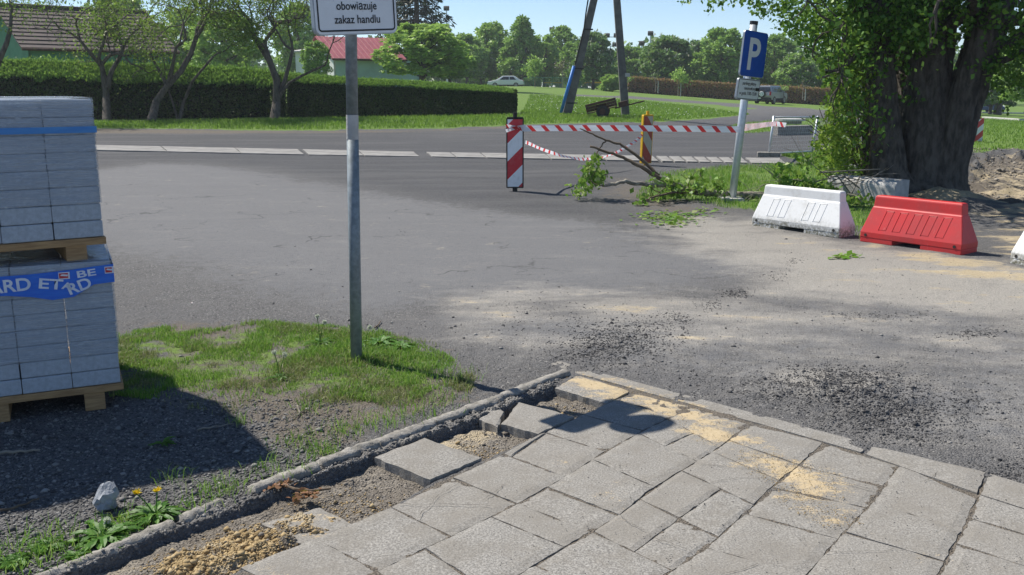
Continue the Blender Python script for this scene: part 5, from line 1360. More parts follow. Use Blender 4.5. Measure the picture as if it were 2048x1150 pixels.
# ================================================================== SIGNS
def plate(parent, px4, Ys, th, mat, name, corner=0.03, border=None, bw=0.008, bin_=0.012, rim=None):
    """flat plate through 4 picture corners TL,TR,BR,BL on given depths; returns (object, width, height)"""
    P = [at(a, b, y) for (a, b), y in zip(px4, Ys)]
    ex = ((P[1] - P[0]) + (P[2] - P[3])).normalized(); up0 = ((P[0] - P[3]) + (P[1] - P[2]))
    ez = (up0 - ex * up0.dot(ex)).normalized(); ey = ez.cross(ex)
    c = sum(P, Vector()) / 4; w = ((P[1] - P[0]).length + (P[2] - P[3]).length) / 2; h = ((P[0] - P[3]).length + (P[1] - P[2]).length) / 2
    mtx = Matrix(((ex.x, ey.x, ez.x), (ex.y, ey.y, ez.y), (ex.z, ey.z, ez.z))).to_4x4(); mtx.translation = c - Vector(parent.location)
    def rr(w, h, r):
        q = []
        for sx, sy, a0 in ((1, 1, 0), (-1, 1, 90), (-1, -1, 180), (1, -1, 270)):
            for k in range(5): a = R(a0 + k * 22.5); q.append((sx * (w / 2 - r) + math.cos(a) * r, sy * (h / 2 - r) + math.sin(a) * r))
        return q
    mb = MB(); mb.prism(rr(w, h, corner), 'y', 0, th); o = mb.build(name, mat, parent); o.matrix_local = mtx
    if rim:
        mb = MB(); mb.prism(rr(w + 0.012, h + 0.012, corner + 0.006), 'y', th * 0.25, th * 1.6); r = mb.build('rim', rim, o)
    if border:
        mb = MB(); A = rr(w - 2 * bin_, h - 2 * bin_, max(0.005, corner - bin_)); B_ = rr(w - 2 * bin_ - 2 * bw, h - 2 * bin_ - 2 * bw, max(0.004, corner - bin_ - bw)); n = len(A)
        V = [(p[0], -0.002, p[1]) for p in A] + [(p[0], -0.002, p[1]) for p in B_]
        mb.add(V, [(i, (i + 1) % n, n + (i + 1) % n, n + i) for i in range(n)]); mb.build('border_line', border, o)
    return o, w, h

def notice_sign():
    B = gp(712, 722); Y = B.y
    o = empty('notice_sign', tuple(B)); tag(o, 'white rectangular notice sign on a grey steel pole in the grass', 'sign')
    top = at(702, 66, Y + 0.02); d = (top - B); T = B + d * 1.33
    L = lambda v: v - B
    mb = MB(); mb.tube([L(B) + Vector((0, 0, -0.2)), L(B + d * 0.75)], 0.0345, 20); mb.build('pole', 'galv', o, smooth=True)
    mb = MB(); mb.tube([L(B + d * 0.7505), L(T)], 0.0335, 20); mb.build('upper_pole', 'galv', o, smooth=True)
    mb = MB(); mb.tube([L(B + d * 0.69), L(B + d * 0.763)], 0.0352, 20, cap=False); mb.build('sticker', 'concrete_pale', o, smooth=True)
    dy = 0.19
    p, w, h = plate(o, [(627, -26), (794, -28), (790, 66), (632, 68)], [Y - 0.05 - dy, Y - 0.05 + dy, Y - 0.05 + dy, Y - 0.05 - dy], 0.02, 'sign_white', 'plate', 0.035, border='black', bw=0.009, bin_=0.013, rim='sign_grey')
    for s, wd, bl, hh in (('obowiązuje', 78 / 158, 48, 0.060), ('zakaz handlu', 89 / 158, 21, 0.050)):
        me = text_mesh(s, 1.0, 'lettering', bold=0.012); X = np.array([v.co for v in me.vertices]); mn = X.min(0); mx = X.max(0)
        sx = wd * w / (mx[0] - mn[0]); k = 0.062
        for v in me.vertices: v.co = ((v.co.x - (mn[0] + mx[0]) / 2) * sx, 0, v.co.y * k)
        t = link('lettering', me, 'black', p); t.location = (0.0, -0.0026, -h / 2 + bl / 94 * h)
    # round sign higher up on the same pole
    c = L(B + d * 1.235); ex = Vector((math.cos(R(40)), math.sin(R(40)), 0)); n = 28; mb = MB(); V = []; nrm = Vector((ex.y, -ex.x, 0))
    for s in (0.045, 0.06):
        for k in range(n): a = 2 * math.pi * k / n; V.append(c + ex * math.cos(a) * 0.165 + Vector((0, 0, math.sin(a) * 0.165)) + nrm * s)
    mb.add(V, [tuple(range(n)), tuple(range(2 * n - 1, n - 1, -1))] + [(i, n + i, n + (i + 1) % n, (i + 1) % n) for i in range(n)]); mb.build('round_plate', 'sign_grey', o)
notice_sign()

def parking_sign():
    B = gp(1462, 400); Y = B.y
    o = empty('parking_sign', tuple(B)); tag(o, 'leaning pole with blue parking sign and small text plate', 'sign')
    T = at(1508, 44, Y); d = T - B
    mb = MB(); mb.tube([Vector((0, 0, -0.2)) - d * 0.02, d], 0.054, 18); mb.build('pole', 'galv_light', o, smooth=True)
    mb = MB(); mb.tube([d * 0.985, d * 1.005], 0.057, 18); mb.build('cap', 'black', o)
    mb = MB(); mb.box((0, 0, 0.01), (0.34, 0.3, 0.06)); mb.build('footing', 'concrete_pale', o, bevel=0.02)
    dy = 0.23; f = Y - 0.12
    p, w, h = plate(o, [(1492, 60), (1537, 68), (1526, 156), (1480, 150)], [f - dy, f + dy, f + dy, f - dy], 0.02, 'sign_blue', 'blue_plate', 0.04, rim='sign_grey')
    me = text_mesh('P', 1.0, 'lettering', bold=0.022); X = np.array([v.co for v in me.vertices]); mn = X.min(0); mx = X.max(0)
    for v in me.vertices: v.co = ((v.co.x - (mn[0] + mx[0]) / 2) * 0.50 * w / (mx[0] - mn[0]), 0, (v.co.y - (mn[1] + mx[1]) / 2) * 0.72 * h / (mx[1] - mn[1]))
    t = link('lettering', me, 'sign_white', p); t.location = (-0.01, -0.003, 0)
    p, w, h = plate(o, [(1479, 156.5), (1522, 161), (1515, 201), (1472, 197)], [f - dy, f + dy, f + dy, f - dy], 0.02, 'sign_white', 'text_plate', 0.03, border='black', bw=0.008, bin_=0.004, rim='sign_grey')
    for s, wd, z in (('parking płatny', 0.62, 0.22), ('niestrzeżony', 0.52, -0.02), ('w godz. 7.00-12.00', 0.80, -0.27)):
        me = text_mesh(s, 1.0, 'lettering', bold=0.012); X = np.array([v.co for v in me.vertices]); mn = X.min(0); mx = X.max(0)
        for v in me.vertices: v.co = ((v.co.x - (mn[0] + mx[0]) / 2) * wd * w / (mx[0] - mn[0]), 0, v.co.y * 0.062)
        t = link('lettering', me, 'black', p); t.location = (0.03 if s[0] == 'n' else -0.005, -0.003, z * h)
    mb = MB(); mb.box((w * 0.40, -0.0015, 0.01), (w * 0.17, 0.001, 0.045)); mb.build('illegible_word', 'black', p)  # plain dark bar, added in place of an illegible word
parking_sign()

# ================================================================== STRIPED POSTS AND TAPE
def striped_post(px4, Ys, frame, stripe, label, stub=True, base_px=None, fm=0.02):
    B = gp(*base_px); o = empty('striped_post', tuple(B)); tag(o, label, 'post', 'striped construction posts')
    p, w, h = plate(o, px4, Ys, 0.06, frame, 'housing', 0.015)
    for s in (-1, 1):
        mb = MB(); mb.box((0, -0.003 if s < 0 else 0.063, 0), (w - 2 * fm, 0.004, h - 2 * fm)); q = mb.build('striped_panel', stripe, p)
    mb = MB(); mb.tube([(0, 0.03, h / 2 - 0.02), (0, 0.03, h / 2 + 0.085)], 0.035, 10); mb.build('lug', frame, p, smooth=False)
    mb = MB(); mb.box((0, 0.03, h / 2 + 0.004), (w * 0.9, 0.07, 0.02)); mb.build('collar', frame, p)
    mb = MB(); mb.tube([(0, 0.03, -h / 2 - 0.12), (0, 0.03, -h / 2 + 0.02)], 0.04, 10); mb.build('foot', frame, p)
    return o
yb = gp(1030, 384).y
striped_post([(1014, 236), (1049, 236), (1046, 376), (1011, 376)], [yb] * 4, 'black_rubber', 'stripe_a', 'red and white striped post with black frame at the tape end', base_px=(1030, 384))
yy_ = gp(1293, 331).y
striped_post([(1287, 231), (1309, 230), (1301, 327), (1283, 327)], [yy_ - .07, yy_ + .07, yy_ + .07, yy_ - .07], 'yellow', 'stripe_b', 'yellow framed striped post behind the fallen branch', base_px=(1292, 331))
yr_ = gp(1957, 284).y
striped_post([(1952, 238), (1969, 237), (1964, 283), (1947, 283)], [yr_ - .05, yr_ + .05, yr_ + .05, yr_ - .05], 'red_plastic', 'stripe_c', 'red and white striped post behind the thick tree trunk', base_px=(1956, 285), fm=0.006)

def ribbon(name, pts, height, label, twist=0.0, parent=None, tg=True):
    """pts: world points along the centre line; a strip of tape with its own length coordinate"""
    P = []
    for i in range(len(pts) - 1):
        for s in range(10): P.append(pts[i].lerp(pts[i + 1], s / 10))
    P.append(pts[-1])
    for _ in range(3): P = [P[0]] + [(P[i - 1] + P[i] * 2 + P[i + 1]) / 4 for i in range(1, len(P) - 1)] + [P[-1]]
    V = []; F = []; U = []; s = 0
    for i, p in enumerate(P):
        if i: s += (p - P[i - 1]).length
        t = (P[min(i + 1, len(P) - 1)] - P[max(0, i - 1)]).normalized(); sd_ = t.cross(Vector((0, 0, 1))).normalized()
        a = twist * math.sin(s * 2.1) ; n = (Vector((0, 0, 1)) * math.cos(a) + sd_ * math.sin(a)); n = (n - t * n.dot(t)).normalized()
        for k in (-1, 0, 1):
            V.append(p + n * height / 2 * k + sd_ * (0.006 * math.sin(s * 5 + k))); U.append((s, (k + 1) / 2 * height))
    for i in range(len(P) - 1):
        for k in (0, 1): F.append((i * 3 + k, (i + 1) * 3 + k, (i + 1) * 3 + k + 1, i * 3 + k + 1))
    c = pts[0]; me = bpy.data.meshes.new(name); me.from_pydata([tuple(v - c) for v in V], [], F)
    uv = me.uv_layers.new(name='UVMap'); 
    for l in me.loops: uv.data[l.index].uv = U[l.vertex_index]
    me.materials.append(M['tape']); o = bpy.data.objects.new(name, me); COL.objects.link(o)
    o.location = c
    if parent is not None: o.parent = parent; o.location = c - Vector(parent.location)
    elif tg: tag(o, label, 'tape', 'red and white barrier tapes')
    return o
yp = gp(1462, 400).y
ribbon('barrier_tape', [at(1046, 257, yb - .05), at(1150, 256, yb * .75 + yp * .25), at(1260, 256.5, yb * .5 + yp * .5), at(1380, 257.5, yb * .25 + yp * .75), at(1482, 259, yp - .06)], 0.088, 'taut barrier tape between the black framed post and the parking sign', 0.06)
wr = ribbon('barrier_tape', [at(1012, 262, yb - .05), at(1030, 256, yb - .055), at(1049, 252, yb - .05), at(1050, 253, yb + .08), at(1012, 252, yb + .08), at(1011, 251, yb - .05), at(1032, 255, yb - .06), at(1050, 260, yb - .05)], 0.05, 'crumpled barrier tape wound round the black framed post', 0.3)
yf = gp(1541, 312).y
ribbon('barrier_tape', [at(1484, 256, yp - .06), at(1505, 253, yp * .6 + yf * .4), at(1530, 249.5, yp * .2 + yf * .8), at(1552, 247, yf), at(1562, 249, yf + .1), at(1572, 250, yf + .15)], 0.11, 'barrier tape running on from the parking sign to the mesh panel', 0.2)
ribbon('barrier_tape', [at(1049, 283, yb), at(1080, 297, yb * .85 + yy_ * .15), at(1120, 311, yb * .7 + yy_ * .3), at(1160, 318.5, yb * .5 + yy_ * .5), at(1200, 317, yb * .35 + yy_ * .65), at(1240, 302, yb * .2 + yy_ * .8), at(1270, 283, yb * .1 + yy_ * .9), at(1287, 268, yy_)], 0.05, 'twisted slack barrier tape sagging between the two striped posts', 0.75)

# ================================================================== PLASTIC BARRIERS
def barrier(bl, br, mat, panels, label, length=None):
    A, B = gp(*bl), gp(*br); t = (B - A); L = length or t.length; t.normalize(); rz = math.atan2(t.y, t.x)
    o = empty('plastic_barrier', tuple(A), rz); tag(o, label, 'barrier', 'plastic water barriers')
    D = 0.31; H = 0.49
    # body: plinth, sloped sides, upright top rail; ends drawn in towards the top
    sec = [(0.0, 0.045, 0.0), (0.0, 0.105, 0.0), (0.085, 0.365, 0.07), (0.095, 0.375, 0.075), (0.10, H - 0.015, 0.085), (0.11, H, 0.095)]   # inset y, z, inset x
    V = []; F = []
    for iy, z, ix in sec:
        V += [(ix, iy, z), (L - ix, iy, z), (L - ix, D - iy, z), (ix, D - iy, z)]
    n = len(sec)
    for k in range(n - 1):
        for j in range(4): F.append((k * 4 + j, k * 4 + (j + 1) % 4, k * 4 + 4 + (j + 1) % 4, k * 4 + 4 + j))
    F += [(3, 2, 1, 0), tuple((n - 1) * 4 + j for j in range(4))]
    mb = MB(); mb.add(V, F); mb.build('body', mat, o, bevel=0.012)
    for x0, x1 in ((0.0, L * 0.34), (L * 0.61, L)):
        mb = MB(); mb.box(((x0 + x1) / 2, D / 2, 0.022), (x1 - x0 - 0.004, D - 0.006, 0.052)); mb.build('skid', mat, o, bevel=0.008)
    dy = 0.085; dz = 0.26; sl = math.atan2(dy, dz)
    for f in panels:                                         # raised frames moulded into the sloped face
        w = 0.085; lean = -0.03
        for a, b, c, e in ((0, 0.06, 0.012, 0.9), (1, 0.06, 0.012, 0.9), (2, 0.9, w, 0.012)):
            z0, z1 = 0.14, 0.34
            pt = lambda q, z, off=0.0: Vector((q + (z - z0) * 0.22, (z - 0.105) / 0.26 * 0.085 - off, z))
            x = f * L
            seg = [(x, z0, x, z1), (x + w, z0, x + w, z1), (x, z1, x + w, z1)][a]
            if a == 1: continue
            p0, p1 = pt(seg[0], seg[1]), pt(seg[2], seg[3])
            if a == 2: p1 = pt(x + w, z1)
            mb = MB(); mb.tube([p0, p1], 0.0055, 6); mb.build('moulded_ridge', mat, o)
        quad = [pt(f * L + 0.008, 0.142), pt(f * L + w, 0.142), pt(f * L + w, 0.334), pt(f * L + 0.008, 0.334)]
        nrm = Vector((0, -math.cos(sl), math.sin(sl))); mb = MB(); Q = [q + nrm * 0.003 for q in quad]
        mb.add(Q + [q - nrm * 0.01 for q in quad], [(0, 1, 2, 3), (0, 4, 5, 1), (1, 5, 6, 2), (2, 6, 7, 3), (3, 7, 4, 0)]); mb.build('moulded_panel', mat, o, bevel=0.002)
    for x in (0.065, L - 0.075):
        mb = MB(); mb.tube([(x, -0.004, 0.075), (x, 0.01, 0.075)], 0.016, 12); mb.build('drain_plug', 'black_rubber', o)
    return o
barrier((1503, 452), (1678, 476), 'barrier_white', (0.17, 0.30, 0.57, 0.70), 'dirty white plastic barrier beside the parking sign')
barrier((1719, 482), (1922, 511), 'red_plastic', (0.18, 0.32, 0.46, 0.60, 0.74), 'red plastic barrier between two white ones')
barrier((2019, 526), (2240, 572), 'barrier_white', (0.2, 0.35, 0.6), 'white plastic barrier cut off by the right picture edge')

# ================================================================== CONCRETE PIECES, FENCE PANEL
def kerb_block():
    A = gp(1652, 396); B = gp(1788, 410); t = (B - A); L = t.length; rz = math.atan2(t.y, t.x)
    o = empty('concrete_block', tuple(A), rz); tag(o, 'long grey concrete block with rounded edge lying under twigs', 'block')
    r = 0.10; H = 0.33; D = 0.36
    prof = [(0, 0), (D, 0), (D, H)] + [(r - math.sin(R(k * 15)) * r, H - r + math.cos(R(k * 15)) * r) for k in range(0, 7)]
    mb = MB(); mb.prism(prof[::-1], 'x', 0, L); ob = mb.build('body', 'concrete_pale', o, bevel=0.008); ob.rotation_euler = (0, 0, 0)
kerb_block()
def far_slab():
    A = gp(1556, 271); B = gp(1626, 269); t = (B - A); o = empty('concrete_beam', tuple(A), math.atan2(t.y, t.x)); tag(o, 'grey concrete beam on the gravel behind the mesh panel', 'block')
    L = t.length; mb = MB(); mb.add([(0, 0, -.05), (L, 0, -.05), (L, .4, -.05), (0, .4, -.05), (0.02, 0.03, .31), (L, 0.03, .31), (L, .37, .31), (0.02, .37, .31)], [(3, 2, 1, 0), (4, 5, 6, 7), (0, 1, 5, 4), (1, 2, 6, 5), (2, 3, 7, 6), (3, 0, 4, 7)]); mb.build('beam', 'concrete', o, bevel=.015)
    C = gp(1577, 250); o = empty('well_cover', tuple(C)); tag(o, 'pale round concrete well cover lying beyond the mesh panel', 'cover')
    mb = MB(); mb.tube([(0, 0, .05), (0, 0, .19)], .55, 24); mb.build('ring', 'concrete', o); mb = MB(); mb.tube([(0.05, 0, .19), (.05, 0, .27)], .66, 24); mb.build('lid', 'concrete_pale', o)
    C = gp(1560, 283) ; 
far_slab()
def mesh_panel():
    Y0 = gp(1537, 313).y; Y1 = gp(1624, 309).y
    bl, tl, br, tr_ = at(1537, 312, Y0), at(1548, 232, Y0), at(1623, 307, Y1), at(1636, 232, Y1)
    o = empty('mesh_panel', tuple(bl)); tag(o, 'low wire mesh fence panel standing in a concrete foot', 'fence')
    L = lambda p: p - bl
    for a, b in ((bl, tl), (br, tr_)): mb = MB(); mb.tube([L(a), L(b)], 0.027, 10); mb.build('post', 'galv_light', o, smooth=True)
    for f in (0.97, 0.06): mb = MB(); mb.tube([L(bl.lerp(tl, f)), L(br.lerp(tr_, f))], 0.020, 10); mb.build('rail', 'galv_light', o, smooth=True)
    mb = MB()
    for k in range(1, 22): q = k / 22; mb.tube([L(bl.lerp(br, q).lerp(tl.lerp(tr_, q), .06)), L(bl.lerp(br, q).lerp(tl.lerp(tr_, q), .97))], 0.0018, 3, False)
    for k in range(1, 9): q = .06 + .91 * k / 9; mb.tube([L(bl.lerp(tl, q)), L(br.lerp(tr_, q))], 0.0018, 3, False)
    mb.build('wire_mesh', 'galv_light', o)['kind'] = 'stuff'
    mb = MB(); mb.box((0, 0, 0.03), (0.52, 0.24, 0.13)); ob = mb.build('foot', 'concrete', o, bevel=.012); ob.rotation_euler = (0, 0, R(-12)); ob.location = (-.01, -.04, .0)
mesh_panel()

# ================================================================== UTILITY POLE, TRAILER, LAMPS
def a_pole():
    A = gp(1131, 229); B = gp(1264, 237); Y = (A.y + B.y) / 2
    o = empty('utility_pole', tuple(A)); tag(o, 'two-legged concrete utility pole standing astride the field edge', 'pole')
    def leg(p0, px1, py1, w0, w1, name='leg'):
        p1 = at(px1, py1, p0.y); mb = MB(); V = []
        for p, w in ((p0 - Vector((0, 0, .3)), w0), (p1, w1)):
            V += [p - A + Vector((sx * w, sy * w * .7, 0)) for sx, sy in ((-1, -1), (1, -1), (1, 1), (-1, 1))]
        mb.add(V, [(3, 2, 1, 0), (4, 5, 6, 7)] + [(j, (j + 1) % 4, 4 + (j + 1) % 4, 4 + j) for j in range(4)]); return mb.build(name, 'pole_concrete', o, bevel=.03)
    k = A.y / FPX
    leg(A, 1221, -142, 9 * k, 6 * k); leg(Vector((B.x, A.y, B.z)), 1223, -142, 8 * k, 6 * k)
    p0 = at(1122, 226, A.y - .22); p1 = at(1148, 132, A.y - .22); mb = MB(); mb.tube([p0 - A, p1 - A], 0.075, 10); mb.build('blue_conduit', 'blue_pipe', o, smooth=True)
    mb = MB(); mb.tube([at(1150, 130, A.y - .2) - A, at(1168, 58, A.y - .2) - A, at(1172, 25, A.y - .3) - A, at(1181, -30, A.y - .3) - A], 0.035, 6); mb.build('cable', 'black_rubber', o)
    for px, py, w in ((1168, 58, .3), (1149, 136, .3), (1136, 205, .32)):
        mb = MB(); c = at(px + 8, py + 1, A.y) - A; mb.box(c, (w * 1.45, w * 1.2, .05)); mb.build('strap', 'black_rubber', o)
    mb = MB(); c = at(1255, 150, A.y - .3) - A; mb.box(c, (.22, .02, .16)); mb.build('number_plate', 'concrete_pale', o)
    for f in (0.25, 0.5): 
        l = at(1131 + (1221 - 1131) * (1 - f) , 229 - (229 + 142) * (1 - f), A.y); r = at(1264 + (1223 - 1264) * (1 - f), 237 - (237 + 142) * (1 - f), A.y)
    l = at(1209, -90, A.y); r = at(1228, -90, A.y); mb = MB(); mb.tube([l - A, r - A], .1, 8); mb.build('cross_tie', 'pole_concrete', o)
a_pole()
def trailer():
    B = gp(1206, 235); o = empty('cart_trailer', tuple(B), R(-8)); tag(o, 'small rusty two-wheeled trailer tipped on the grass between pole legs', 'trailer')
    k = B.y / FPX; piv = Vector((0, 0, 0.27)); tilt = Matrix.Rotation(R(-14), 4, 'Y')
    def tb(name, c, d, mat='rust', bv=.01):
        mb = MB(); mb.box(c, d); ob = mb.build(name, mat, o, bevel=bv); ob.matrix_local = Matrix.Translation(piv) @ tilt; return ob
    L = 58 * k; W = .95; h = 16 * k; x0 = -30 * k
    tb('floor', (x0 + L / 2, 0, .06), (L, W, .04))
    for s in (-1, 1): 
        for q in range(3): tb('side_board', (x0 + L / 2, s * W / 2, .10 + h * (q + .5) / 3), (L, .03, h / 3 - .012))
    tb('tail_board', (x0, 0, .09 + h / 2), (.03, W - .04, h)); tb('head_board', (x0 + L, 0, .09 + h / 2), (.03, W - .04, h))
    tb('tool_box', (x0 + L + .30, 0, .10), (.42, .7, .22)); tb('drawbar', (x0 + L + .55, 0, .0), (1.3, .07, .06)); tb('axle', (0, 0, -.0), (.06, W + .2, .06))
    for s in (-1, 1):
        f = MB(); f.add([(-.34, s * .50, .10), (-.22, s * .50, .32), (.22, s * .50, .32), (.34, s * .50, .10), (-.34, s * .72, .10), (-.22, s * .72, .32), (.22, s * .72, .32), (.34, s * .72, .10)], [(0, 1, 5, 4), (1, 2, 6, 5), (2, 3, 7, 6)]); ob = f.build('mudguard', 'rust', o); ob.matrix_local = Matrix.Translation(piv) @ tilt; ob.modifiers.new('t', 'SOLIDIFY').thickness = .015
        w = MB(); w.tube([(0, s * .52, 0), (0, s * .54, 0), (0, s * .66, 0), (0, s * .68, 0)], [.24, .27, .27, .24], 20); wo = w.build('wheel', 'black_rubber', o); wo.location = piv
        r = MB(); r.tube([(0, s * .50, 0), (0, s * .69, 0)], .13, 14); r.build('rim', 'rust', wo)
trailer()
def lamp(px, ty, Y, heads, label, name='floodlight_mast', off=0.0):
    B = at(px, 176, Y); B.z = float(zt(B.x, B.y)); T = at(px, ty, Y); h = T.z - B.z
    o = empty(name, tuple(B)); tag(o, label, 'lamp', 'sports ground floodlights')
    mb = MB(); mb.tube([(0, 0, -.3), (0, 0, h)], [.16, .09], 8); mb.build('mast', 'galv_light', o)
    n = heads
    mb = MB(); mb.tube([(-.75 * (n - 1) - .2, 0, h), (.75 * (n - 1) + .2, 0, h)], .06, 6); mb.build('crossbar', 'galv', o)
    for i in range(n):
        mb = MB(); mb.box((0, 0, 0), (.85, .5, .6)); q = mb.build('lamp_head', 'black_rubber', o, bevel=.05); q.location = ((i - (n - 1) / 2) * 1.5, 0, h + .25); q.rotation_euler = (R(30), 0, 0)
lamp(1212, 74, 158, 3, 'floodlight mast with three heads above the round chestnut'); lamp(1219, 92, 168, 2, 'lower floodlight mast with two heads beside the three-headed one')
lamp(1281, 90, 150, 1, 'shorter single lamp mast right of the straight pole leg'); lamp(1298, 70, 154, 1, 'taller single lamp mast above the blossoming chestnut')
lamp(895, 20, 150, 1, 'thin mast beside the dark spruce'); lamp(1573, 102, 150, 1, 'lamp mast above the silver off-road car'); lamp(1103, 62, 160, 1, 'mast peeping over the slim tall tree')

# ================================================================== CARS
def wheel(parent, x, y, r, w, s):
    mb = MB(); mb.tube([(0, -w / 2, 0), (0, -w / 2 + .02, 0), (0, w / 2 - .02, 0), (0, w / 2, 0)], [r - .03, r, r, r - .03], 22); o = mb.build('wheel', 'black_rubber', parent, smooth=False); o.location = (x, y, r)
    mb = MB(); mb.tube([(0, s * (w / 2 - .02), 0), (0, s * (w / 2 + .012), 0)], [r * .68, r * .62], 18); mb.build('rim', 'car_silver', o)
    for k in range(5):
        a = 2 * math.pi * k / 5; mb = MB(); mb.box((math.cos(a) * r * .36, s * (w / 2 + .014), math.sin(a) * r * .36), (r * .16, .01, r * .16)); mb.build('rim_opening', 'black_rubber', o)
def car(name, loc, rz, prof, cabin, W, mat, label, wheels, r, cladding=None, spare=False, dark_low=False):
    """side outlines in metres: x forward, z up; cabin is the glazed upper part"""
    o = empty(name, loc, rz); tag(o, label, 'car', 'parked cars')
    mb = MB(); mb.prism(prof, 'y', -W / 2, W / 2); mb.build('body', mat, o, bevel=.07)
    n = len(cabin); ins = .16; zmin = min(p[1] for p in cabin); zmax = max(p[1] for p in cabin)
    V = []
    for s in (-1, 1):
        for x, z in cabin: V.append((x, s * (W / 2 - .03 - ins * (z - zmin) / (zmax - zmin)), z))
    mb = MB(); mb.add(V, [tuple(range(n - 1, -1, -1)), tuple(range(n, 2 * n))] + [(i, (i + 1) % n, n + (i + 1) % n, n + i) for i in range(n)]); mb.build('cabin', mat, o, bevel=.05)
    xs = [p[0] for p in cabin]
    def side_glass(x0, x1, x2, x3, z0, z1):
        for s in (-1, 1):
            f = lambda z: s * (W / 2 - .03 - ins * (z - zmin) / (zmax - zmin) + .012)
            mb = MB(); P = [(x0, f(z0), z0), (x1, f(z0), z0), (x2, f(z1), z1), (x3, f(z1), z1)]; mb.add(P + [(a, b - s * .03, c) for a, b, c in P], [(0, 1, 2, 3), (7, 6, 5, 4), (0, 4, 5, 1), (1, 5, 6, 2), (2, 6, 7, 3), (3, 7, 4, 0)]); mb.build('side_window', 'glass_dark', o)
    for wl in cabin_glass[name]: side_glass(*wl)
    b0, b1 = rear_glass[name]
    for q0, q1, nm in ((b0, b1, 'rear_window'), (front_glass[name][0], front_glass[name][1], 'windscreen')):
        d = -.014 if nm == 'rear_window' else .014
        y0 = W / 2 - .14; y1 = W / 2 - .03 - ins - .06; mb = MB(); P = [(q0[0] + d, -y0, q0[1]), (q0[0] + d, y0, q0[1]), (q1[0] + d, y1, q1[1]), (q1[0] + d, -y1, q1[1])]
        mb.add(P + [(a - d * 2, b, c) for a, b, c in P], [(0, 1, 2, 3), (7, 6, 5, 4), (0, 4, 5, 1), (1, 5, 6, 2), (2, 6, 7, 3), (3, 7, 4, 0)]); mb.build(nm, 'glass_dark', o)
    for x in wheels:
        for s in (-1, 1): wheel(o, x, s * (W / 2 - .09), r, .22, s)
    xr = min(p[0] for p in prof); xf = max(p[0] for p in prof)
    for s in (-1, 1):
        mb = MB(); mb.box((xr - .005, s * (W / 2 - .13), .98 if spare else .85), (.05, .16, .34 if spare else .18)); mb.build('tail_lamp', 'red_light', o, bevel=.01)
        mb = MB(); mb.box((xf - .02, s * (W / 2 - .2), .72), (.06, .3, .16)); mb.build('headlight', 'sign_white', o, bevel=.02)
        mb = MB(); mb.box((cabin_glass[name][-1][1] - .05, s * (W / 2 + .1), zmin + .08), (.14, .2, .15)); mb.build('mirror', mat, o, bevel=.03)
    for x, nm in ((xr - .03, 'rear_bumper'), (xf + .01, 'front_bumper')):
        mb = MB(); mb.box((x, 0, .48), (.16, W - .04, .26)); mb.build(nm, cladding or mat, o, bevel=.04)
    mb = MB(); mb.box((xr - .03 - .085, .35 if spare else 0, .56), (.01, .5, .11)); mb.build('number_plate', 'sign_white', o)
    if cladding:
        for s in (-1, 1): mb = MB(); mb.box((0, s * (W / 2), .42), (abs(wheels[0] - wheels[1]) - 2 * r - .1, .05, .24)); mb.build('sill_cladding', cladding, o, bevel=.02)
    if spare:
        mb = MB(); mb.tube([(xr - .04, 0, .95), (xr - .06, 0, .95), (xr - .22, 0, .95), (xr - .24, 0, .95)], [.3, .34, .34, .3], 22); sp_ = mb.build('spare_wheel', 'black_rubber', o)
        mb = MB(); mb.tube([(xr - .23, 0, .95), (xr - .262, 0, .95)], [.24, .21], 18); rm = mb.build('rim', 'sign_white', sp_)
        for k in range(5): a = 2 * math.pi * k / 5; mb = MB(); mb.box((xr - .264, math.cos(a) * .13, .95 + math.sin(a) * .13), (.01, .055, .055)); mb.build('rim_opening', 'black_rubber', sp_)
    return o
cabin_glass = {'off_road_car': [(-1.75, -1.05, -1.05, -1.65, 1.13, 1.55), (-.98, -.15, -.15, -.95, 1.13, 1.55), (-.05, .72, .35, -.05, 1.13, 1.55)],
               'white_car': [(-1.35, -.5, -.5, -.95, .95, 1.32), (-.42, .75, .25, -.42, .95, 1.32)], 'blue_car': [(-1.35, -.5, -.5, -.95, .95, 1.32), (-.42, .75, .25, -.42, .95, 1.32)]}
rear_glass = {'off_road_car': ((-2.0, 1.16), (-1.9, 1.56)), 'white_car': ((-1.78, .98), (-1.12, 1.36)), 'blue_car': ((-1.78, .98), (-1.12, 1.36))}
front_glass = {'off_road_car': ((.93, 1.14), (.52, 1.56)), 'white_car': ((1.10, .98), (.36, 1.36)), 'blue_car': ((1.10, .98), (.36, 1.36))}
S_prof = [(-2.0, .38), (2.05, .38), (2.12, .55), (2.1, .85), (1.98, 1.0), (.95, 1.1), (-2.02, 1.1), (-2.06, .8)]
S_cab = [(-2.01, 1.08), (1.0, 1.08), (.5, 1.68), (-1.86, 1.70)]
C_prof = [(-2.15, .32), (2.1, .32), (2.2, .5), (2.15, .72), (1.2, .93), (-1.7, .95), (-2.2, .88), (-2.22, .55)]
C_cab = [(-1.85, .92), (1.2, .92), (.35, 1.42), (-1.05, 1.43)]
sv = at(1540, 213.5, 92)
car('off_road_car', (sv.x, sv.y, float(zt(sv.x, sv.y))), R(90 - 36), S_prof, S_cab, 1.78, 'car_silver', 'silver off-road car with spare wheel parked on the grass', (-1.3, 1.28), .36, 'black_rubber', True)
wv = at(1012, 175, 122)
car('white_car', (wv.x, wv.y, wv.z), R(176), C_prof, C_cab, 1.74, 'car_white', 'white saloon car half hidden behind the clipped hedge end', (-1.3, 1.32), .31)
bv_ = gp(1972, 226)
car('blue_car', (bv_.x - .6, bv_.y, bv_.z), R(4), C_prof, C_cab, 1.74, 'car_blue', 'dark blue car parked behind the thick tree trunk', (-1.3, 1.32), .31)

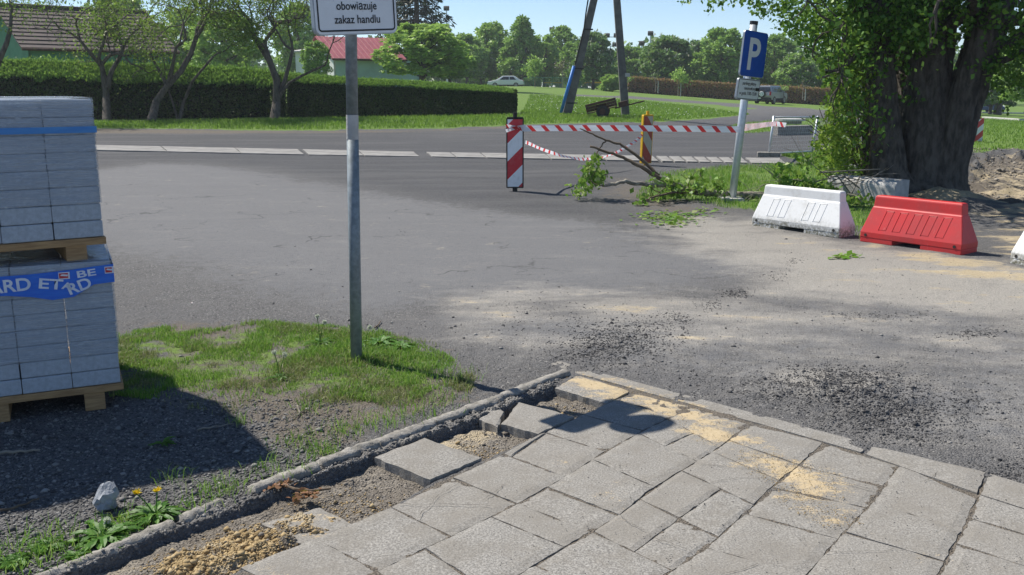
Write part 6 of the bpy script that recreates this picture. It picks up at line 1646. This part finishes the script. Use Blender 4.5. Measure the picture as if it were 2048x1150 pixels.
# pale kerb on the right lawn, park fence behind the white car, yellow play things
for nm, a, b, lb in (('lawn_kerb', (1968, 237), (2120, 247), 'pale kerb line crossing the lawn right of the thick tree'), ('far_pavement_edge', (1962, 226), (2120, 228), 'pale road edge beside the blue car')):
    A, B = gp(*a), gp(*b); t = B - A; o = empty(nm, tuple(A), math.atan2(t.y, t.x)); tag(o, lb, 'kerb')
    for k in range(6): mb = MB(); mb.box((t.length * (k + .5) / 6, 0, .05), (t.length / 6 - .03, .3, .16)); q = mb.build('kerb_stone', 'concrete_pale', o, bevel=.02); q.rotation_euler = (0, -math.atan2(t.z, Vector((t.x, t.y)).length), 0)
def park_fence():
    A = at(1048, 179, 118); B = at(1180, 180, 117); t = B - A; o = empty('park_fence', tuple(A), math.atan2(t.y, t.x)); tag(o, 'thin dark wire fence at the far edge of the field', 'fence')
    L = t.length
    for k in range(8): mb = MB(); mb.box((L * k / 7, 0, .7), (.06, .06, 1.5)); mb.build('post', 'wall_green', o)
    for z in (.15, 1.4): mb = MB(); mb.tube([(0, 0, z), (L, 0, z)], .03, 5); mb.build('rail', 'wall_green', o)
    mb = MB()
    for k in range(70): mb.box((L * (k + .5) / 70, 0, .77), (.02, .02, 1.25))
    mb.build('bars', 'wall_green', o)['kind'] = 'stuff'
    for px, w, lb in ((1106, 2.4, 'yellow low play bench left of the blue pipe'), (1165, 3.0, 'yellow low play bench right of the blue pipe'), (1188, 2.2, 'yellow low play bench behind the round chestnut trunk')):
        C = at(px, 170, 128); q = empty('play_bench', tuple(C)); tag(q, lb, 'bench', 'yellow play benches')
        mb = MB(); mb.box((0, 0, .3), (w, .5, .16)); mb.build('seat', 'yellow', q, bevel=.03)
        for s in (-1, 1): mb = MB(); mb.box((s * w * .4, 0, -.1), (.15, .4, .62)); mb.build('leg', 'galv', q)
park_fence()

# ================================================================== FALLEN BRANCH AND BRUSHWOOD
def fallen_branch():
    rg = np.random.default_rng(21); Y = yp + 0.1
    B = gp(1400, 388); o = empty('fallen_branch', tuple(B)); tag(o, 'cut leafy branch lying across the grass by the parking sign', 'branch')
    main = [(1700, 415, 0.0), (1600, 400, 0.0), (1520, 391, 0.1), (1440, 388, 0.1), (1395, 384, 0.1), (1365, 376, 0.05), (1345, 366, 0.0)]
    f1 = [(1345, 366, 0), (1318, 357, 0), (1288, 336, 0), (1262, 323, .05), (1232, 309, .1), (1205, 300, .1), (1180, 293, .1)]
    f2 = [(1318, 352, .1), (1290, 325, .2), (1262, 303, .25), (1240, 288, .3), (1212, 281, .3), (1185, 267, .3), (1160, 257, .35)]
    f3 = [(1345, 370, 0), (1300, 371, -.1), (1262, 366, -.15), (1252, 362, -.2), (1230, 368, -.2), (1205, 371, -.25)]
    f4 = [(1212, 281, .3), (1204, 292, .25), (1193, 305, .2), (1180, 325, .1)]
    f5 = [(1395, 384, .1), (1350, 385, -.3), (1310, 393, -.5), (1290, 400, -.6)]
    for pts, r0, r1, nm, mt in ((main, .058, .046, 'limb', 'birch_limb'), (f1, .034, .016, 'bough', 'twig'), (f2, .028, .009, 'bough', 'twig'), (f3, .034, .022, 'bough', 'birch_limb'), (f4, .012, .006, 'bough', 'twig'), (f5, .02, .01, 'bough', 'twig')):
        P = [at(a, b, Y + c) - B for a, b, c in pts]
        Q = []
        for i in range(len(P) - 1):
            for s in range(4): Q.append(P[i].lerp(P[i + 1], s / 4) + Vector(rg.normal(size=3) * .006))
        Q.append(P[-1]); mb = MB(); mb.tube(Q, [r0 + (r1 - r0) * i / (len(Q) - 1) for i in range(len(Q))], 9); mb.build(nm, mt, o, smooth=True)
    S = []; tips = []
    for (a, b, c), d, L in (((1195, 305, .1), (-.5, -.3, -.8), .5), ((1205, 371, -.25), (-1, -.2, .05), .55), ((1215, 350, -.1), (-.6, 0, .2), .4), ((1360, 376, 0), (-.4, -.6, .3), .7), ((1380, 380, 0), (0, -.7, .2), .6), ((1330, 375, -.1), (-.5, -.8, 0), .6), ((1420, 386, 0), (.2, -.5, .4), .5), ((1320, 385, -.4), (-.5, -.6, 0), .5), ((1400, 380, .1), (.1, .3, .6), .45), ((1300, 398, -.6), (-.5, -.3, 0), .4), ((1450, 386, 0), (0.2, .3, .5), .4)):
        grow(rg, at(a, b, Y + c), d, L * .42, .008, 1, S, tips, twist=.2, nseg=3, spread=.5, ratio=.7, up=0, side=.3)
    V, F = segs_np(S, 5); V[:, 2] = np.maximum(V[:, 2], 0.01); link('twigs', np_mesh('twigs', V - np.array(B), F, True), 'twig', o)['kind'] = 'stuff'
    T = np.array([t[0] for t in tips]); out = []
    i = rg.integers(0, len(T), 260); P = T[i] + rg.normal(size=(260, 3)) * .04; P[:, 2] = np.maximum(P[:, 2], .03); out.append(leaves_np(P, .08, rg, .7, up=.3, droop=.6))
    for px, py_, sx, sy, n in ((1185, 332, 8, 7, 47), (1192, 318, 6, 4, 20), (1170, 352, 9, 6, 34), (1165, 378, 11, 5, 61), (1195, 362, 9, 5, 61), (1205, 350, 7, 4, 27), (1155, 387, 6, 3, 17), (1340, 374, 10, 8, 74), (1320, 390, 16, 5, 81), (1395, 368, 16, 5, 61), (1360, 385, 16, 4, 61), (1418, 378, 14, 4, 40), (1300, 404, 10, 3, 34), (1430, 358, 8, 4, 24)):
        x = rg.normal(px, sx, n); y = rg.normal(py_, sy, n); P = np.array([at(a, b, Y + rg.uniform(-.35, .25)) for a, b in zip(x, y)]); P[:, 2] = np.maximum(P[:, 2], .03); out.append(leaves_np(P, .08, rg, .7, up=.3, droop=.6))
    V, F = joinVF(out); V[:, 2] = np.maximum(V[:, 2], .012); link('leaves', np_mesh('leaves', V - np.array(B), F), 'leaf_cut', o)
    # leaves torn off on the ground before it
    def litter(name, label, spots, seed):
        r2 = np.random.default_rng(seed); P = []
        for px, py_, sx, sy, n in spots:
            for _ in range(n): q = gp(r2.normal(px, sx), r2.normal(py_, sy)); P.append((q.x, q.y, float(hz(q.x, q.y)) + .015))
        P = np.array(P); V, F = leaves_np(P, .085, r2, .65, up=1.2, dirs=r2.normal(size=(len(P), 3)) * np.array([1, 1, .12]), jitter=.1); V[:, 2] = np.maximum(V[:, 2], hz(V[:, 0], V[:, 1]) + .004)
        ob = link(name, np_mesh(name, V, F), 'leaf_cut'); tag(ob, label, 'leaves', kind='stuff')
    litter('torn_leaves', 'torn green leaves strewn before the fallen branch', [(1350, 437, 24, 8, 110), (1300, 430, 16, 4, 30), (1410, 425, 20, 4, 30), (1320, 440, 30, 6, 40), (1690, 517, 14, 2, 24), (1710, 410, 14, 10, 50), (1560, 398, 20, 5, 40)], 5)
fallen_branch()
def brushwood():
    rg = np.random.default_rng(31); B = gp(1660, 385); o = empty('brushwood', tuple(B)); tag(o, 'heap of cut twigs with leaves on the concrete block', 'twigs'); S = []; tips = []
    Yb = gp(1700, 398).y
    for k in range(26):
        px = rg.uniform(1555, 1730); py_ = rg.uniform(345, 392); p = at(px, py_, Yb + rg.uniform(-.5, .3)); p.z = max(p.z, .04)
        d = (rg.normal(), rg.normal() * .5, rg.normal() * .25 + .1); grow(rg, p, d, rg.uniform(.2, .5), .007, 1, S, tips, twist=.12, nseg=3, spread=.4, up=0, side=.2)
    for a in (((1672, 348), (1700, 385)), ((1685, 350), (1740, 392)), ((1720, 352), (1700, 395)), ((1660, 352), (1710, 358)), ((1630, 380), (1700, 345)), ((1640, 345), (1760, 338)), ((1600, 372), (1680, 350))):
        p, q = at(*a[0], Yb - .28), at(*a[1], Yb - .30); S.append((np.array(p), np.array(q), .012, .008))
    V, F = segs_np(S, 5); V[:, 2] = np.maximum(V[:, 2], .012); link('twigs', np_mesh('twigs', V - np.array(B), F, True), 'bark_pale', o)['kind'] = 'stuff'
    out = []
    for px, py_, sx, sy, n in ((1565, 342, 8, 8, 60), (1590, 362, 14, 7, 120), (1625, 372, 16, 6, 130), (1650, 385, 14, 5, 70), (1575, 375, 10, 5, 50), (1710, 402, 18, 7, 130), (1610, 325, 10, 6, 50), (1740, 412, 10, 5, 50)):
        x = rg.normal(px, sx, n); y = rg.normal(py_, sy, n); P = np.array([at(a, b, Yb + rg.uniform(-.6, .1)) for a, b in zip(x, y)]); P[:, 2] = np.maximum(P[:, 2], .03); out.append(leaves_np(P, .095, rg, .7, up=.3, droop=.4))
    V, F = joinVF(out); V[:, 2] = np.maximum(V[:, 2], .012); link('leaves', np_mesh('leaves', V - np.array(B), F), 'leaf_cut', o)
brushwood()

# ================================================================== SMALL THINGS NEAR THE CAMERA
def boulder():
    B = gp(214, 1018); o = empty('rock', tuple(B), .3); tag(o, 'lone blue grey rock standing on the gravel beside the dandelion', 'rock'); rg = np.random.default_rng(3)
    V = []; F = []; n = 12; m = 9
    for j in range(m + 1):
        for i in range(n):
            a = 2 * math.pi * i / n; b = math.pi * j / m; x, y, z = math.cos(a) * math.sin(b), math.sin(a) * math.sin(b), math.cos(b)
            q = 1 + .45 * (float(noise2(np.array(x * 1.7 + 9), np.array(y * 1.7 + z * 2.1 + 9), 4)) - .5) + .12 * rg.normal() * math.sin(b)
            V.append((x * .042 * q + z * .018, y * .04 * q, z * .056 * q + .045))
    for j in range(m):
        for i in range(n): F.append((j * n + i, j * n + (i + 1) % n, (j + 1) * n + (i + 1) % n, (j + 1) * n + i))
    mb = MB(); mb.add(V, F); mb.build('stone', 'stone', o)
boulder()
def rosette(px, py, n, L, w, label, flowers=(), seed=1, mat='weed', clocks=(), name='dandelion', rise=.5, cat='plant'):
    rg = np.random.default_rng(seed); B = gp(px, py); B.z = float(hz(B.x, B.y)); o = empty(name, tuple(B)); tag(o, label, cat, 'weeds by the kerb')
    V = []; F = []
    for k in range(n):
        a = rg.uniform(0, 6.283); l = L * rg.uniform(.55, 1.2); el = rg.uniform(.15, rise + .35); d = np.array([math.cos(a), math.sin(a), 0]); s = np.array([-math.sin(a), math.cos(a), 0]); N_ = 5; b = len(V)
        for i in range(N_ + 1):
            t = i / N_; c = d * l * t + np.array([0, 0, l * (el * t - (el + .08) * .75 * t * t) + .01]); ww = w * math.sin(math.pi * min(.97, t * .8 + .12)) * (1 + .35 * (-1) ** i) * rg.uniform(.8, 1.2)
            V += [tuple(c + s * ww / 2), tuple(c - np.array([0, 0, .004])), tuple(c - s * ww / 2)]
        for i in range(N_):
            q = b + i * 3; F += [(q, q + 3, q + 4, q + 1), (q + 1, q + 4, q + 5, q + 2)]
    mb = MB(); mb.add(V, F); mb.build('leaves', mat, o)
    for dx, dy, h in flowers:
        mb = MB(); mb.tube([(0, 0, 0), (dx * .5, dy * .5, h * .6), (dx, dy, h)], .0025, 6); st = mb.build('flower_stalk', 'weed', o)
        m = 46; P = np.tile(np.array([[dx, dy, h]]), (m, 1)); an = rg.uniform(0, 6.283, m); D = np.stack([np.cos(an), np.sin(an), rg.uniform(.15, 1.2, m)], 1); Vv, Ff = leaves_np(P, .019, rg, .28, up=.3, dirs=D, jitter=.05); link('petals', np_mesh('petals', Vv, Ff), 'petal', o)
    for dx, dy, h in clocks:
        mb = MB(); mb.tube([(0, 0, 0), (dx * .4, dy * .4, h * .6), (dx, dy, h)], .0025, 6); mb.build('flower_stalk', 'weed', o)
        m = 160; D = rg.normal(size=(m, 3)); D /= np.linalg.norm(D, axis=1)[:, None]; P = np.tile(np.array([[dx, dy, h]]), (m, 1)) + D * .004; Vv, Ff = leaves_np(P, .012, rg, .3, up=0, dirs=D, jitter=.06); link('seed_head', np_mesh('seed_head', Vv, Ff), 'fluff', o)
    return o
rosette(312, 1030, 46, .115, .022, 'dandelion with two yellow flowers by the edging', ((-.075, .02, .085), (.0, .03, .09)), 1)
rosette(205, 1075, 46, .12, .032, 'broad leaved dandelion with a seed head left of the flowering one', (), 2, clocks=((-.005, .06, .045),))
rosette(95, 1095, 46, .062, .018, 'low leafy weed left of the broad leaved dandelion', (), 3, rise=.25, name='weed')
rosette(30, 1125, 46, .058, .018, 'low leafy weed in the bottom left corner', (), 4, rise=.25, name='weed')
rosette(150, 1115, 30, .05, .015, 'small weed just above the edging near the corner', (), 5, rise=.25, name='weed')
rosette(325, 890, 18, .06, .012, 'tiny weed at the pallet shadow edge', (), 6, name='weed')
rosette(640, 690, 14, .10, .018, 'dandelion clock left of the sign pole', (), 7, clocks=((-.02, .05, .17), (.03, .02, .14)))
rosette(730, 700, 14, .10, .018, 'dandelion clock right of the sign pole', (), 8, clocks=((.03, .02, .14),))
rosette(560, 760, 12, .08, .018, 'seeding dandelion in the middle of the near grass', (), 9, clocks=((-.03, .02, .15), (.02, .05, .13)))
rosette(760, 690, 60, .11, .03, 'lush weed clump right of the sign pole', (), 10, rise=.6, name='weed')
rosette(800, 700, 50, .10, .03, 'second lush weed clump nearer the road', (), 11, rise=.6, name='weed')
def twig_thing(pts, r, label, mat='twig'):
    P = [gp(*p) for p in pts]; P = [Vector((p.x, p.y, float(hz(p.x, p.y)) + r * 1.2 + .004)) for p in P]; o_ = P[0]; mb = MB(); Q = []
    for i in range(len(P) - 1):
        for s in range(3): Q.append(P[i].lerp(P[i + 1], s / 3) - o_ + Vector((0, 0, .004 * math.sin(3 * i + 2 * s))))
    Q.append(P[-1] - o_); mb.tube(Q, [r * (1 - .5 * i / len(Q)) for i in range(len(Q))], 7); o = mb.build('stick', mat); o.location = o_; tag(o, label, 'stick', 'sticks on the ground'); return o
twig_thing([(-20, 1035), (40, 1015), (78, 1000)], .006, 'brown stick on the gravel at the left picture edge')
twig_thing([(595, 815), (600, 828), (592, 838)], .006, 'short bent pale stick in the trampled earth', 'bark_pale')
twig_thing([(602, 828), (615, 824), (632, 818)], .003, 'thin twig beside the short bent stick')
twig_thing([(395, 862), (430, 856), (468, 851)], .004, 'thin pale straw in the pallet shadow', 'bark_pale')
twig_thing([(0, 910), (40, 908), (80, 905)], .008, 'weathered stick inside the pallet shadow', 'bark_pale')
twig_thing([(750, 660), (756, 653), (762, 645)], .006, 'dark stick poking from the grass by the road', 'twig')
twig_thing([(1575, 448), (1590, 445), (1600, 441)], .012, 'bare twig on the pale ground before the white barrier', 'bark_pale')
def dry_leaves():
    rg = np.random.default_rng(8); B = gp(590, 985); o = empty('dry_stalk', (B.x, B.y, 0)); tag(o, 'withered brown stalk with curled leaves in the trench', 'stalk')
    pts = [(523, 967), (555, 965), (590, 978), (625, 982), (662, 977)]; P = [gp(*p, .012) - Vector((B.x, B.y, 0)) for p in pts]; mb = MB(); mb.tube(P, [.004, .005, .006, .006, .004], 7); mb.build('stalk', 'twig', o)
    out = []
    for px, py_, n, s in ((545, 968, 26, .022), (562, 972, 22, .02), (610, 988, 22, .022), (625, 985, 16, .024), (600, 992, 14, .02)):
        q = gp(px, py_, .012) - Vector((B.x, B.y, 0)); out.append(leaves_np(np.array(q) + rg.normal(size=(n, 3)) * np.array([.022, .022, .004]), .03, rg, .55, up=.6, dirs=rg.normal(size=(n, 3)) * np.array([1, 1, .2]), jitter=.1))
    V, F = joinVF(out); link('leaves', np_mesh('leaves', V, F), 'dry_leaf', o)
dry_leaves()

# ---- loose material: gravel, crumbs, sand, soil
def scatter(poly, n, rg, dens=None):
    P = np.array([(p[0], p[1]) for p in poly]); lo_, hi_ = P.min(0), P.max(0); out = []
    tot = 0
    while tot < n:
        q = rg.uniform(lo_, hi_, (n * 2, 2)); k = sdf(poly, q[:, 0], q[:, 1]) > 0
        if dens is not None: k &= rg.random(len(q)) < dens(q[:, 0], q[:, 1])
        out.append(q[k]); tot += k.sum()
        if not k.any() and len(out) > 30: break
    return np.concatenate(out)[:n]
def scatter_px(x0, x1, y0, y1, n, rg, dens=None):
    """spread with the picture's own crowding: many small near, few far"""
    px = rg.uniform(x0, x1, n); py_ = rg.uniform(y0, y1, n); v_ = (575 - py_) / FPX; y = (EYE / (SP - v_ * CP)) * (CP + v_ * SP); t = y / (CP + v_ * SP); x = (px - 1024) / FPX * t
    return np.stack([x, y], 1)
rg = np.random.default_rng(99)
def lumps_obj(name, P, r, mat, label, flat=.7):
    z = hz(P[:, 0], P[:, 1]); V, F = lumps_np(np.column_stack([P, z + r * .25]), r, rg, flat); o = link(name, np_mesh(name, V, F), mat); tag(o, label, 'gravel', kind='stuff')
def clear(P, extra=0.0):
    return P[(sdf(PAVED, P[:, 0], P[:, 1]) < -0.02 + extra) & (sdf(TRENCH, P[:, 0], P[:, 1]) < -0.02) & (np.abs(P[:, 1]) > 0)]
Pn = clear(scatter_px(-150, 700, 800, 1180, 15000, rg)); Pn = Pn[sdf(K_LINE + [Vector((-9, 1, 0)), Vector((-9, 9, 0)), Vector((1, 9, 0))], Pn[:, 0], Pn[:, 1]) > 0]
lumps_obj('gravel', Pn, rg.uniform(.0025, .0085, len(Pn)) * (1 + 1.2 * (rg.random(len(Pn)) < .03)), 'pebble', 'loose dark chippings on the near left ground')
Pm = clear(scatter_px(200, 2200, 400, 1000, 6000, rg)); keep = (sdf(ASPH, Pm[:, 0], Pm[:, 1]) < 0) | (rg.random(len(Pm)) < .2); Pm = Pm[keep]
lumps_obj('gravel', Pm, rg.uniform(.002, .006, len(Pm)) * (1 + 1.3 * (rg.random(len(Pm)) < .05)), 'pebble', 'loose stones scattered over the road edge')
L_ = []
for px, py_, sx, sy, n in ((1240, 690, 60, 22, 1900), (1180, 715, 50, 14, 500), (1320, 650, 40, 10, 200), (1560, 780, 60, 14, 380), (1680, 780, 70, 22, 2600), (1760, 830, 60, 22, 2000), (1900, 820, 70, 24, 500), (1470, 586, 20, 5, 260), (1545, 552, 14, 6, 90), (1585, 525, 10, 5, 60), (1420, 612, 16, 6, 120), (1360, 636, 20, 6, 140), (1750, 630, 60, 5, 200), (1950, 665, 40, 5, 200), (2010, 960, 30, 22, 380), (1830, 870, 60, 14, 300), (1100, 640, 80, 30, 260), (1380, 770, 60, 16, 160)):
    for a, b in zip(rg.normal(px, sx, n), rg.normal(py_, sy, n)):
        v_ = (575 - b) / FPX; y = (EYE / (SP - v_ * CP)) * (CP + v_ * SP); L_.append(((a - 1024) / FPX * y / (CP + v_ * SP), y))
Pc = clear(np.array(L_), .03)
lumps_obj('asphalt_crumbs', Pc, rg.uniform(.002, .0068, len(Pc)) * (1 + (rg.random(len(Pc)) < .02) * 1.2), 'crumb', 'heaps of black asphalt crumbs beside the pavement')
L_ = []
for px, py_, sx, sy, n in ((500, 1085, 34, 16, 2600), (370, 1125, 32, 14, 1000), (440, 1110, 50, 16, 700), (610, 1050, 40, 12, 300), (700, 1000, 60, 20, 220), (960, 890, 30, 9, 90), (1120, 812, 30, 8, 90)):
    for a, b in zip(rg.normal(px, sx, n), rg.normal(py_, sy, n)):
        q = gp(a, b); L_.append((q.x, q.y))
Ps = np.array(L_); Ps = Ps[sdf(TRENCH, Ps[:, 0], Ps[:, 1]) > -.01]
lumps_obj('sand_crumbs', Ps, rg.uniform(.002, .0065, len(Ps)) * (1 + (rg.random(len(Ps)) < .04) * 1.6), 'sand_lump', 'yellow sand clods in the opened trench', .8)
Pt = scatter(TRENCH, 2600, rg); lumps_obj('soil_crumbs', Pt, rg.uniform(.0015, .0055, len(Pt)) * (1 + (rg.random(len(Pt)) < .04) * 1.5), 'soil_lump', 'dark soil crumbs in the opened trench', .8)
Pk = scatter(K_LINE + W_LINE[::-1], 900, rg); lumps_obj('mortar_crumbs', Pk, rg.uniform(.003, .010, len(Pk)), 'pebble', 'crumbling mortar along the edging', .8)
Pp = np.concatenate([scatter(PIT, 2200, rg), scatter_px(1900, 2100, 296, 330, 700, rg)]); lumps_obj('dug_clods', Pp, rg.uniform(.006, .035, len(Pp)) * (1 + (rg.random(len(Pp)) < .05) * 1.5), 'soil_lump', 'clods of dug earth by the thick tree', .8)
Pj = scatter_px(1000, 2048, 820, 1150, 900, rg); Pj = Pj[sdf(PAVED, Pj[:, 0], Pj[:, 1]) > .02]
V, F = lumps_np(np.column_stack([Pj, np.full(len(Pj), .003)]), rg.uniform(.0008, .0028, len(Pj)) * (1 + (rg.random(len(Pj)) < .02)), rg, .7); tag(link('slab_grit', np_mesh('slab_grit', V, F), 'crumb'), 'dark grit strewn over the slabs', 'gravel', kind='stuff')

L_ = []
for pl_, w_ in SAND_SLAB[:3]: L_.append(scatter(pl_, int(900 * w_), rg))
Pz = np.concatenate(L_); V, F = lumps_np(np.column_stack([Pz, np.full(len(Pz), .004)]), rg.uniform(.001, .0032, len(Pz)), rg, .7); tag(link('sand_grains', np_mesh('sand_grains', V, F), 'sand_lump'), 'loose yellow sand grains on the slabs', 'sand', kind='stuff')
# ---- grass
def grass_obj(name, P, h, w, mat, label, lean=.35):
    z = hz(P[:, 0], P[:, 1]) - .004; V, F = blades_np(np.column_stack([P, z]), h, w, rg, lean); o = link(name, np_mesh(name, V, F), mat); tag(o, label, 'grass', kind='stuff')
cl = lambda x, y: np.clip((fbm(x * 5, y * 5, 66, 4) - .41) * 6, .02, 1)
Pg = scatter(GRASS_NEAR, 30000, rg, cl); hgt = .010 + .042 * fbm(Pg[:, 0] * 4, Pg[:, 1] * 4, 67, 3)
pb = gp(712, 722); near_pole = np.exp(-(((Pg[:, 0] - pb.x) / .28) ** 2 + ((Pg[:, 1] - pb.y) / .3) ** 2)); hgt = hgt + .02 * near_pole * (Pg[:, 1] > pb.y) - .01 * near_pole * (Pg[:, 1] < pb.y)
grass_obj('grass', Pg, hgt, .0042, 'grass_near', 'short green grass round the notice sign pole')
pg2 = np.column_stack([rg.normal(pb.x + .05, .17, 1100), rg.normal(pb.y + .06, .12, 1100)]); grass_obj('grass', pg2, .06, .0045, 'grass_near', 'long grass tuft at the foot of the notice sign pole', .45)
Pg = scatter(GRASS_THIN, 14000, rg, lambda x, y: np.clip((fbm(x * 4, y * 4, 68, 3) - .48) * 5, .02, 1)); grass_obj('dry_grass', Pg, .038, .0036, 'grass_dry', 'sparse dry grass on the trampled earth', .6)
tuft = []
for px, py_, n, s in ((640, 905, 120, .05), (545, 745, 80, .06), (480, 845, 40, .04), (590, 885, 60, .05), (690, 860, 90, .07), (760, 850, 80, .06), (850, 745, 200, .09), (900, 760, 160, .09), (870, 800, 120, .09), (470, 975, 70, .06), (430, 985, 60, .05), (350, 960, 30, .04), (540, 935, 50, .06), (620, 815, 70, .05), (700, 790, 120, .08), (500, 790, 90, .08), (400, 770, 80, .1), (590, 950, 40, .06), (260, 1055, 60, .05), (60, 1090, 120, .09), (130, 1100, 110, .07), (20, 1130, 120, .08), (240, 1040, 70, .05), (390, 1010, 60, .05), (820, 830, 90, .08)):
    q = gp(px, py_); tuft.append(np.column_stack([rg.normal(q.x, s, n), rg.normal(q.y, s, n)]))
grass_obj('grass', clear(np.concatenate(tuft)), .06, .0042, 'grass_near', 'scattered green tufts between gravel and edging', .5)
Pg = scatter(GRASS_P, 15000, rg, lambda x, y: np.clip((fbm(x * 2, y * 2, 69, 3) - .3) * 4, .05, 1)); grass_obj('grass', Pg, .085, .009, 'grass_near', 'green grass under the fallen branch and parking sign')
VERGE = gpoly([(-100, 256), (195, 256), (600, 260), (850, 256), (950, 253), (1060, 248), (1260, 245), (1330, 242), (1250, 215), (1045, 222), (1040, 229), (850, 233), (556, 239), (205, 244), (-100, 246)])
Pg = scatter(VERGE, 26000, rg); grass_obj('grass', Pg, .13, .028, 'grass_far', 'grass verge before the hedges')
FARG = gpoly([(1045, 226), (1280, 243), (1400, 237), (1500, 229), (1400, 214), (1300, 204), (1150, 194), (1060, 190)])
Pg = scatter(FARG, 16000, rg); Pg = Pg[(sdf(PATH_A, Pg[:, 0], Pg[:, 1]) < 0) & (sdf(PATH_B, Pg[:, 0], Pg[:, 1]) < 0)]; grass_obj('grass', Pg, .13, .04, 'grass_far', 'field grass round the utility pole legs')
Pg = scatter(gpoly([(1890, 328), (1960, 304), (2080, 296), (2080, 240), (1900, 236)]), 9000, rg); grass_obj('grass', Pg, .10, .025, 'grass_far', 'lawn grass right of the thick tree')
for pl, nm in ((GRASS_ISLE, 'strip of grass by the mesh panel'), (GRASS_Q, 'small grass patch before the leafy shoots')):
    Pg = scatter(pl, 2500, rg, lambda x, y: np.clip((fbm(x * 1.2, y * 1.2, 70, 3) - .35) * 4, .05, 1)); grass_obj('grass', Pg, .10, .018, 'grass_far', nm)
daisy = scatter(FARG, 260, rg); V, F = leaves_np(np.column_stack([daisy, hz(daisy[:, 0], daisy[:, 1]) + .13]), .07, rg, .9, up=2); tag(link('field_flowers', np_mesh('field_flowers', V, F), 'fluff'), 'pale flower heads dotted over the field', 'flowers', kind='stuff')

# ---- the thin summer haze of the air
hm, hnt, hb = new_mat('haze'); hnt.nodes.remove(hb)
hv = N(hnt, 'ShaderNodeVolumePrincipled'); hv.inputs['Color'].default_value = (0.86, 0.92, 1.0, 1); hv.inputs['Density'].default_value = 0.0005; hv.inputs['Anisotropy'].default_value = 0.2
hnt.links.new(hv.outputs[0], hnt.nodes['Material Output'].inputs['Volume'])
mb = MB(); mb.box((0, 600, 10), (3400, 1900, 32)); hz_o = mb.build('haze', hm); tag(hz_o, 'faint summer haze over the whole place', 'haze', kind='stuff')
